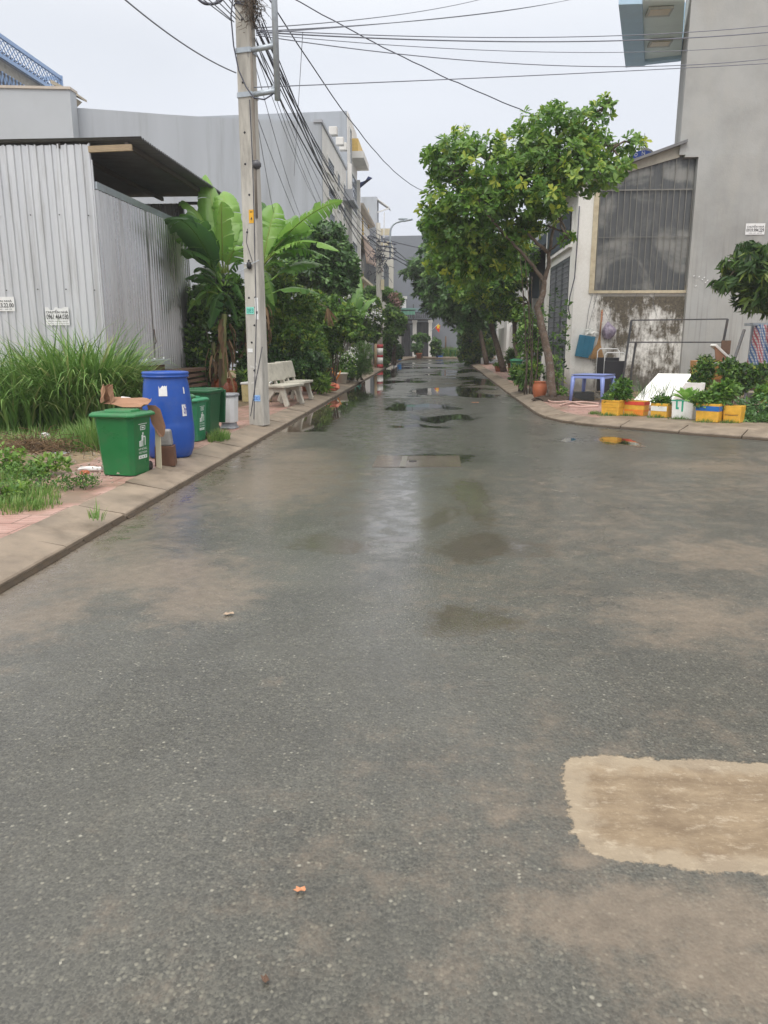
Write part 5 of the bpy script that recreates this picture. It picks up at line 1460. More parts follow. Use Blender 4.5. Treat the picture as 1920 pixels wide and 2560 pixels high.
tree('main lane tree with rosette leaves and crooked trunk at the house corner', (tb.x, 18.0, .11),
     [tp(1382, 1003), tp(1374, 907), tp(1357, 823), tp(1343, 768), tp(1358, 737), tp(1360, 700)],
     [([tp(1360, 704), tp(1338, 672), tp(1313, 640, -.2), tp(1263, 588, -.4), tp(1200, 520, -.5)], .052, .022),
      ([tp(1360, 702), tp(1371, 665), tp(1371, 630), tp(1386, 568, .2), tp(1395, 480, .3), tp(1400, 400, .2)], .055, .02),
      ([tp(1371, 632), tp(1335, 601, -.2), tp(1300, 560, .4), tp(1260, 470, .8)], .045, .02),
      ([tp(1373, 628), tp(1392, 612, -.2), tp(1418, 592, -.5)], .025, .012),
      ([tp(1395, 480, .3), tp(1470, 420, 0), tp(1530, 370, -.3)], .03, .012),
      ([tp(1400, 420, .2), tp(1470, 330, .1), tp(1510, 270, 0)], .03, .012),
      ([tp(1300, 560, .4), tp(1200, 560, .8), tp(1120, 620, .6)], .03, .012)],
     [pc(*q, 18.0 + dy) for q, dy in [((1130, 400, 60, 50, .8), 0), ((1160, 350, 32, 26, .5), .2), ((1225, 370, 36, 26, .5), -.3), ((1090, 385, 34, 26, .4), 0), ((1110, 430, 34, 32, .5), .1), ((1210, 440, 80, 60, 1.1), 0), ((1290, 400, 65, 55, 1.0), .3), ((1350, 330, 58, 50, .9), 0),
      ((1390, 292, 36, 26, .6), 0), ((1450, 320, 52, 42, .8), .2), ((1505, 275, 26, 26, .35), 0), ((1520, 255, 14, 14, .2), 0), ((1480, 370, 45, 42, .8), 0), ((1430, 400, 65, 50, 1.0), -.3), ((1365, 420, 70, 60, 1.1), .2), ((1500, 440, 48, 38, .7), -.4), ((1545, 420, 34, 22, .5), -.4), ((1585, 360, 24, 20, .3), -.2), ((1560, 372, 20, 16, .25), 0),
      ((1440, 455, 50, 32, .7), -.5), ((1300, 490, 85, 55, 1.2), 0), ((1370, 500, 50, 40, .7), -.4), ((1190, 520, 80, 60, 1.1), 0), ((1110, 510, 52, 45, .8), 0), ((1085, 560, 30, 38, .5), 0), ((1385, 530, 28, 24, .4), -.4), ((1230, 590, 70, 45, .9), .4), ((1130, 600, 55, 50, .9), .4), ((1300, 570, 40, 36, .6), .6), ((1415, 595, 16, 16, .2), -.5), ((1170, 660, 65, 55, .9), .8), ((1100, 655, 35, 40, .7), .6), ((1250, 650, 40, 40, .7), 1.0), ((1335, 560, 38, 30, .5), .3), ((1215, 655, 60, 40, .8), .8), ((1290, 610, 30, 24, .5), .9)]],
     2700, 9, .165, M_leafm, 'broad', .112, mat('lichen_bark', (.12, .085, .062), .85, .4, 10, .9, 30, dirt=(.32, .31, .29), dscale=16, damt=.6, bdist=.012), spread=.28, tint=(.61, .15), up=.45, shell=.75)
YU = 27.5
tree('slim tree with fresh green leaves behind the small green wheelie bin', (3.1, YU, .11), [(3.1, YU, .11), P(1288, 860, YU), P(1285, 800, YU), P(1278, 720, YU)],
     [([P(1278, 730, YU), P(1310, 660, YU), P(1330, 620, YU)], .05, .02), ([P(1280, 760, YU), P(1230, 700, YU), P(1200, 650, YU)], .05, .02), ([P(1284, 800, YU), P(1320, 760, YU)], .03, .01)],
     [pc(*q, YU) for q in [(1280, 690, 50, 45, 1.2), (1230, 730, 50, 45, 1.2), (1180, 700, 60, 60, 1.5), (1270, 760, 40, 26, .8), (1310, 640, 36, 40, .8), (1290, 790, 45, 14, .8), (1240, 650, 50, 45, 1.2), (1235, 790, 26, 14, .7)]], 1900, 7, .17, M_leafm, 'oval', .11, spread=.3, tint=(.55, .2))
YV = 34.0
tree('dense dark tree in the middle of the right hand row', (3.0, YV, .11), [(3.0, YV, .11), P(1225, 800, YV), P(1220, 720, YV)], [([P(1220, 730, YV), P(1180, 660, YV)], .08, .03), ([P(1220, 730, YV), P(1250, 650, YV)], .08, .03)],
     [pc(*q, YV) for q in [(1150, 700, 80, 60, 2), (1220, 680, 70, 60, 2), (1110, 640, 60, 55, 1.6), (1170, 620, 80, 60, 2), (1230, 770, 40, 30, 1.2), (1180, 770, 65, 35, 1.6), (1120, 740, 55, 40, 1.4), (1100, 580, 50, 40, 1.2), (1170, 810, 40, 22, 1)]], 2600, 7, .24, M_leafd, 'oval', .15, spread=.3, tint=(.58, .22))
YW = 44.0
tree('feathery dark green tree whose branches hang over the lane end', (2.9, YW, .11), [(2.9, YW, .11), P(1195, 800, YW), P(1185, 730, YW)], [([P(1185, 740, YW), P(1120, 690, YW), P(1060, 680, YW)], .08, .02), ([P(1185, 740, YW), P(1200, 660, YW)], .08, .03)],
     [pc(*q, YW) for q in [(1060, 670, 40, 16, 1.6), (1030, 685, 28, 10, 1.2), (1110, 660, 50, 34, 2), (1080, 720, 50, 26, 1.8), (1140, 720, 60, 50, 2), (1095, 765, 40, 26, 1.6), (1160, 660, 60, 50, 2), (1150, 790, 50, 22, 1.6), (1045, 655, 22, 8, 1), (1065, 700, 34, 12, 1.4), (1130, 620, 40, 30, 1.6), (1210, 740, 40, 40, 1.5)]], 3000, 8, .36, M_leafd, 'narrow', .15, spread=.05, tint=(.5, .24), up=.8, droop=.28)
bush('flowering_shrub', 'leafy shrub with yellow green tips in a pot at the far right kerb', 'shrub', 46.0, [(1185, 850, 32, 30, 1.2), (1205, 880, 30, 24, 1.0), (1170, 890, 22, 22, .9), (1175, 820, 20, 22, 1.0), (1225, 870, 18, 22, .8), (1190, 915, 22, 12, .6)], 1500, 6, .2, M_leaf, 'shrubs of the right walk', tint=(.58, .22), stems=10)
bush('shrub', 'dark foliage mass low under the right hand trees', 'shrub', 50.0, [(1175, 800, 30, 40, 1.2), (1210, 810, 26, 36, 1.2), (1160, 850, 14, 30, .8)], 900, 6, .24, M_leafd, 'shrubs of the right walk', tint=(.35, .2), stems=5)
bush('shrub', 'loose bright shrub growing behind the tree with the small bin', 'shrub', 24.0, [(1310, 850, 20, 45, .5), (1330, 880, 18, 40, .5), (1318, 800, 16, 40, .5), (1345, 830, 14, 60, .5)], 420, 5, .14, M_leaf, 'shrubs of the right walk', tint=(.5, .2), stems=10)
bush('shrub', 'low leafy plants at the foot of the thin saplings', 'shrub', 21.0, [(1310, 945, 26, 16, .5), (1330, 925, 24, 18, .4), (1290, 930, 12, 14, .3)], 380, 5, .15, M_leaf, 'shrubs of the right walk', tint=(.5, .2), stems=5)
bush('shrub', 'bright sprig growing between the main tree and the dark door', 'shrub', 19.2, [(1388, 905, 8, 14, .2), (1394, 930, 10, 14, .2), (1402, 978, 14, 10, .3), (1384, 950, 8, 14, .2)], 70, 5, .11, M_leafl, 'shrubs of the right walk', tint=(.6, .2), stems=4)
t = thing('sapling', 'cluster of thin dark sapling stems behind the terracotta jar', 'sapling', (2.95, 20.0, .11))
b = MB()
for (x0, x1, y1) in [(1318, 1300, 640), (1325, 1330, 690), (1332, 1312, 620), (1338, 1350, 700), (1312, 1322, 740)]:
    a = P(x0, 955, 20.0) - Vector((2.95, 20, .11)); c = P(x1, y1, 20.2) - Vector((2.95, 20, .11)); a.z = 0
    limbs(b, [a, (a + c) / 2 + Vector((.05, 0, 0)), c], .022, .008, 6, .02)
b.build('stems', M_bark, t)
foliage('leaves', 'oval', [(.1, 0, 1.6, .35, .3, .9), (.1, 0, .5, .3, .3, .4)], 90, 5, .12, M_leaf, t, tint=(.45, .2))

# drooping leaf tree at the right edge
YM = 16.6
mb_ = P(1985, 900, YM)
tree('mango tree with long hanging leaves at the right edge', (mb_.x, YM, .11), [(mb_.x, YM, .11), P(1975, 800, YM), P(1960, 700, YM)], [([P(1960, 700, YM), P(1900, 660, YM), P(1870, 640, YM)], .05, .015), ([P(1960, 710, YM), P(1930, 640, YM)], .04, .02)],
     [pc(*q, YM) for q in [(1872, 620, 30, 24, .5), (1850, 660, 36, 36, .6), (1820, 700, 30, 18, .4), (1900, 690, 50, 55, .8), (1880, 745, 30, 22, .5), (1940, 720, 50, 60, .9), (1905, 640, 30, 30, .5), (1960, 640, 40, 50, .8)]], 560, 10, .27, leafmat('mango_leaves', [(.014, .04, .012), (.035, .085, .02), (.07, .15, .03), (.15, .22, .04), (.26, .30, .06)], .4, .3), 'narrow', .07, spread=-.1, droop=.9, up=.2, tint=(.42, .22))

# ------------------------------------------------------------------ white corner house with its big screened opening
HX, HY = 3.68, 21.5
def wall_mat():
    m, t, b = newmat('mouldy_plaster')
    g_ = N(t, 'ShaderNodeNewGeometry').outputs['Position']
    sp = N(t, 'ShaderNodeSeparateXYZ'); lk(t, g_, sp.inputs[0])
    n1 = noise_node(t, g_, 1.5, 7, .68); n2 = noise_node(t, g_, 4.5, 7, .75, (1.6, 1, .55)); n3 = noise_node(t, g_, 9, 5, .7, (1.7, 1, .3)); n4 = noise_node(t, g_, 14, 6, .75)
    white = mix_node(t, rng_node(t, n4, .3, .7), (.70, .68, .64), (.80, .785, .75))
    white = mix_node(t, rng_node(t, n1, .52, .72, 0, .4), white, (.50, .46, .40))
    # mould grows below the opening (z < 2.75) and right of x = 4.15
    zf = rng_node(t, sp.outputs['Z'], 2.72, 2.60, 0, 1)
    xf = rng_node(t, math_node(t, 'ADD', sp.outputs['X'], math_node(t, 'MULTIPLY', math_node(t, 'SUBTRACT', n2, .5), .9)), 4.25, 4.38, 0, 1)
    hole = rng_node(t, math_node(t, 'ADD', math_node(t, 'MULTIPLY', math_node(t, 'SUBTRACT', sp.outputs['X'], 4.6), .9), math_node(t, 'ADD', math_node(t, 'MULTIPLY', math_node(t, 'SUBTRACT', sp.outputs['Z'], 2.1), .9), math_node(t, 'MULTIPLY', math_node(t, 'SUBTRACT', n1, .5), 2.5))), -.25, .05, 0, 1)
    f = math_node(t, 'ADD', math_node(t, 'MULTIPLY', math_node(t, 'SUBTRACT', n2, .5), 2.0), math_node(t, 'MULTIPLY', math_node(t, 'SUBTRACT', n3, .5), 1.3))
    f = math_node(t, 'ADD', math_node(t, 'ADD', f, math_node(t, 'MULTIPLY', math_node(t, 'SUBTRACT', n1, .5), 4.2)), math_node(t, 'ADD', .42, rng_node(t, sp.outputs['Z'], 2.2, 2.6, 0, .45)))
    f = math_node(t, 'MULTIPLY', rng_node(t, f, -.1, .68, 0, 1), math_node(t, 'MULTIPLY', zf, xf))
    mould = mix_node(t, rng_node(t, n4, .3, .7), (.045, .042, .034), (.17, .14, .10))
    c = mix_node(t, f, white, mould)
    # grime near the ground
    gz = rng_node(t, math_node(t, 'ADD', sp.outputs['Z'], math_node(t, 'MULTIPLY', n2, -.8)), .35, -.15, 0, .8)
    c = mix_node(t, gz, c, (.12, .11, .10))
    lk(t, c, b.inputs['Base Color']); b.inputs['Roughness'].default_value = .85
    bump_node(t, b, math_node(t, 'ADD', n4, math_node(t, 'MULTIPLY', f, -1.5)), .3, .008)
    return m
M_mould = wall_mat()
t = thing('corner_house', 'low white corner house with mouldy plaster and a big screened opening', 'house', (0, 0, 0))
RT = P(1712, 357, HY)
def zroof(x): 
    a = P(1540, 420, HY); return a.z + (x - a.x) * (RT.z - a.z) / (RT.x - a.x)
XR = 6.62
w0 = P(1472, 728, HY).x; w1 = P(1738, 722, HY).x; zs0 = P(1600, 726, HY).z; zt = lambda x: zroof(x) - .12
b = MB()
b.b2((HX, HY, .05), (XR, HY + .2, zs0))                                   # under the opening
b.prism_y([(HX, zs0), (w0, zs0), (w0, zroof(w0)), (HX, zroof(HX))], HY, HY + .2)
b.b2((HX - .0, HY + .2, .05), (HX + .18, 22.35, zroof(HX) - .05)); b.b2((HX, 22.35, 3.75), (HX + .18, 26.3, zroof(HX) - .05)); b.b2((HX, 26.0, .05), (HX + .18, 26.6, 3.75))
b.build('wall', M_mould, t)
b = MB(); b.b2((HX + .1, 22.3, .1), (HX + .16, 26.0, 3.75)); b.build('door', M_dsteel, t)
# street door: dark steel, bars above, panels below
d = MB()
for y0 in (22.38, 23.6, 24.82):
    d.b2((HX - .01, y0, .12), (HX + .05, y0 + .07, 3.72)); d.b2((HX - .01, y0 + 1.08, .12), (HX + .05, y0 + 1.15, 3.72))
    for z in (.12, 1.30, 3.64): d.b2((HX - .008, y0, z), (HX + .048, y0 + 1.15, z + .09))
d.build('door_frame', mat('slate_paint', (.085, .095, .11), .5, .15, 5, .05), t)
g2 = MB()
for y0 in (22.38, 23.6, 24.82):
    for i in range(1, 10): g2.b2((HX + .0, y0 + .07 + i * .1, 1.39), (HX + .02, y0 + .085 + i * .1, 3.64))
    for j in range(15): g2.b2((HX - .004, y0 + .07, 1.42 + j * .15), (HX + .024, y0 + 1.08, 1.435 + j * .15))
g2.build('door_grille', mat('steel_grille', (.22, .23, .25), .4, .2, 9, 0), t)
g2 = MB()
for y0 in (22.38, 23.6, 24.82):
    g2.b2((HX + .02, y0 + .1, .2), (HX + .04, y0 + .52, 1.28)); g2.b2((HX + .02, y0 + .60, .2), (HX + .04, y0 + 1.05, 1.28))
g2.build('door_panel', mat('slate_panel', (.11, .12, .14), .5, .1, 5, .05), t)
b = MB(); b.b2((HX - .10, 22.1, 3.95), (HX, 26.6, 4.03)); b.b2((HX - .06, 21.9, 4.3), (HX, 22.0, 5.0)); b.build('door_head', M_white, t)
M_dblue = mat('dark_sheet_wall', (.035, .05, .065), .45, .2, 4, .1)
b = MB(); b.sheet((HX - .04, 26.6), (HX - .04, 22.4), 4.1, 5.0, .12, .03, 'wave'); b.build('upper_cladding', M_dblue, t)
# opening frame
b = MB()
jz = lambda x: zroof(x) - .10
b.prism_y([(w0, zs0), (w0 + .13, zs0), (w0 + .13, jz(w0 + .13)), (w0, jz(w0))], HY - .03, HY + .12)
xr0, xr1 = P(1730, 722, HY).x - .16, P(1738, 722, HY).x + .05
b.prism_y([(xr0 + .0, zs0), (xr1 - .02, zs0), (xr1 + .02, P(1742, 395, HY).z), (xr0 + .05, P(1742, 395, HY).z)], HY - .03, HY + .12)
b.b2((w0, HY - .04, zs0 - .07), (xr1, HY + .12, zs0 + .0))
b.build('window_frame', mat('stained_cream_frame', (.52, .45, .32), .75, .14, 6, .2, dirt=(.28, .2, .12), dscale=5, damt=.5), t)
# dark corrugated plastic screen, cloudy reflections painted into its colour
def screen_mat():
    m, tt, bb = newmat('screen_painted_reflection')
    g_ = N(tt, 'ShaderNodeNewGeometry').outputs['Position']
    n1 = noise_node(tt, g_, .95, 4, .62, (1, 1, 1.6)); n2 = noise_node(tt, g_, 2.4, 5, .6, (1, 1, 1.5)); n3 = noise_node(tt, g_, 7, 4, .6, (1, 1, .3))
    wv = N(tt, 'ShaderNodeTexNoise'); wv.inputs['Scale'].default_value = .62; wv.inputs['Distortion'].default_value = 1.8; wv.inputs['Detail'].default_value = 3; lk(tt, g_, wv.inputs['Vector'])
    f = math_node(tt, 'ADD', math_node(tt, 'MULTIPLY', wv.outputs['Fac'], .7), math_node(tt, 'MULTIPLY', n2, .3))
    c = mix_node(tt, rng_node(tt, f, .42, .60, 0, 1, True), (.085, .09, .094), (.25, .248, .232))
    c = mix_node(tt, rng_node(tt, n3, .5, .7, 0, .3), c, (.20, .19, .17))
    lk(tt, c, bb.inputs['Base Color'])
    bb.inputs['Roughness'].default_value = .34
    return m
M_screen = screen_mat()
b = MB(); L = xr0 - (w0 + .13)
b.sheet((w0 + .13, HY + .06), (xr0 + .06, HY + .06), zs0 + .005, 5, .30, .010, zs=lambda u: jz(w0 + .13 + u * L) - .02)
b.build('screen', M_screen, t)
bars = MB(); nb = 15
for i in range(nb + 1):
    x = w0 + .16 + i * (L - .06) / nb
    top_ = jz(x) - .03 if i % 2 == 0 else P(1700, 472, HY).z
    bars.b2((x - .008, HY + .005, zs0), (x + .008, HY + .027, top_))
zc = P(1640, 474, HY).z
bars.b2((w0 + .13, HY + .003, zc - .014), (xr0 + .02, HY + .029, zc + .014)); zc = P(1640, 592, HY).z
bars.b2((w0 + .13, HY + .008, zc - .006), (xr0 + .02, HY + .024, zc + .006))
bars.build('window_bar', mat('pale_steel_bar', (.19, .185, .17), .6, .15, 8, .05), t)
# monopitch roof
b = MB(); x0 = 3.2
b.prism_y([(x0, zroof(x0) - .02), (RT.x + .02, RT.z - .02), (RT.x + .02, RT.z + .05), (x0, zroof(x0) + .05)], HY - .18, 27.2)
b.build('roof', mat('grey_roof_sheet', (.16, .16, .165), .6, .15, 4, .1), t)
b = MB(); b.prism_y([(w0 - .1, zroof(w0 - .1) - .14), (RT.x - .1, RT.z - .34), (RT.x - .1, RT.z - .05), (w0 - .1, zroof(w0 - .1) - .04)], HY - .012, HY + .02); b.build('fascia', mat('dirty_fascia', (.40, .37, .31), .8, .15, 5, .15, dirt=(.2, .18, .15), damt=.5), t)
# broken plaster edge where the grey building meets it
# drain pipe / loose cable on the corner
b = MB(); b.tube([(HX + .03, HY - .015, 4.9), (HX + .02, HY - .02, 3.9), (HX + .0, HY - .02, 3.1), (HX - .10, HY - .03, 2.6), (HX - .12, HY - .03, 2.3), (HX - .06, HY - .04, 2.05)], .014, 6); b.build('loose_cable', M_cable, t)
b = MB(); b.tube([(w0 + .1, HY - .012, zs0 - .1), (w0 + .02, HY - .012, zs0 - .5), (w0 - .03, HY - .014, 1.6)], .005, 4); b.tube([(w0 + 1.3, HY - .012, zs0), (w0 + 1.1, HY - .012, zs0 - .5)], .004, 4); b.tube([(w0 + 1.75, HY - .012, zs0), (w0 + 1.7, HY - .012, zs0 - .3), (w0 + 1.85, HY - .012, zs0 - .7)], .004, 4); b.build('wall_wire', M_cable, t)

# ------------------------------------------------------------------ tall grey building
def render_mat():
    m, t, b = newmat('bare_grey_render')
    g_ = N(t, 'ShaderNodeNewGeometry').outputs['Position']
    n1 = noise_node(t, g_, .45, 6, .6); n2 = noise_node(t, g_, 2.2, 6, .65, (1, 1, .35)); n3 = noise_node(t, g_, 11, 3, .6, (1, 1, .04)); n4 = noise_node(t, g_, 25, 4, .7)
    c = mix_node(t, rng_node(t, n1, .38, .62), (.285, .285, .275), (.385, .388, .378))
    c = mix_node(t, rng_node(t, n2, .45, .75, 0, .5), c, (.42, .405, .37))
    sp = N(t, 'ShaderNodeSeparateXYZ'); lk(t, g_, sp.inputs[0])
    c = mix_node(t, math_node(t, 'MULTIPLY', rng_node(t, n3, .52, .66, 0, .4), rng_node(t, sp.outputs['Z'], 5.2, 3.5)), c, (.20, .19, .175))
    c = mix_node(t, rng_node(t, n4, .66, .74, 0, .35), c, (.5, .49, .46))
    v = N(t, 'ShaderNodeTexVoronoi'); v.feature = 'DISTANCE_TO_EDGE'; v.inputs['Scale'].default_value = .55; lk(t, g_, v.inputs['Vector'])
    lk(t, c, b.inputs['Base Color']); b.inputs['Roughness'].default_value = .85
    bump_node(t, b, math_node(t, 'ADD', n4, math_node(t, 'MULTIPLY', n1, 3)), .35, .012)
    return m
M_render = render_mat()
t = thing('grey_building', 'tall bare grey rendered building with a pale blue balcony slab, right edge', 'building', (0, 0, 0))
e0 = P(1712, 0, 21.4)
Zb = 9.75
c1, c2, c3, c4 = [G(x, y, Zb) for x, y in ((1550, 0), (1567, 160), (1703, 145), (1712, 0))]
gx0 = P(1706, 300, 21.4).x
b = MB()
poly = [(gx0, 21.42), (20, 21.42), (20, 38), (c3.x * 38 / c3.y * 1.03, 38), (c3.x, c3.y)]
b.prism([(gx0, 21.42)] + poly[1:], RT.z - .3, 16)
b.prism_y([(XR, .05), (20, .05), (20, RT.z - .29), (gx0 + .14, RT.z - .29), (gx0 + .14, P(1740, 397, HY).z + .02), (XR + .0, P(1740, 397, HY).z + .02)], 21.38, 21.9)
b.build('wall', M_render, t)
M_bal = mat('pale_aqua_paint', (.76, .84, .80), .7, .05, 2, .05); M_balb = mat('grey_blue_paint', (.42, .58, .72), .7, .06, 2, .05)
far = 1.0
def off(p, q): return (p.x + q[0], p.y + q[1])
ux, uy = (c2.x - c1.x), (c2.y - c1.y); ul = math.hypot(ux, uy); ux /= ul; uy /= ul
n0 = (c1.x - ux * 3.5, c1.y - uy * 3.5); n1_ = (c4.x - ux * .02, c4.y)
b = MB(); b.prism([(c1.x, c1.y), (c4.x - .01, c4.y), (c3.x - .01, c3.y), (c2.x, c2.y)][::1], Zb, Zb + .45); b.build('balcony_slab', M_bal, t)
b = MB(); wq = .55
b.prism([(c1.x - .03, c1.y), (c1.x + wq, c1.y + .0), (c2.x + wq * .95, c2.y - .1), (c2.x - .03, c2.y)], Zb - .10, Zb + 1.4)
b.prism([(c2.x - .02, c2.y), (c2.x + .1, c2.y - .28), (c3.x - .02, c3.y - .26), (c3.x - .02, c3.y)], Zb - .09, Zb + 1.4)
b.build('parapet_beam', M_balb, t)
for (px, py) in ((1648, 25), (1650, 104)):
    g_ = G(px, py, Zb - .01)
    f_ = MB(); f_.box((0, 0, -.03), (.62, .50, .06)); o = f_.build('ceiling_light', mat('lamp_bezel', (.45, .45, .40), .6, .1, 9, 0), t, loc=(g_.x, g_.y, Zb - .02)); o.rotation_euler.z = R(-4)
    f_ = MB(); f_.box((0, -.05, -.065), (.5, .34, .02)); f_.build('diffuser', mat('lamp_diffuser', (.62, .52, .36), .4, .1, 9, 0), o)
b = MB()
for q in range(9):
    x, z = P(1735 + (q * 37) % 45, 690 + (q * 23) % 30, 21.37).x, P(1735, 690 + (q * 23) % 30, 21.37).z
    b.box((x, 21.372, z), (.04, .012, .02), ry=rng.uniform(-1, 1))
b.build('paint_splash', M_paper, t)
a, c = P(1867, 558, 21.33), P(1912, 586, 21.33)
poster('poster reading CHUYỂN NHÀ 0919.994.229 on the grey wall above the mango tree', ((a.x + c.x) / 2, 21.365, (a.z + c.z) / 2), c.x - a.x, a.z - c.z,
       [('CHUYỂN NHÀ', .05, .62, .9, .24), ('0919.994.229', .04, .25, .92, .3), ('TRỌN GÓI - GIÁ RẺ', .15, .08, .7, .08)], rz=R(0))
# water tank with its badge behind the roof
Yk = 27.5
tk = P(1607, 402, Yk)
t = thing('water_tank', 'steel water tank end with a blue and white oval badge above the roof edge', 'water tank', (tk.x, Yk, 0))
b = MB(); b.tube([(0, .05, tk.z - .1), (0, 1.8, tk.z - .1)], .52, 28); b.build('tank_body', mat('bright_steel', (.6, .6, .6), .3, .1, 4, 0, metal=.8), t)
b = MB(); b.b2((-.5, .2, 4.2), (-.42, 1.7, tk.z - .2)); b.b2((.42, .2, 4.2), (.5, 1.7, tk.z - .2)); b.b2((-.5, .2, 3.0), (.5, 1.7, 4.25)); b.build('stand', M_dsteel, t)
b = MB(); n_ = 30
vs = []
for i in range(n_ + 1):
    a = 2 * PI * i / n_
    vs += [(.55 * math.cos(a), 0, tk.z - .1 + .42 * math.sin(a)), (.40 * math.cos(a), 0, tk.z - .1 + .24 * math.sin(a))]
b.add(vs, [(2 * i, 2 * i + 2, 2 * i + 3, 2 * i + 1) for i in range(n_)])
o = b.build('badge', mat('badge_blue', (.03, .09, .42), .4, .05, 9, 0), t)
tm = MB()
for i, ch in enumerate('SONHA'):
    a = R(150 - i * 30); gm = MB(); text_into(gm, ch, -.05, -.05, .10, .11)
    ro = -(PI / 2 - a) * .7
    for (x, _, z) in gm.v: pass
    gm.v = [(x * math.cos(-ro) - z * math.sin(-ro) + .475 * math.cos(a), -.006, x * math.sin(-ro) + z * math.cos(-ro) + tk.z - .1 + .33 * math.sin(a)) for x, _, z in gm.v]
    tm.add(gm.v, gm.f)
tm.build('lettering', M_paper, o)
b = MB(); b.tube([(.10, .5, tk.z + .35), (.12, .5, tk.z + .95)], .015, 6); b.build('vent_pipe', M_steel, t)

# ------------------------------------------------------------------ things hanging on and leaning against the wall
def W3(x, y, Y): return P(1400 + .3134 * x, 760 + .3134 * y, Y)
t = thing('dustpan', 'blue green plastic dustpan hanging on the white wall by a cord', 'dustpan', W3(200, 340, HY - .08), 0)
t.rotation_euler = (0, R(9), 0)
b = MB(); b.box((0, 0, 0), (.44, .10, .58), top=(.96, 1)); b.build('pan', mat('petrol_blue_plastic', (.022, .15, .24), .45, .12, 5, .05), t, bevel=.012)
b = MB(); b.box((-.03, -.055, 0), (.04, .02, .54)); b.box((.11, -.055, 0), (.03, .02, .54)); b.build('rib', mat('petrol_blue_plastic', (.022, .15, .24)), t)
b = MB(); b.tube([(-.05, 0, .28), (-.02, 0, .5), (.02, .05, 1.2), (.05, .06, 1.9)], .005, 4); b.build('cord', M_cable, t)
b = MB(); v_, f_ = blob(.16, .05, .12, .6, 14, 8, .12, 9); b.add([(x + .06, y, z + .24) for x, y, z in v_], f_); b.build('crumpled_film', mat('clear_film', (.55, .55, .52), .3, .2, 12, .6, 20, bdist=.02), t)
bt, bb_ = W3(322, 45, HY - .06), W3(290, 430, HY - .10)
t = thing('broom', 'straw broom with red banded handle hanging on the white wall', 'broom', (bb_.x, HY - .1, bb_.z), 0)
hh = bt.z - bb_.z
b = MB(); b.tube([(.06, .02, hh * .38), (.085, .04, hh)], .022, 8); b.build('handle', mat('broom_cane', (.33, .17, .08), .6, .15, 9, .1), t)
b = MB()
for q in range(6): b.tube([(.083, .038, hh - .06 - q * .045), (.084, .039, hh - .08 - q * .045)], .025, 8)
b.build('band', mat('red_thread', (.40, .05, .03), .7, .1, 9, 0), t)
b = MB(); r_ = random.Random(4)
for q in range(260):
    a = r_.uniform(-1, 1); x1 = a * .20 - .02 + r_.gauss(0, .01); y1 = r_.uniform(-.05, .03)
    b.tube([(.06 + a * .015, .01, hh * .48), (.04 + a * .05, 0, hh * .28), (x1, y1, r_.uniform(-.03, .05))], .005, 3, cap=False)
b.build('straw_head', mat('broom_straw', (.36, .21, .09), .8, .3, 20, .1), t)
c = W3(385, 205, HY - .10)
t = thing('plastic_bag', 'thin purple grey plastic bag hanging from a cord on the mouldy wall', 'bag', c, 0)
b = MB(); v_, f_ = blob(.16, .09, .24, .5, 18, 14, -.02, 6)
v_ = [(x * (1 - .5 * max(0, z / .3)) , y, z - .02) for x, y, z in [(p[0], p[1], q2) for p, q2 in zip(v_, [0] * len(v_))]]
v_, f_ = [], []
n_, m_ = 18, 12
for j in range(m_ + 1):
    u = j / m_; rr = .17 * math.sin(PI * min(1, .12 + u * .95)) ** .8 * (1 if u < .5 else 1 - .8 * (u - .5))
    for i in range(n_):
        a = 2 * PI * i / n_; w_ = 1 + .18 * math.sin(5 * a + u * 3) + .1 * noise.noise(Vector((math.cos(a) * 2, math.sin(a) * 2, u * 5)))
        v_.append((rr * w_ * math.cos(a) + .02 * math.sin(u * 5), rr * w_ * .5 * math.sin(a), -.24 + .5 * u))
for j in range(m_):
    for i in range(n_): f_.append((j * n_ + i, j * n_ + (i + 1) % n_, (j + 1) * n_ + (i + 1) % n_, (j + 1) * n_ + i))
b = MB(); b.add(v_, f_, smooth=True); b.build('bag_film', mat('purple_grey_film', (.24, .20, .27), .3, .35, 7, .7, 14, bdist=.03, dirt=(.5, .45, .5), dscale=4, damt=.6), t)
b = MB(); b.tube([(.0, 0, .25), (-.05, .04, .36), (-.14, .08, .55)], .005, 4); b.tube([(.02, 0, .25), (.04, .05, .4), (.03, .09, .6)], .005, 4); b.build('cord', M_cable, t)

# table
M_lav = mat('lavender_plastic', (.20, .26, .56), .4, .06, 4, .05, dirt=(.3, .33, .5), damt=.3)
t = thing('plastic_table', 'low lavender blue plastic table with a grey top by the white wall', 'table', (3.62, 17.95, .115), R(-32))
b = MB(); b.box((0, 0, .575), (.70, .70, .03)); b.build('tabletop', mat('grey_blue_top', (.24, .27, .36), .35, .08, 6, .05), t, bevel=.01)
b = MB(); b.box((0, 0, .545), (.76, .76, .055), top=.985); b.box((0, 0, .60), (.76, .76, .012)); b.build('apron', M_lav, t, bevel=.012)
for sx in (-1, 1):
    for sy in (-1, 1):
        b = MB(); b.tube([(sx * .34, sy * .34, .55), (sx * .355, sy * .355, .3), (sx * .37, sy * .37, 0)], [.055, .045, .034], 8); b.build('leg', M_lav, t)
t = thing('storage_box', 'flat dark grey box on the ground under the lavender table', 'box', (3.50, 18.35, .115), R(-5))
b = MB(); b.box((0, 0, .09), (.45, .35, .18)); b.box((0, -.178, .12), (.12, .01, .02)); b.build('box_body', mat('charcoal_plastic', (.06, .065, .06), .5, .2, 9, .1), t, bevel=.01)
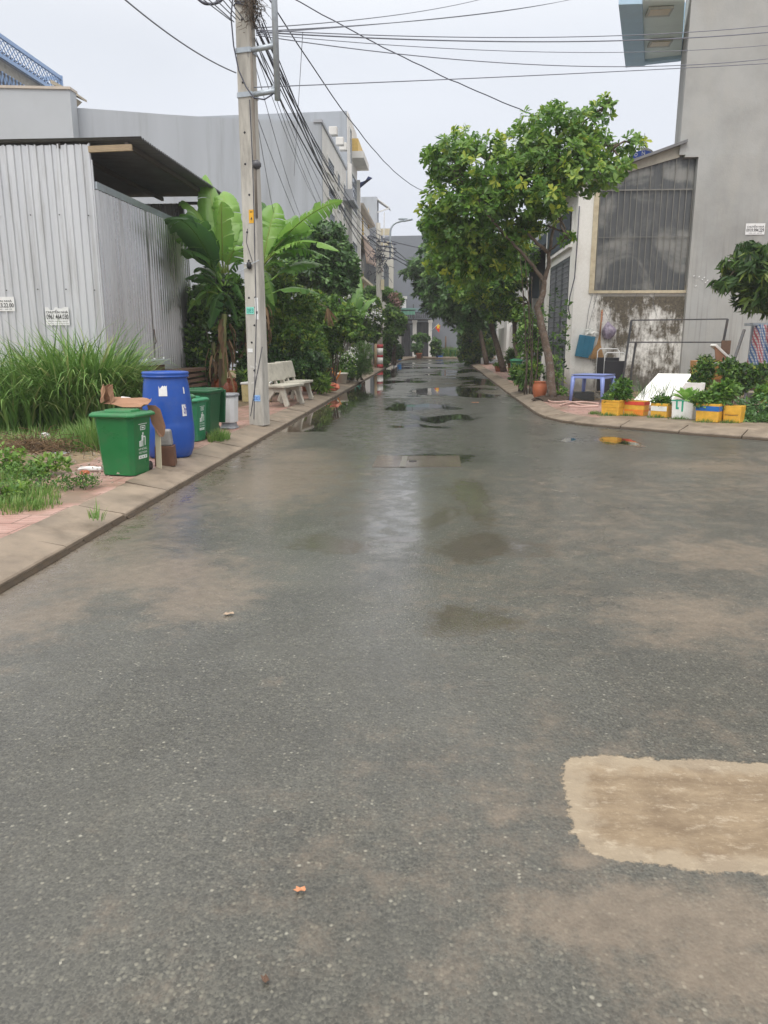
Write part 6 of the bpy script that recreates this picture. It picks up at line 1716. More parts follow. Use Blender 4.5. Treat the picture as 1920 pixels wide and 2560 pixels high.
# folding chairs
def fchair(label, x, y, sc_):
    t = thing('folding_chair', label, 'folding chair', (x, y, .115), R(-4), 'folded chairs against the wall')
    t.scale = (sc_, 1, sc_)
    b = MB(); b.tube([(-.25, 0, .02), (-.25, .02, .95), (-.25, .03, 1.0), (-.20, .03, 1.06), (.20, .03, 1.06), (.25, .03, 1.0), (.25, .02, .95), (.25, 0, .02)], .013, 8); b.build('tube_frame', mat('white_tube', (.7, .7, .7), .3, .05, 9, 0), t)
    b = MB(); b.box((0, -.02, .62), (.50, .035, .48)); b.build('back_panel', M_black, t, bevel=.01)
    b = MB(); b.box((0, -.06, .25), (.46, .05, .34)); b.build('seat', M_black, t, bevel=.01)
    return t
fchair('taller folded black chair with white tube back by the wall', 4.42, 20.2, 1.08)
fchair('front folded black chair leaning before the taller one', 4.46, 19.6, 1.0)
# steel rack
t = thing('steel_rack', 'empty square tube steel rack frame standing before the mouldy wall', 'rack', (0, 0, 0))
YR = 19.3
def wp(x, y, Y=YR): return W3(x, y, Y)
b = MB()
A_, B_ = wp(570, 130), wp(1338, 120); C_, D_ = wp(560, 305), wp(1325, 310)
bl, br = wp(530, 640), wp(1290, 640); bl.z = .11; br.z = .11
b.bar(A_, (A_.x - .14, YR, .11), .045); b.bar(B_, (B_.x - .18, YR, .11), .045)
b.build('post', M_dsteel, t, each=True)
b = MB(); b.bar(A_, B_, .03); b.bar((A_.x - .04, YR, C_.z), (B_.x - .05, YR, C_.z), .03); b.build('rail', M_dsteel, t)
b = MB(); yb = YR + .6; c_, d_ = wp(605, 305, yb), wp(1355, 305, yb)
b.bar(c_, (c_.x - .10, yb, .11), .045); b.bar(d_, (d_.x - .12, yb, .11), .045); b.bar(c_, d_, .03); b.bar((A_.x - .05, YR, C_.z), c_, .03); b.bar((B_.x - .05, YR, C_.z), d_, .03)
b.build('rear_leg', M_dsteel, t)
t = thing('board', 'small reddish brown board fixed on the right post of the steel rack', 'board', wp(1322, 345, YR - .05), 0)
MB().box((0, 0, 0), (.22, .02, .32)).build('panel', M_rust, t)
# leaning bar
a, c = wp(1470, 205, 20.6), wp(1398, 470, 19.9)
b = MB(); b.bar(a, (c.x - .35, 19.6, .11), .06); tag(b.build('leaning_bar', M_dsteel), 'dark steel bar leaning on the grey wall beside the chequered sheet', 'bar')
# ------------------------------------------------------------------ foam planters on the chamfered kerb
RZ = R(-37.7)
def tapebox(name, label, loc, size, m, decor=None, group='foam box planters along the right kerb', rz=RZ, soil=True, cat='planter box'):
    t = thing(name, label, cat, loc, rz, group)
    w_, d_, h_ = size
    b = MB(); loft(b, [octo(w_ * .93, d_ * .93, .012, 0), octo(w_, d_, .012, h_), octo(w_ - .06, d_ - .06, .012, h_), octo(w_ - .07, d_ - .07, .012, h_ - .06)])
    body = b.build('box_body', m, t, bevel=.004)
    if soil: MB().b2((-w_ / 2 + .04, -d_ / 2 + .04, h_ - .08), (w_ / 2 - .04, d_ / 2 - .04, h_ - .03)).build('soil', M_soil, t)
    for (x0, z0, x1, z1, mm) in (decor or []):
        k0 = lambda z: (.93 + .07 * z)
        dd = MB()
        def pt(u, v, e_=.004): 
            kk = k0(v); return ((u - .5) * w_ * kk, -d_ * kk / 2 - e_, v * h_)
        nseg = 10
        for i in range(nseg):
            u0, u1 = x0 + (x1 - x0) * i / nseg, x0 + (x1 - x0) * (i + 1) / nseg
            j0 = .012 * noise.noise(Vector((u0 * 9, z0 * 7, w_))); j1 = .012 * noise.noise(Vector((u1 * 9, z0 * 7, w_)))
            dd.add([pt(u0, z0 + j0), pt(u1, z0 + j1), pt(u1, z1 + j1), pt(u0, z1 + j0)], [(0, 1, 2, 3)])
        dd.build('tape', mm, t)
        if x1 - x0 > .95:   # tape runs on round the side
            kk0, kk1 = k0(z0), k0(z1)
            s_ = MB(); s_.add([(w_ * kk0 / 2 + .004, -d_ * kk0 / 2, z0 * h_), (w_ * kk0 / 2 + .004, d_ * kk0 / 2, z0 * h_), (w_ * kk1 / 2 + .004, d_ * kk1 / 2, z1 * h_), (w_ * kk1 / 2 + .004, -d_ * kk1 / 2, z1 * h_)], [(0, 1, 2, 3)])
            s_.build('tape', mm, t)
    return t
M_red = mat('red_tape', (.62, .07, .04), .4, .12, 9, .05); M_orr = mat('orange_tape', (.75, .24, .03), .4, .12, 9, .05); M_grn = mat('green_tape', (.02, .36, .22), .4, .1, 9, .05); M_blu = mat('blue_tape', (.02, .14, .45), .4, .1, 9, .05)
M_yd = mat('ochre_tape', (.60, .30, .03), .45, .2, 12, .1)
def bc(xm, ybot):     # centre of a box from the foot of its front face
    g_ = G(1400 + .3134 * xm, 760 + .3134 * ybot, .112)
    return g_
dk = Vector((.79, -.61, 0)); nk = Vector((.61, .79, 0))
spec = [(392, 888, .36, .28, M_yel, 'amber taped foam planter at the left end of the row', [(0.02, .86, .98, .93, M_yd), (.02, .5, .98, .56, M_yd), (.05, .68, .7, .72, M_yd), (.3, .3, .95, .34, M_yd)]),
        (582, 890, .40, .27, M_yel, 'foam planter with red and orange tape crossing its front', [(0.0, .72, 1, .97, M_red), (0.02, .30, 1, .42, M_orr), (.5, .05, 1, .28, M_orr)]),
        (782, 903, .32, .25, M_yel, 'small yellow foam planter with a dirty white patch', [(.03, .45, .97, .80, M_foamw), (.15, .12, .7, .2, M_yd)]),
        (968, 915, .40, .33, M_foamw, 'white foam planter with green tape legs, middle of the row', [(0, .94, 1, 1.0, M_grn), (.2, .50, .28, .94, M_grn), (.46, .38, .54, .94, M_grn), (.28, .5, .34, .6, M_grn)]),
        (1165, 940, .40, .31, M_yel, 'yellow foam planter with a broad blue tape band', [(0, .60, 1, .87, M_blu)]),
        (1362, 945, .30, .28, M_yel, 'small yellow foam planter with printed line, right of the blue banded one', [(.08, .48, .9, .52, M_yd), (.12, .42, .86, .45, M_rust)]),
        (1640, 895, .62, .31, mat('tan_foam_tape', (.55, .36, .16), .5, .12, 9, .1), 'wide tan foam planter with white and green bands at the right edge', [(0, .30, 1, .62, M_foamw), (0, .62, 1, .70, M_grn), (0, .44, 1, .49, M_grn), (0, .24, 1, .30, M_grn)])]
BOXES = []
for i, (xm, yb, w_, h_, m_, lb, dc) in enumerate(spec):
    g_ = bc(xm, yb); c = g_ + nk * .13
    if i == 6: c = c + Vector((.18, -.05, 0))
    BOXES.append((c, w_, h_)); tapebox('foam_planter', lb, (c.x, c.y, .112), (w_, .26, h_), m_, dc)
def on_box(i, dx=0, dy=0): c, w_, h_ = BOXES[i]; q = c + dk * dx + nk * dy; return (q.x, q.y, .112 + h_ - .05)
GP = 'plants growing in the foam planters'
plant('basil_plant', 'bushy basil plant in the amber taped planter', on_box(0, .05, .05), 'oval', [(.10, .05, .28, .16, .13, .14), (-.10, 0, .10, .13, .1, .08), (.12, 0, .14, .13, .1, .1)], 230, 5, .085, M_leafl, group=GP, tint=(.5, .2), up=.6)
plant('chive_clump', 'thin grey green chives in the red taped planter', on_box(1, .12), 'hair', [(0, 0, .05, .14, .1, .04)], 9, 6, .45, M_leafd, group=GP, tint=(.5, .15), up=.97, spread=1.25, stems=0)
plant('herb_plant', 'low leafy herbs in the small yellow planter with the white patch', on_box(2), 'oval', [(0, 0, .07, .16, .12, .08)], 130, 5, .07, M_leafl, group=GP, tint=(.45, .2), up=.6, stems=3)
plant('chive_clump', 'taller chives at the left of the green taped planter', on_box(2, -.02, .02), 'hair', [(0.05, 0, .02, .08, .06, .04)], 8, 5, .5, M_leafd, group=GP, tint=(.45, .15), up=.97, spread=1.3, stems=0)
t = thing('mustard_plant', 'broad leaved mustard greens in the white planter with green tape', 'plant', on_box(3, .02), 0, GP)
pos, dr, sz = [], [], []
for q in range(17):
    a = q * 2.399; e_ = .15 + 1.1 * (q / 17); pos.append((.02 * math.cos(a), .02 * math.sin(a), .04)); dr.append((math.cos(a) * math.cos(e_), math.sin(a) * math.cos(e_), math.sin(e_) + .15)); sz.append(.33 - .07 * q / 17)
leaves_mesh('leaves', 'broad', pos, dr, [(0, 0, 1)] * 17, sz, [.5 + .12 * rng.random() for _ in range(17)], M_ban, t)
plant('herb_plant', 'leafy mint spreading from the blue banded planter', on_box(4, -.08), 'oval', [(0, 0, .10, .24, .14, .12)], 260, 5, .075, M_leafl, group=GP, tint=(.62, .18), up=.6, stems=3)
plant('herb_plant', 'tall fresh green perilla between the last two yellow planters', on_box(5, -.20), 'oval', [(-.06, 0, .20, .17, .14, .18), (.06, 0, .32, .12, .11, .11), (-.16, 0, .10, .15, .12, .11)], 260, 5, .12, M_leafl, group=GP, tint=(.6, .18), up=.5)
plant('herb_plant', 'small leafy sprout in the wide tan planter', on_box(6, -.2), 'oval', [(0, 0, .14, .2, .12, .13)], 90, 5, .13, M_leafl, group=GP, tint=(.6, .2), up=.5)
g_ = G(1775, 1012, .112)
plant('bamboo_shrub', 'narrow leaved shrub rising behind the mustard greens', (g_.x, g_.y + .6, .112), 'narrow', [(0, 0, .6, .22, .2, .3), (.06, 0, .82, .15, .16, .18), (-.12, 0, .42, .18, .18, .2)], 260, 6, .15, M_leaf, group='shrubs of the right corner', tint=(.5, .2), up=.3, droop=.2)
g_ = G(1850, 1014, .112)
plant('leafy_shrub', 'dense dark leafy shrub before the chequered sheet', (g_.x, g_.y + .35, .112), 'oval', [(-.1, 0, .72, .24, .22, .18), (.2, 0, .64, .26, .22, .2), (-.2, 0, .85, .16, .18, .14), (.5, 0, .6, .22, .22, .22), (0, 0, .42, .34, .22, .2)], 700, 5, .10, M_leaf, group='shrubs of the right corner', tint=(.42, .18), up=.4, stems=8)
g_ = G(1935, 960, .112)
plant('leafy_shrub', 'upright leafy shrub cut by the right edge of the view', (g_.x + .25, g_.y + 1.3, .112), 'oval', [(0, 0, 1.0, .40, .35, .5), (-.1, 0, .5, .35, .3, .35), (.1, 0, 1.4, .3, .3, .3)], 700, 5, .11, M_leaf, group='shrubs of the right corner', tint=(.45, .2), up=.4, stems=6)
g_ = G(1890, 1052, .112)
t = plant('creeping_plant', 'creeping vine spilling over the kerb below the tan planter', (g_.x, g_.y, .10), 'oval', [(0, 0, .06, .34, .3, .08), (-.5, .2, .08, .3, .2, .09), (.5, -.2, .06, .4, .3, .09), (.1, .3, .2, .4, .2, .18), (.6, .2, .2, .3, .2, .2), (-.25, -.12, .03, .25, .12, .05)], 780, 5, .085, M_leafd, group='shrubs of the right corner', tint=(.55, .2), up=.6, stems=6)
# weeds at box feet
cells = []
for i, (c, w_, h_) in enumerate(BOXES):
    q = c - nk * .18; cells.append((q.x, q.y, w_ * .55, .08, 1, 1))
q = BOXES[0][0] - dk * .35; cells.append((q.x, q.y, .12, .12, 1, 1))
o = blades('low_grass', M_grass, cells, 1300, .03, .09, .008, .5, base_tint=.45, segs=3); tag(o, 'short weeds along the feet of the foam planters', 'grass', kind='stuff')
# white lid and foam boxes behind the row
c = W3(800, 675, 15.9)
t = thing('foam_slab', 'big white foam lid tilted against the foam box behind the planters', 'foam lid', (c.x, 15.95, c.z - .05), 0)
b = MB(); b.add([(-.62, -.25, -.27), (.10, -.38, -.27), (.62, .0, .30), (.02, .22, .30), (-.62, -.20, -.24 + .0), (.10, -.33, -.22), (.62, .05, .35), (.02, .27, .35)], [(0, 3, 2, 1), (4, 5, 6, 7), (0, 1, 5, 4), (1, 2, 6, 5), (2, 3, 7, 6), (3, 0, 4, 7)]); b.build('lid_slab', M_foamw, t, bevel=.02)
c = G(1400 + .3134 * 1010, 760 + .3134 * 800, .112)
t = tapebox('foam_box', 'white foam box with faint lettering behind the mustard greens', (c.x, c.y + .25, .112), (.78, .42, .46), M_foamw, None, None, R(-6), soil=False, cat='box')
tm = MB(); text_into(tm, 'DRAWIN', -.18, .30, .34, .07, y=-.218); tm.build('lettering', mat('faint_print', (.6, .6, .6), .7, .05, 9, 0), t)
c = W3(1205, 525, 18.2)
t = tapebox('carton', 'brown taped carton standing on the pile behind the shrubs', (c.x, 18.4, c.z - .22), (.70, .45, .42), mat('tape_carton', (.55, .27, .09), .5, .1, 7, .1), [(.0, .82, 1, .96, M_foamw), (.12, .55, .2, 1, M_foamw), (.4, .5, .48, .98, M_foamw), (0, .5, 1, .56, M_card)], None, 0, soil=False, cat='box')
MB().b2((-.33, -.2, -(c.z - .22) + .115), (.33, .2, -.004)).build('crate_under', M_card, t)
c = W3(1310, 420, 18.6)
t = thing('foam_sheet', 'white edged foam sheet leaning down beside the taped carton', 'foam sheet', (c.x, 18.9, .115), 0)
p0, p1 = W3(1220, 325, 18.9) - Vector((c.x, 18.9, .115)), W3(1410, 475, 18.9) - Vector((c.x, 18.9, .115))
b = MB(); b.bar(p0, (p1.x + .25, 0, p1.z - .3), .35, .06); b.build('sheet', M_foamw, t, bevel=.01)
b = MB(); b.prism_y([(p0.x, p0.z - .05), (p0.x + .05, p0.z - .38), (p1.x - .35, p1.z - .18), (p1.x + .05, p1.z - .05)], -.16, -.12); b.build('brown_side', M_card, t)
b = MB(); b.b2((p0.x + .35, .05, 0), (p1.x, .15, p1.z - .1)); b.build('prop', M_rust, t)
# chequered tarp over frame
def plaid():
    m, t, b = newmat('chequered_woven_sheet')
    g_ = N(t, 'ShaderNodeTexCoord').outputs['Object']
    sp = N(t, 'ShaderNodeSeparateXYZ'); lk(t, g_, sp.inputs[0])
    def st(o, f, ph=0.0): return rng_node(t, math_node(t, 'FRACT', math_node(t, 'ADD', math_node(t, 'MULTIPLY', o, f), ph)), .48, .52)
    diag = math_node(t, 'ADD', sp.outputs['X'], math_node(t, 'MULTIPLY', sp.outputs['Z'], .25))
    a, c = st(diag, 17.0), st(sp.outputs['Z'], 17.0, .3); a2 = st(diag, 3.1, .1)
    col = mix_node(t, a2, (.42, .10, .12), (.08, .16, .34))
    base = mix_node(t, a, (.62, .62, .62), col)
    base = mix_node(t, math_node(t, 'MULTIPLY', c, .6), base, col)
    lk(t, base, b.inputs['Base Color']); b.inputs['Roughness'].default_value = .5
    bump_node(t, b, noise_node(t, g_, 7, 3), .5, .05)
    return m
YP = 17.8
t = thing('chequered_sheet', 'red blue and white chequered woven sheet draped over a frame at right', 'sheet', (P(1880, 880, YP).x, YP, .115), 0)
ox = t.location.x
top0, top1 = W3(1560, 160, YP).x - ox, W3(1900, 150, YP).x - ox; zt0 = W3(1560, 165, YP).z - .115; bo = W3(1440, 470, YP).x - ox
b = MB(); vs = []; nx, nz_ = 40, 16
for j in range(nz_ + 1):
    v = j / nz_
    xl = bo - .1 + (top0 - bo + .1) * v ** .8
    for i in range(nx + 1):
        u = i / nx; x = xl + (top1 - xl) * u
        vs.append((x, -.35 * (1 - v) + .07 * math.sin(u * 19 + v * 2) * (1 - .5 * v) + .03 * math.sin(u * 43), .25 + (zt0 - .25) * v + .03 * math.sin(u * 9) * (1 - v)))
b.add(vs, [(j * (nx + 1) + i, j * (nx + 1) + i + 1, (j + 1) * (nx + 1) + i + 1, (j + 1) * (nx + 1) + i) for j in range(nz_) for i in range(nx)], smooth=True)
b.build('woven_sheet', plaid(), t, solid=.002)
b = MB(); b.b2((top0 - .05, .0, zt0 - .02), (top1, .5, zt0 + .04)); b.bar((top0 - .02, .1, zt0), (top0 - .02, .1, 0), .05); b.bar((top1, .1, zt0), (top1, .1, 0), .05); b.build('frame', M_steel, t)
# grey post between the planters
g_ = G(1400 + .3134 * 1508, 760 + .3134 * 880, .112)
b = MB(); b.box((0, 0, .20), (.13, .13, .42), top=.92); tag(b.build('stub_post', M_dsteel if False else mat('dark_concrete', (.10, .095, .085), .9, .2, 8, .4, 50), loc=(g_.x, g_.y, .11), bevel=.01), 'short dark concrete stub post between the two right planters', 'post')
# hose
t = thing('garden_hose', 'pale pink hose snaking over the paving left of the planters', 'hose', (0, 0, 0))
b = MB()
def gp(x, y): g_ = G(1180 + .2773 * x, 560 + .2773 * y, .115); return Vector((g_.x, g_.y, .135))
def smooth_path(pts, n=6):
    out_ = []
    P_ = [pts[0]] + pts + [pts[-1]]
    for i in range(1, len(P_) - 2):
        for s_ in range(n):
            u = s_ / n; a, b_, c_, d_ = P_[i - 1], P_[i], P_[i + 1], P_[i + 2]
            out_.append(.5 * ((2 * b_) + (-a + c_) * u + (2 * a - 5 * b_ + 4 * c_ - d_) * u * u + (-a + 3 * b_ - 3 * c_ + d_) * u ** 3))
    out_.append(pts[-1]); return out_
for pts in ([gp(690, 1560), gp(690, 1600), gp(760, 1612), gp(880, 1608), gp(1000, 1640), gp(1140, 1645)], [gp(795, 1642), gp(900, 1615), gp(1010, 1612), gp(1140, 1628)], [gp(870, 1650), gp(1000, 1655), gp(1140, 1650)], [gp(1300, 1600), gp(1380, 1575), gp(1450, 1572)]):
    b.tube(smooth_path(pts), .017, 7)
b.build('hose_loops', mat('pink_rubber', (.55, .37, .32), .5, .1, 9, 0), t)
pot('terracotta_jar', 'orange terracotta jar beside the crooked tree trunk', (2.47, 18.35, .112), .17, .42, M_terra2, 'jar')
b = MB(); v_, f_ = blob(.55, .35, .10, .5, 18, 6, .02, 12); b.add(v_, f_); tag(b.build('soil_mound', M_soil, loc=(2.8, 18.1, .10)), 'dark soil mound at the crooked tree foot', 'soil', kind='stuff')
r_ = random.Random(9); b = MB()
for q in range(160):
    x, y = r_.uniform(2.7, 4.3), r_.uniform(18.2, 21.2); s_ = r_.uniform(.03, .12)
    b.box((x, y, .11 + s_ * .2), (s_, s_ * r_.uniform(.5, 1.3), s_ * .5), rz=r_.uniform(0, 3), rx=r_.uniform(-.3, .3))
tag(b.build('rubble', mat('rubble_dark', (.16, .145, .125), .9, .35, 20, .3)), 'broken masonry rubble along the foot of the white wall', 'rubble', kind='stuff')
MBk = MB(); MBk.b2((3.0, 18.3, .105), (12, 21.4, .118)); tag(MBk.build('bare_soil', M_earth), kind='structure')
MBk = MB(); MBk.prism([(2.95, 14.02), (3.70, 13.42), (4.36, 12.78), (5.26, 12.18), (6.8, 11.25), (9.7, 9.76), (12, 9.8), (12, 15), (5.6, 15), (4.2, 15.4), (3.4, 15.2)], .10, .1085); tag(MBk.build('concrete_walk', M_kerb), kind='structure')
# green bin, pots further along the right walk
wheelie('wheelie_bin', 'narrow green wheelie bin with pale label on the right walk by the slim tree', (2.78, 26.9, .11), R(180), .38, .42, .72, M_bgreen2, None, decal=False)
t = thing('planter_bowl', 'wide brown planter bowl with low greenery at the right kerb', 'plant pot', (2.85, 34.2, .11))
b = MB(); loft(b, [octo(.38, .34, .08, 0), octo(.52, .46, .08, .24), octo(.46, .4, .08, .24), octo(.42, .38, .08, .18)]); b.build('bowl', M_terra, t)
foliage('greenery', 'oval', [(0, 0, .28, .28, .26, .08)], 120, 5, .1, M_leafl, t, tint=(.6, .2))
pot('flower_pot', 'clay pot of upright light green leaves in front of the white gate pillar', (3.38, 35.0, .11), .15, .34, M_terra2)
plant('potted_plant', 'upright light green potted plant by the white gate pillar', (3.38, 35.0, .40), 'narrow', [(0, 0, .3, .2, .2, .35)], 160, 5, .24, M_leafl, tint=(.6, .15), up=.8)
t = thing('white_pot', 'white square pot at the far right kerb under the shrub', 'plant pot', (2.75, 45.0, .11)); MB().box((0, 0, .18), (.25, .25, .36), top=1.1).build('pot_body', M_foamw, t, bevel=.02)
t = thing('red_post', 'short red post behind the narrow green bin', 'post', (3.3, 28.5, .11)); MB().box((0, 0, .5), (.14, .1, 1.0)).build('post_body', mat('red_paint', (.45, .04, .03), .5, .1, 9, .05), t, bevel=.01)
MB().box((0, 0, 1.02), (.17, .13, .04)).build('cap', mat('white_paint'  , (.7, .7, .7)), t)
b = MB(); b.box((0, 0, .07), (.45, .22, .14)); tag(b.build('kerb_block', M_conc, loc=(2.62, 20.4, .11), bevel=.01), 'loose concrete block on the kerb right of the puddles', 'block')
# next house along the right row (dark sheet front and white pillars)
t = thing('dark_fronted_house', 'house with dark blue sheet front behind the right hand trees', 'house', (0, 0, 0))
b = MB(); b.b2((3.95, 26.8, .05), (12, 33.5, 5.6)); b.build('body', M_gwall, t)
b = MB(); b.sheet((3.88, 33.4), (3.88, 26.9), 2.6, 5.2, .15, .03, 'wave'); b.b2((3.80, 26.9, .1), (3.9, 33.4, 2.4)); b.build('sheet_front', M_dblue, t)
b = MB(); b.prism_y([(2.9, 4.0), (2.9, 4.08), (3.95, 4.9), (3.95, 4.8)], 27.2, 33); b.build('awning', M_dsteel, t)
b = MB(); b.b2((3.62, 26.62, .05), (3.85, 26.85, 5.2)); b.b2((3.62, 30.0, .05), (3.82, 30.2, 3.0)); b.build('pillar', M_white, t, each=True)
t = thing('white_gate_wall', 'white garden wall with rounded gate pillar beyond the slim tree', 'wall', (0, 0, 0))
b = MB(); b.b2((3.75, 33.8, .05), (3.95, 40, 2.1)); b.b2((3.62, 35.2, .05), (3.97, 35.6, 2.9)); b.lathe([(.2, 0), (.2, .1), (.12, .2), (0, .22)], 12, c=(3.8, 35.4, 2.9)); b.b2((3.75, 41, .05), (3.95, 47, 2.1)); b.b2((3.62, 40.2, .05), (3.97, 40.6, 2.7)); b.build('masonry', M_white, t)
b = MB(); b.b2((3.8, 35.7, .1), (3.86, 40.1, 2.2)); b.build('gate_leaf', mat('pale_blue_gate', (.45, .47, .52), .5, .08, 5, .05), t)
t = thing('rear_house', 'pale house body mostly hidden behind the right hand trees', 'house', (0, 0, 0))
b = MB(); b.b2((4.6, 34, .05), (14, 47, 6.0)); b.build('body', M_white, t)
b = MB(); b.b2((4.4, 34, 5.9), (14.2, 47.2, 6.1)); b.build('roof_slab', M_gwall2, t)
t = thing('end_house', 'plain house closing the right row near the lane end', 'house', (0, 0, 0))
b = MB(); b.b2((4.4, 48, .05), (14, 57, 6.8)); b.build('body', M_white, t)
b = MB(); b.b2((4.2, 47.9, 6.8), (14.2, 57.2, 7.0)); b.build('roof_slab', M_gwall2, t)
# ================================================================== HOUSES OF THE LEFT ROW
FX = -4.9
def Z7(x, y): return 780 + .2351 * x, 240 + .2351 * y
def fx(x, y, X=FX): return PX(*Z7(x, y), X)
M_fac = mat('aged_white_facade', (.66, .64, .61), .8, .06, 1.2, .12, 30, dirt=(.42, .40, .38), dscale=.9, damt=.5, streak=(1, 1, .25))
# --- long grey party wall house
c0 = PX(802, 305, FX); Y1 = c0.y
c1_ = fx(358, 400); Y2 = c1_.y
t = thing('townhouse', 'long pale grey windowless side wall house with white street front', 'building', (0, 0, 0))
def top_at(px, py, Y): return P(px, py, Y)
pts = [top_at(x, y, Y1) for x, y in ((174, 268), (300, 277), (415, 286), (560, 295), (690, 300), (802, 305))]
b = MB(); b.prism_y([(pts[0].x, .05)] + [(FX, .05)] + [(p.x, p.z) for p in pts[::-1]], Y1, Y1 + .25)
b.b2((pts[0].x, Y1 + .25, .05), (FX - .26, Y2, c0.z - .6))
b.build('side_wall', M_gwall2, t)
b = MB(); b.b2((FX - .25, Y1 + .25, .05), (FX, Y2, c0.z)); b.build('street_front', M_fac, t)
b = MB(); b.b2((FX - .3, Y1 - .05, c0.z - .02), (FX + .06, Y2, c0.z + .10)); b.build('parapet_cap', M_gwall, t)
M_grid = mat('window_grille', (.30, .33, .38), .5, .1, 9, 0)
def window(parent, y0, y1, z0, z1, X=FX, nx=3, nz=5):
    f = MB()
    for a, c in (((X, y0 - .08, z0 - .08), (X + .07, y1 + .08, z0)), ((X, y0 - .08, z1), (X + .07, y1 + .08, z1 + .08)), ((X, y0 - .08, z0), (X + .07, y0, z1)), ((X, y1, z0), (X + .07, y1 + .08, z1))): f.b2(a, c)
    o = f.build('window', M_white, parent)
    MB().b2((X + .005, y0, z0), (X + .02, y1, z1)).build('pane', mat('grey_blue_glass', (.13, .16, .20), .15, .2, 3, 0), o)
    g_ = MB()
    for i in range(nx + 1): yy = y0 + (y1 - y0) * i / nx; g_.b2((X + .03, yy - .02, z0), (X + .045, yy + .02, z1))
    for j in range(nz + 1): zz = z0 + (z1 - z0) * j / nz; g_.b2((X + .028, y0, zz - .02), (X + .047, y1, zz + .02))
    g_.build('grille', M_grid, o)
za, zb = fx(190, 690).z, fx(190, 840).z
rows_ = [(fx(190, 840).z, fx(190, 700).z), (fx(190, 1095).z, fx(190, 975).z), (fx(190, 1340).z, fx(190, 1240).z)]
cols_ = [(fx(160, 800).y, fx(222, 800).y), (fx(260, 800).y, fx(284, 800).y), (fx(324, 800).y, fx(343, 800).y)]
for (z0, z1) in rows_:
    for i, (y0, y1) in enumerate(cols_): window(t, y0, y1, z0, z1, nx=4 if i == 0 else 2)
for (x, y0, y1) in ((205, 420, 372), (277, 525, 478), (313, 580, 532)):
    a = fx(x, y0); c = fx(x, y1)
    b = MB(); b.b2((FX - .1, a.y - .12, a.z), (FX + .28, a.y + .25, a.z + .36)); b.build('vent_box', M_fac, t, bevel=.03)
b = MB(); a = fx(330, 1110); b.b2((FX, a.y, a.z), (FX + .55, Y2 + 1.2, a.z + .12)); b.b2((FX, a.y, a.z + .12), (FX + .5, a.y + .15, a.z + .55)); b.build('small_canopy', M_gwall, t)
b = MB()
for yy in (fx(240, 900).y, fx(305, 900).y, Y2 - .15): b.b2((FX, yy - .1, .05), (FX + .1, yy + .1, c0.z - 1.2))
b.build('pilaster', M_fac, t)
# --- nearer, lighter stepped wall and lattice house behind it
t = thing('townhouse', 'lighter grey stepped wall house at the far left above the shed roof', 'building', (0, 0, 0))
a, c = P(0, 212, Y1 - .6), P(174, 224, Y1 - .6)
b = MB(); b.prism_y([(a.x - 6, .05), (c.x, .05), (c.x, c.z), (a.x - 6, a.z + .1)], Y1 - .6, Y1 - .02); b.build('side_wall', mat('lighter_render', (.43, .455, .49), .85, .04, .7, .1, 30, dirt=(.37, .385, .41), dscale=1, damt=.4), t)
b = MB(); b.prism_y([(a.x - 6, a.z + .1), (c.x + .05, c.z), (c.x + .05, c.z + .10), (a.x - 6, a.z + .2)], Y1 - .66, Y1 + .02); b.build('coping', mat('beige_coping', (.50, .44, .38), .8, .1, 5, .1), t)
t = thing('lattice_house', 'raw concrete house with a blue lattice parapet and tiled eave, far left', 'building', (0, 0, 0))
XL = -20.5
q0, q1 = PX(-60, 66, XL), PX(153, 196, XL)
h0 = .98
b = MB(); b.b2((-34, q0.y - 4, .05), (XL - .2, q1.y, q1.z - h0)); b.build('concrete_wall', M_conc, t)
M_lat = mat('sky_blue_paint', (.24, .36, .58), .5, .08, 6, .05)
b = MB(); yy0, yy1 = q0.y - 2, q1.y
for z in (q1.z, q1.z - h0 + .1): b.b2((XL - .06, yy0, z - .09), (XL + .06, yy1, z + .09))
b.b2((-30, yy1 - .1, q1.z - .09), (XL, yy1, q1.z + .09)); b.b2((-30, yy1 - .1, q1.z - h0), (XL, yy1, q1.z - h0 + .15)); b.b2((XL - .12, yy1 - .12, q1.z - h0), (XL + .08, yy1 + .02, q1.z + .12)); b.b2((XL - 2.5, yy1 - .12, q1.z - h0), (XL - 2.3, yy1 + .02, q1.z))
b.build('lattice_rail', M_lat, t)
b = MB(); st = .36; y = yy0 - h0
while y < yy1:
    for s_ in (1, -1):
        ya, yb = y, y + h0
        z0_, z1_ = (q1.z - h0 + .1, q1.z) if s_ > 0 else (q1.z, q1.z - h0 + .1)
        ca, cb = max(ya, yy0), min(yb, yy1)
        if cb > ca:
            f0, f1 = (ca - ya) / h0, (cb - ya) / h0
            b.bar((XL, ca, z0_ + (z1_ - z0_) * f0), (XL, cb, z0_ + (z1_ - z0_) * f1), .035, .035)
    y += st
x = -29.0
while x < XL:
    for s_ in (1, -1): b.bar((x, yy1 - .05, q1.z - h0 + .1 if s_ > 0 else q1.z), (min(XL, x + h0), yy1 - .05, q1.z if s_ > 0 else q1.z - h0 + .1), .035, .035)
    x += st
b.build('lattice', M_lat, t)
b = MB(); b.b2((-30, yy0, q1.z - h0 - .05), (XL - .5, yy1 - .5, q1.z - .3)); b.build('interior_shade_block', M_dsteel, t)  # solid dark block put in for the shade behind the lattice
b = MB(); w_ = PX(22, 200, XL); b.b2((XL - .2, w_.y - 1.0, q1.z - h0 - 1.7), (XL + .04, w_.y + 1.9, q1.z - h0 - .6)); b.build('low_window', M_dsteel, t)
b = MB()
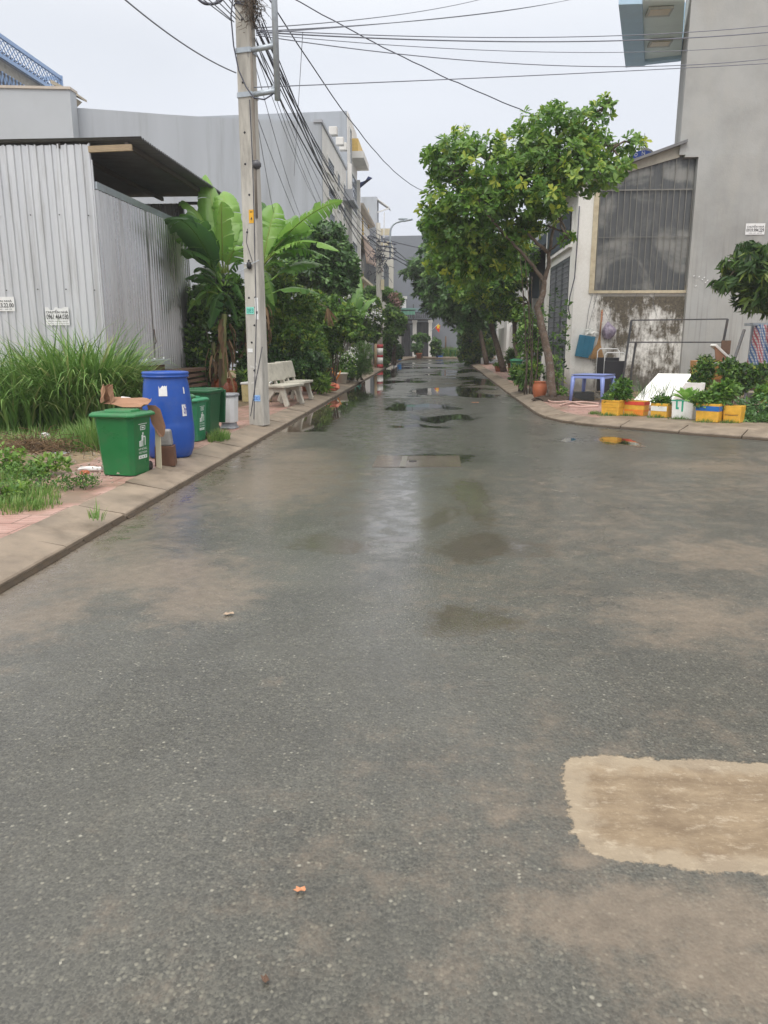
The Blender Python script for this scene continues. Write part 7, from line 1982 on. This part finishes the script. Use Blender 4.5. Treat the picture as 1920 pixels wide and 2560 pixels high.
for q in range(9): b.bar((XL + .06, w_.y - 1.0 + q * .32, q1.z - h0 - 1.7), (XL + .06, w_.y - .6 + q * .32, q1.z - h0 - .6), .05); b.bar((XL + .06, w_.y - .6 + q * .32, q1.z - h0 - 1.7), (XL + .06, w_.y - 1.0 + q * .32, q1.z - h0 - .6), .05)
b.build('low_lattice', M_lat, t)
b = MB(); e0_, e1_ = P(176, 222, Y1 + 6), P(213, 253, Y1 + 6); b.prism_y([(e0_.x - .6, e0_.z + .2), (e0_.x - .6, e0_.z + .02), (e1_.x, e1_.z), (e1_.x, e1_.z + .1)], Y1 + 5.2, Y1 + 6.2); b.prism_y([(e0_.x - .6, e0_.z - .9), (e0_.x + .1, e0_.z - .9), (e1_.x - .2, e1_.z - .02), (e0_.x - .6, e0_.z - .02)], Y1 + 5.3, Y1 + 6.1); b.build('tiled_eave', mat('tile_eave', (.42, .36, .27), .7, .25, 9, .3), t)
# --- tall narrow townhouse
t = thing('townhouse', 'tall narrow townhouse with ochre topped balcony slab over the lane', 'building', (0, 0, 0))
d0 = fx(370, 158); d1 = fx(468, 440)
YB1, YB2 = d0.y, d1.y
lft = P(500, 290, YB1)
b = MB(); b.prism_y([(lft.x - 4, .05), (FX - .01, .05), (FX - .01, d0.z), (lft.x - 4, P(400, 296, YB1).z)], YB1, YB2); b.build('side_wall', M_gwall2, t)
b = MB(); b.b2((FX - .0, YB1 + .02, d0.z * .0 + .05), (FX + .05, YB2, d0.z - .02)); b.build('street_front', M_fac, t)
b = MB(); b.b2((FX + .05, YB1 + 0, .05), (FX + .22, YB1 + .35, d0.z - 2.6)); b.b2((FX + .05, YB2 - .4, .05), (FX + .25, YB2, d0.z - 2.6)); b.build('pilaster', M_fac, t)
s0 = fx(430, 530); b = MB(); b.b2((FX, YB1 + 1.5, s0.z - .9), (FX + .75, YB2 + .1, s0.z - .55)); b.build('balcony_slab', M_fac, t)
b = MB(); b.b2((FX, YB1 + 1.5, s0.z - .55), (FX + .45, YB2 - .2, s0.z + .1)); b.build('ochre_parapet', M_gold, t)
window(t, YB1 + .5, YB1 + 1.3, s0.z - 1.6, s0.z + .4, FX + .05)
for z in (s0.z - 3.6, s0.z - 7.2): window(t, YB1 + .9, YB2 - .8, z, z + 1.9, FX + .05)
b = MB(); f0_ = fx(472, 935); f1_ = fx(528, 1000); b.add([(FX + .2, YB2 - .3, f0_.z), (FX + 1.0, YB2 - .3, f1_.z), (FX + .75, YB2 - .3, f1_.z + .1), (FX + .2, YB2 - .3, f1_.z - .6)], [(0, 1, 2, 3)]); b.build('blue_awning', M_lat if False else mat('navy_canvas', (.04, .06, .2), .7, .1, 5, .1), t, solid=.03)
# --- low white ornamented house
t = thing('townhouse', 'low white house with gold plaster ornaments and a brown rolled mesh blind', 'building', (0, 0, 0))
g0, g1 = fx(478, 1165), fx(612, 1300)
YC1, YC2 = YB2 + .05, min(g1.y, 58.5)
b = MB(); b.b2((-14, YC1, .05), (FX, YC2, g0.z - .1)); b.build('wall', M_fac, t)
b = MB(); b.prism_y([(FX - .1, g0.z - .1), (FX + .35, g0.z), (FX + .42, g0.z + .12), (FX - .1, g0.z + .12)], YC1, YC2 + .15); b.build('cornice', mat('beige_cornice', (.50, .44, .38), .8, .1, 5, .1), t)
zl = fx(500, 1560).z; zl2 = fx(500, 1900).z
b = MB(); b.b2((FX, YC1 + .3, zl2), (FX + .03, YC2 - .5, zl)); b.build('opening', M_glassd, t)
b = MB(); b.b2((FX, YC1, zl2 - .35), (FX + .4, YC2, zl2 - .2)); b.b2((FX, YC1 + .2, zl + .1), (FX + .3, YC2, zl + .25)); b.build('ledge', M_cream, t)
b = MB(); vs = []
for j in range(9):
    for i in range(9):
        u, v = i / 8, j / 8
        vs.append((FX + .35 + .65 * v * (.3 + .7 * u) + .05 * math.sin(u * 7), YC1 + .3 + (YC2 - YC1 - .5) * u, zl + .3 - (zl - zl2) * v * (.85 - .1 * u) + .1 * math.sin(u * 3)))
b.add(vs, [(j * 9 + i, j * 9 + i + 1, (j + 1) * 9 + i + 1, (j + 1) * 9 + i) for j in range(8) for i in range(8)], smooth=True); b.build('mesh_blind', mat('brown_mesh', (.36, .26, .21), .8, .12, 8, .1), t, solid=.02)
def ornament(c):
    b = MB()
    for q in range(5): b.lathe([(0, 0), (.26 - .045 * q, .05), (.20 - .04 * q, .22), (0, .26)], 10, c=(FX + .04, c.y, c.z + .22 * q), sx=.25)
    b.lathe([(.0, -.25), (.3, -.2), (.12, 0)], 10, c=(FX + .04, c.y, c.z), sx=.25); b.build('ornament', M_gold, t)
ornament(fx(535, 1440)); ornament(fx(540, 2050)); ornament(fx(595, 1370))
# --- grey windowless side wall with wire canopy
t = thing('townhouse', 'narrow grey house wall with a pale wire framed canopy near the lane end', 'building', (0, 0, 0))
YD = YC2 + .3; h1 = P(*Z7(692, 1070), YD); h0_ = P(*Z7(470, 1078), YD)
b = MB(); b.prism_y([(-14, .05), (h1.x, .05), (h1.x, h1.z), (-14, h0_.z)], YD, YD + 1.6); b.build('side_wall', M_gwall2, t)
k0, k1 = P(*Z7(696, 1100), YD), P(*Z7(825, 1190), YD)
b = MB(); b.prism_y([(k0.x, k0.z), (k1.x, k1.z), (k1.x, k1.z + .06), (k0.x, k0.z + .08)], YD, YD + 1.4); b.bar((k1.x, YD, k1.z), (k0.x, YD, k1.z - .3), .08); b.bar((k0.x + .5, YD, k1.z - .3), (k0.x + .4, YD, k1.z - 5), .07); b.build('canopy', mat('pale_canopy', (.62, .62, .62), .5, .06, 5, .05), t)
# --- arched house
t = thing('arched_house', 'cream house with a tall arched window beside the striped pole', 'building', (0, 0, 0))
YE = 59.2
a, c = P(948, 578, YE), P(978, 590, YE); wr = P(982, 610, YE)
b = MB(); b.b2((a.x - 2, YE, .05), (wr.x, YE + 1.2, a.z - 1.0)); b.build('wall', M_cream if False else mat('ivory_paint', (.60, .58, .52), .8, .05, 2, .1), t)
b = MB(); b.b2((a.x - 2, YE - .15, a.z - 1.0), (wr.x - .1, YE + .2, a.z - .75)); b.b2((a.x - 2, YE - .25, a.z - .3), (wr.x - .15, YE + .1, a.z + .15)); b.build('cornice', M_cream, t)
az0, az1 = P(965, 740, YE).z, P(965, 665, YE).z; ax0, ax1 = P(958, 700, YE).x, P(972, 700, YE).x
poly = [(ax0, az0), (ax1, az0), (ax1, az1 - .6)] + [((ax0 + ax1) / 2 + (ax1 - ax0) / 2 * math.cos(R(q * 15)), az1 - .6 + .8 * math.sin(R(q * 15))) for q in range(1, 12)] + [(ax0, az1 - .6)]
b = MB(); b.prism_y(poly, YE - .04, YE + .02); b.build('arched_window', mat('grey_arch_glass', (.16, .18, .2), .2, .1, 5, 0), t)
# --- end wall of the lane
t = thing('end_building', 'broad blue grey windowless building closing the end of the lane', 'building', (0, 0, 0))
YF = 65.5
a = P(980, 592, YF); c = P(1085, 588, YF)
b = MB(); b.prism_y([(a.x - 6, .05), (14, .05), (14, c.z + .3), (c.x, c.z), (a.x - 6, a.z)], YF, YF + 10); b.build('wall', mat('blue_grey_render', (.19, .205, .235), .8, .04, .4, .05, 20, dirt=(.17, .18, .2), dscale=.5, damt=.3), t)
def z8(x, y, Y): return P(880 + .217 * x, 700 + .217 * y, Y)
t = thing('end_gate_house', 'low house front with two dark gates, white pillars and green eaves at the lane end', 'gate house', (0, 0, 0))
YG = 64.0
b = MB()
for x0, x1 in ((700, 745), (884, 922)):
    a, c = z8(x0, 490, YG), z8(x1, 490, YG); b.b2((a.x, YG - .2, .05), (c.x, YG + .25, a.z))
    b.b2((a.x - .05, YG - .25, a.z), (c.x + .05, YG + .3, a.z + .18))
b.build('gate_pillar', M_white, t, each=True)
M_gate = mat('dark_gate_steel', (.045, .048, .056), .5, .12, 3, .05)
for x0, x1, y0 in ((570, 697, 500), (747, 883, 480)):
    a, c = z8(x0, y0, YG), z8(x1, y0, YG); b = MB(); b.sheet((a.x, YG), (c.x, YG), .12, a.z, .35, .04); b.b2((a.x, YG - .03, a.z - .12), (c.x, YG + .05, a.z)); b.build('gate', M_gate, t, solid=.01)
a, c = z8(560, 350, YG), z8(905, 350, YG)
b = MB(); b.b2((a.x, YG - 1.0, a.z - .15), (c.x, YG + .6, a.z + .15)); b.build('metal_eave', mat('blue_grey_eave', (.20, .27, .31), .5, .1, 5, .05), t)
a, c = z8(560, 385, YG), z8(735, 385, YG)
b = MB(); vs = []
b.sheet((a.x, YG - 1.2), (c.x, YG - 1.2), z8(560, 405, YG).z, z8(560, 365, YG).z, .25, .08, 'wave'); b.prism_y([(a.x, a.z + .25), (c.x, a.z + .25), (c.x, a.z + .33), (a.x, a.z + .33)], YG - 1.2, YG); b.build('green_awning', mat('pale_green_awning', (.16, .36, .27), .6, .15, 6, .05), t)
b = MB(); a, c = z8(590, 460, YG), z8(905, 460, YG); b.b2((a.x, YG - .05, a.z - .08), (c.x, YG + .05, a.z + .06))
for q in range(14): x = a.x + (c.x - a.x) * q / 13; b.tube([(x + .12 * math.cos(s_), YG, a.z + .35 + .22 * math.sin(s_)) for s_ in [w_ * PI / 5 for w_ in range(11)]], .02, 4)
b.b2((z8(705, 400, YG).x, YG - .9, a.z), (z8(715, 400, YG).x, YG - .8, a.z + 1.2)); b.build('scroll_railing', M_dsteel, t)
b = MB(); a, c = z8(490, 215, YG), z8(620, 215, YG); b.b2((a.x, YG + .3, .05), (c.x, YG + .8, a.z)); b.b2((a.x - .05, YG + .2, a.z), (c.x + .08, YG + .85, a.z + .2)); b.build('white_parapet', M_white, t)
# awning house on the left walk
t = thing('awning_house', 'single storey front with dark green curved awning behind the second pole', 'house', (0, 0, 0))
b = MB(); b.b2((-5.6, 36.5, .05), (-4.95, 50, 3.0)); b.build('front_wall', M_white, t)
b = MB(); vs = []
for j in range(8):
    u = j / 7
    vs += [(-4.9 + 1.5 * math.sin(u * PI / 2), 37.5 , 3.55 - .95 * (1 - math.cos(u * PI / 2))), (-4.9 + 1.5 * math.sin(u * PI / 2), 50, 3.55 - .95 * (1 - math.cos(u * PI / 2)))]
b.add(vs, [(2 * i, 2 * i + 1, 2 * i + 3, 2 * i + 2) for i in range(7)], smooth=True); b.build('green_awning', mat('dark_green_canvas', (.02, .075, .05), .6, .15, 4, .1), t, solid=.03)
b = MB(); b.tube([(-3.5, 37.6, 2.65), (-3.5, 50, 2.65)], .04, 8); b.tube([(-3.5, 38, .1), (-3.5, 38, 2.65)], .035, 8); b.tube([(-3.5, 44, .1), (-3.5, 44, 2.65)], .035, 8); b.build('awning_frame', M_steel, t)
t = thing('grey_awning', 'faded grey curved awning left of the second pole', 'awning', (0, 0, 0))
b = MB(); vs = []
for j in range(7):
    u = j / 6
    vs += [(-4.9 + 1.1 * u, 31.5, 3.45 - .45 * u * u), (-4.9 + 1.1 * u, 36.8, 3.45 - .45 * u * u)]
b.add(vs, [(2 * i, 2 * i + 1, 2 * i + 3, 2 * i + 2) for i in range(6)], smooth=True); b.build('canopy', mat('faded_canopy', (.20, .24, .23), .6, .15, 4, .1), t, solid=.03)
b = MB(); b.tube([(-3.8, 31.6, 3.0), (-3.8, 31.6, .1)], .03, 6); b.tube([(-3.8, 36.6, 3.0), (-3.8, 36.6, .1)], .03, 6); b.build('post', M_steel, t, each=True)
t = thing('white_fence', 'white sheet fence panels seen through the shrubs', 'fence', (0, 0, 0))
b = MB(); fa = PX(838, 850, -4.6); b.sheet((-4.6, 25.5), (-4.6, 33.5), .1, 2.2, .3, .03); b.build('panel', M_white, t, solid=.01)
b = MB(); b.b2((-4.66, 29.0, .1), (-4.5, 29.14, 2.3)); b.b2((-4.66, 33.3, .1), (-4.5, 33.44, 2.3)); b.build('post', M_dsteel, t, each=True)

# ------------------------------------------------------------------ second pole with stripes, and its lamp
Y_2 = 39.2
p2 = P(949, 905, Y_2)
t = thing('concrete_pole', 'far concrete utility pole with red and white painted foot', 'utility pole', (p2.x, Y_2, .08))
H2 = P(947, 562, Y_2).z
b = MB(); b.tube([(0, 0, 0), (-.02, 0, 3), (-.06, 0, H2)], [.17, .15, .11], 12); b.build('shaft', M_pole, t)
M_redp = mat('red_band_paint', (.42, .045, .05), .6, .12, 9, .05); M_whp = mat('white_band_paint', (.70, .70, .68), .6, .06, 9, .05)
zs_ = [P(949, y, Y_2).z - .08 for y in (918, 912, 897, 893, 880, 872)]
for i, (z0, z1) in enumerate(((.0, .18), (.18, .52), (.52, .64), (.64, .98), (.98, 1.16))):
    b = MB(); b.tube([(0, 0, z0), (-.003, 0, z1)], .182, 16); b.build('band', M_redp if i % 2 == 0 else M_whp, t)
b = MB(); b.box((-.02, -.18, 2.9), (.18, .05, .5)); b.box((.16, -.12, 4.05), (.16, .12, .5)); b.build('meter_box', mat('cream_box', (.60, .52, .36), .6, .1, 9, .05), t, bevel=.01)
b = MB(); r_ = random.Random(12)
for q in range(34):
    c = Vector((r_.gauss(0, .12), r_.gauss(-.12, .08), r_.uniform(4.6, 6.3))); pp = [c]
    for s_ in range(6): pp.append(pp[-1] + Vector((r_.gauss(0, .13), r_.gauss(0, .07), r_.gauss(-.05, .12))))
    b.tube(smooth_path(pp, 3), .014, 4, cap=False)
for z in (5.4, 5.7, 5.9, 6.1):
    for x in (.25, .5, .75): b.lathe([(0, -.05), (.05, -.03), (.05, .03), (0, .05)], 8, c=(x, -.12, z - .2 * x))
    b.bar((-.1, -.12, z), (.85, -.12, z - .16), .04)
b.build('wire_tangle', M_cable, t)
t = thing('street_lamp', 'slim street lamp arm reaching over the lane from the far pole', 'street lamp', (p2.x, Y_2, .08))
q_ = lambda x, y: P(*Z7(x, y), Y_2) - Vector((p2.x, Y_2, .08))
b = MB(); b.tube(smooth_path([q_(830, 1735), q_(832, 1600), q_(833, 1450), q_(850, 1390), q_(890, 1350), q_(960, 1330), q_(1000, 1325)], 5), .045, 8); b.bar(q_(745, 1735), q_(830, 1735), .05); b.bar(q_(745, 1600), q_(830, 1600), .05); b.build('arm', M_steel, t)
b = MB(); a, c = q_(975, 1330), q_(1070, 1310); b.bar(a, c, .22, .07); b.box((a + c) / 2 + Vector((-.25, 0, .06)), (.45, .16, .07)); b.build('lamp_head', M_steel, t, bevel=.01)
b = MB(); a = P(939, 915, Y_2 - .3); b.tube([(a.x, Y_2 - .3, .1), (a.x, Y_2 - .3, 1.3)], .07, 8); tag(b.build('wooden_stake', M_wood), 'brown wooden stake left of the striped pole foot', 'stake')

# ------------------------------------------------------------------ things at the lane end
def gz8(x, y, z=.10): return G(880 + .217 * x, 700 + .217 * y, z)
t = thing('flag', 'red flag with a yellow star hanging at the lane end', 'flag', z8(990, 560, 62.5), 0)
b = MB(); p_ = lambda x, y: z8(x, y, 62.5) - z8(990, 560, 62.5)
vs = []
pl = [(985, 512), (1015, 518), (1012, 560), (1003, 606), (985, 585), (960, 550)]
b.add([p_(*q) for q in pl], [(0, 1, 2, 3, 4, 5)]); b.build('flag_cloth', mat('flag_red', (.65, .03, .015), .6, .06, 9, 0), t, solid=.01)
b = MB(); cs = p_(993, 535); vs = [(cs.x, -.012, cs.z)]
for q in range(10): rr = .26 if q % 2 == 0 else .11; vs.append((cs.x + rr * math.sin(q * PI / 5) * .7, -.012, cs.z + rr * math.cos(q * PI / 5)))
b.add(vs, [(0, 1 + (q + 1) % 10, 1 + q) for q in range(10)]); b.build('star', mat('flag_yellow', (.8, .55, .03), .6, .06, 9, 0), t)
b = MB(); b.tube([p_(1000, 500), p_(905, 590)], .02, 6); b.build('flagpole', M_steel, t)
def small_drum(label, x, y, Y_off, r, h):
    g_ = gz8(x, y); t = thing('plastic_drum', label, 'drum', (g_.x, g_.y + Y_off, .1)); b = MB(); b.lathe([(r * .85, 0), (r, h * .2), (r, h * .7), (r * .85, h * .93), (r * .9, h), (0, h)], 16); b.build('body', mat('bright_blue_plastic', (.03, .19, .52), .4, .12, 5, .05), t)
    b = MB(); b.box((0, -r - .0, h * .6), (r * .7, .02, h * .2)); b.build('sticker', M_paper, t); return t
small_drum('light blue drum at the right of the lane end', 1200, 878, 0, .21, .66)
small_drum('dark blue drum beside the left kerb shrubs at the lane end', 545, 925, 0, .15, .85)
g_ = gz8(1005, 888); t = thing('blue_tub', 'blue plastic tub with hanging cover at the lane end', 'tub', (g_.x, g_.y, .1)); b = MB(); loft(b, [octo(.55, .5, .08, 0), octo(.75, .6, .08, .42), octo(.68, .54, .08, .42), octo(.5, .4, .08, .1)]); b.build('tub_body', mat('tub_blue', (.02, .10, .34), .4, .15, 5, .05), t)
g_ = gz8(1078, 885); t = thing('green_table', 'small dark green table beside the blue tub', 'table', (g_.x + .25, g_.y, .1)); MB().box((.35, 0, .5), (.5, .4, .05)).build('tabletop', M_bgreen3, t)
b = MB(); [b.box((.35 + sx * .2, sy * .15, .25), (.05, .05, .5)) for sx in (-1, 1) for sy in (-1, 1)]; b.build('leg', M_bgreen3, t, each=True)
bush('cloud_pruned_tree', 'cloud pruned small tree in front of the right dark gate', 'tree', 58.8, [(1055, 843, 15, 8, .7), (1040, 846, 10, 6, .5), (1064, 846, 8, 7, .5)], 420, 6, .2, M_leafl, None, tint=(.35, .15), stems=3)
bush('potted_shrub', 'potted shrub with reddish pot before the middle gate pillar', 'shrub', 58.0, [(1043, 875, 10, 9, .6), (1048, 865, 8, 8, .5), (1036, 868, 6, 8, .4)], 300, 6, .2, M_leafd, None, tint=(.45, .2), stems=3)
bush('shrub', 'reddish green shrub between the right gate pillar and the grey wall', 'shrub', 59.3, [(1090, 862, 11, 14, .7), (1088, 878, 10, 10, .6), (1100, 880, 8, 6, .5)], 420, 6, .22, M_leaf, None, tint=(.35, .2), stems=3)
o = blades('low_grass', M_grass, [(gz8(1100, 880).x, 64.6, 1.2, .4, 1, 1), (gz8(1150, 880).x, 64.8, 1.0, .3, 1, 1)], 700, .4, .9, .05, .4, segs=3); tag(o, 'grass strip at the foot of the end wall', 'grass', kind='stuff')
g_ = gz8(1080, 770); a = z8(1080, 650, 65)
b = MB(); b.tube([(a.x, 65, .1), (a.x, 65, a.z)], .06, 6); b.bar((a.x - .9, 65, a.z - 1.0), (a.x + .6, 65, a.z - .9), .05); tag(b.build('marker_post', M_rust), 'thin dark post with a cross bar before the end wall', 'post')
g_ = gz8(755, 905, .1); pot('flower_pot', 'reddish pot at the lane end before the gates', (g_.x + .1, g_.y, .1), .22, .4, M_terra2)

# ------------------------------------------------------------------ overhead cables
def cable(label, a, c, sag, r, group=None, m=None, name='overhead_cable', wob=0.0, seed=0):
    a, c = Vector(a), Vector(c); n_ = 26; pts = []; rr = random.Random(seed)
    for i in range(n_ + 1):
        u = i / n_; p = a.lerp(c, u); p.z -= sag * 4 * u * (1 - u)
        if wob and 0 < i < n_: p += Vector((rr.gauss(0, wob), 0, rr.gauss(0, wob)))
        pts.append(p)
    b = MB(); b.tube(pts, r, 5, cap=False)
    o = b.build(name, m or M_cable)
    return tag(o, label, 'cable', group)
M_cabg = mat('grey_cable', (.16, .17, .21), .6, .1, 9, 0)  # bluish grey carries the flare over thin wires as colour
pt_ = Vector((-2.80, 12.45, 6.4)); far_ = Vector((p2.x, Y_2 - .1, H2))
GC = 'black cables running from the near pole to the far pole'
ends1 = [(630, 46), (634, 60), (640, 40), (645, 80), (636, 95), (628, 110), (650, 30), (655, 60)]
for i, (x, y) in enumerate(ends1):
    a = P(x, y, 12.55); c = Vector((p2.x + .1 + .12 * (i % 3), Y_2 - .15, H2 - .35 - .22 * i))
    cable(('uppermost', 'second', 'third', 'fourth', 'fifth', 'sixth', 'seventh', 'lowest')[i] + ' black cable at the far pole among those sagging from the near pole', a, c, .55 + .10 * (i % 4), .013 if i % 2 else .009, GC)
GC2 = 'thin wires fanning down from the near pole over the grey wall'
for i, (x, y, x2, y2, Y) in enumerate([(640, 95, 870, 640, 34), (642, 110, 820, 560, 33), (636, 120, 800, 520, 31), (630, 130, 760, 560, 28), (626, 200, 705, 620, 24), (650, 130, 880, 600, 36), (628, 250, 790, 640, 30)]):
    cable('thin wire fanning over the grey wall, its lower end ' + ('sixth', 'fifth', 'fourth', 'second', 'first', 'last', 'third')[i] + ' from the near pole', P(x, y, 12.5), P(x2, y2, Y), .25, .006, GC2, M_cabg)
# wires crossing to the right
for i, (x, y, x2, y2, Y2_, r, lb) in enumerate([(640, 75, 1930, 64, 24, .008, 'uppermost wire crossing the lane onto the grey building at the right edge'), (640, 80, 1930, 80, 24, .011, 'thicker wire just under the uppermost crossing wire'), (640, 84, 1930, 112, 24, .006, 'thin wire crossing in the middle of the sheaf to the right edge'),
        (640, 88, 1930, 146, 25, .008, 'wire crossing under the balcony slab to the grey building'), (620, 219, 1930, 158, 18, .008, 'lowest wire crossing the whole lane to the right edge')]):
    cable(lb, P(x, y, 12.5), P(x2, y2, min(Y2_, 19)), (.16, .16, .2, .28, .02)[i], r, None, M_cabg)
for i, (x, y, x2, y2, Y, lb) in enumerate([(640, 70, 1240, -12, 26, 'wire rising steeply from the near pole to the upper edge, left one'), (650, 78, 1420, 0, 30, 'wire rising from the near pole toward the top centre, middle one'), (655, 82, 1460, -8, 32, 'wire rising from the near pole toward the top centre, right one')]):
    cable(lb, P(x, y, 12.5), P(x2, y2, Y), .12, .008, None, M_cabg)
cable('slightly wavy wire descending from the top into the main lane tree', P(725, -8, 16), P(1340, 289, 18.3), .10, .011, None, M_cable, wob=.006, seed=3)
cable('long wire descending behind the near pole into the far trees', P(668, -10, 14), P(1085, 482, 36), .75, .012, None, M_cable, wob=.006, seed=4)
cable('wire dropping from the upper left corner to the near pole', P(290, -20, 9), P(590, 182, 12.4), .08, .009, None, M_cabg)
cable('faint wire hanging nearly upright between near pole and grey wall', P(757, 80, 15), P(735, 440, 30), .0, .006, None, M_cabg)
cable('fine wire from the near pole down to the shed eave plants', P(620, 130, 12.4), P(628, 440, 16), .02, .005, None, M_cabg)
GC3 = 'wires coming from the upper left onto the near pole'
for i, (x, y, x2, y2) in enumerate([(500, -20, 585, 55), (520, -20, 590, 48), (540, -20, 600, 50), (555, -25, 610, 50), (470, -30, 578, 52)]):
    cable('short wire coming from the upper left onto the near pole', P(x, y, 11), P(x2, y2, 12.5), .0, .008, GC3, M_cabg)
b = MB(); b.tube(smooth_path([P(490, -10, 12), P(505, 5, 12), P(530, 10, 12), P(552, 2, 12), P(560, -15, 12)], 6), .018, 6); b.tube(smooth_path([P(492, -4, 12.1), P(512, 10, 12.1), P(535, 8, 12.1), P(556, -6, 12.1)], 6), .014, 6)
tag(b.build('cable_coil', M_cable), 'coil of spare cable hanging left of the near pole top', 'cable coil')
for i, (x, y, x2, y2, Y2_, lb) in enumerate([(958, 596, 1068, 622, 50, 'upper cable leaving the far pole to the right hand trees'), (958, 598, 1035, 662, 46, 'middle cable dropping from the far pole to the feathery tree'), (975, 630, 1040, 664, 46, 'lower pair cable between the far pole and the feathery tree'), (975, 640, 1075, 690, 48, 'lowest cable from the far pole into the feathery tree')]):
    cable(lb, P(x, y, Y_2), P(x2, y2, Y2_), .06, .022, None)
b = MB(); b.tube(smooth_path([P(948, 600, Y_2), P(930, 590, 36), P(920, 592, 34), P(930, 600, 36), P(945, 612, Y_2)], 6), .03, 6); b.tube(smooth_path([P(940, 575, Y_2), P(925, 588, 36), P(919, 596, 35)], 4), .02, 5); tag(b.build('cable_coil', M_cable), 'loop of black cable hanging left of the far pole', 'cable coil')

# ------------------------------------------------------------------ road furniture
c0, c1_, c2_, c3_ = G(905, 1168), G(1175, 1168), G(1150, 1140), G(925, 1140)
t = thing('manhole_slab', 'wet concrete manhole slab set in the middle of the lane', 'manhole cover', (0, 0, 0))
M_slab = mat('wet_slab', (.125, .105, .09), .10, .2, 4, .05, 60, dirt=(.10, .08, .065), dscale=2, damt=.7)
b = MB(); b.prism([(c0.x + .12, c0.y), (c1_.x - .1, c1_.y), (c1_.x - .1, c2_.y), (c0.x + .12, c3_.y)], -.02, .006); b.build('slab', M_slab, t)
b = MB(); xx = c0.x + .45; b.b2((xx, c0.y + .02, .0065), (xx + .07, c3_.y - .02, .009)); b.build('joint_strip', mat('slab_joint', (.12, .115, .10), .5, .2, 9, .1), t)
b = MB(); xx = (c0.x + c1_.x) / 2; b.tube([(xx - .05, (c0.y + c3_.y) / 2, .004), (xx - .05, (c0.y + c3_.y) / 2, .011)], .05, 12); b.build('lifting_hole', M_black, t)
def flake(label, px, py, sx, sy, m, rz, cat='leaf', name='fallen_leaf'):
    g_ = G(px, py); b = MB(); n_ = 9; vs = [(0, 0, .012)]
    for q in range(n_): a = 2 * PI * q / n_; rr = 1 + .25 * math.sin(q * 2.7); vs.append((sx * rr * math.cos(a), sy * rr * math.sin(a), .006 + .006 * (q % 2)))
    b.add(vs, [(0, 1 + q, 1 + (q + 1) % n_) for q in range(n_)]); o = b.build(name, m, loc=(g_.x, g_.y, .002), solid=.002); o.rotation_euler.z = rz; return tag(o, label, cat, 'litter lying on the lane')
M_oleaf = mat('orange_leaf', (.55, .24, .12), .6, .3, 60, .2)
flake('small orange dry leaf alone on the near asphalt', 750, 2231, .016, .009, M_oleaf, .2)
flake('orange scrap on the wet lane near the kerb on the right', 1188, 1007, .09, .04, M_oleaf, .1, 'litter', 'litter_scrap')
flake('small dark dry leaf low in the near asphalt', 663, 2456, .008, .012, M_rust, .7)
flake('white scrap on the right kerb before the white patched planter', 1620, 1046, .07, .02, M_paper, -.5, 'litter', 'litter_scrap')
flake('beige leaf at the end of the mud stain on the left', 572, 1538, .03, .014, mat('beige_leaf', (.38, .28, .2), .6, .2, 50, .2), .5)

# ------------------------------------------------------------------ thin rainy air between the viewer and the lane end
hm = bpy.data.materials.new('haze'); hm.use_nodes = True
ht = hm.node_tree
for n in list(ht.nodes):
    if n.type != 'OUTPUT_MATERIAL': ht.nodes.remove(n)
pv = N(ht, 'ShaderNodeVolumePrincipled')
pv.inputs['Color'].default_value = (.93, .95, 1, 1)
pv.inputs['Density'].default_value = .0010
ht.links.new(pv.outputs[0], ht.nodes['Material Output'].inputs['Volume'])
b = MB(); b.b2((-50, -35, -1.1), (65, 90, 24)); tag(b.build('haze', hm), 'pale rainy haze filling the lane', 'haze', kind='stuff')
S.cycles.volume_bounces = 1
S.cycles.volume_step_rate = 8
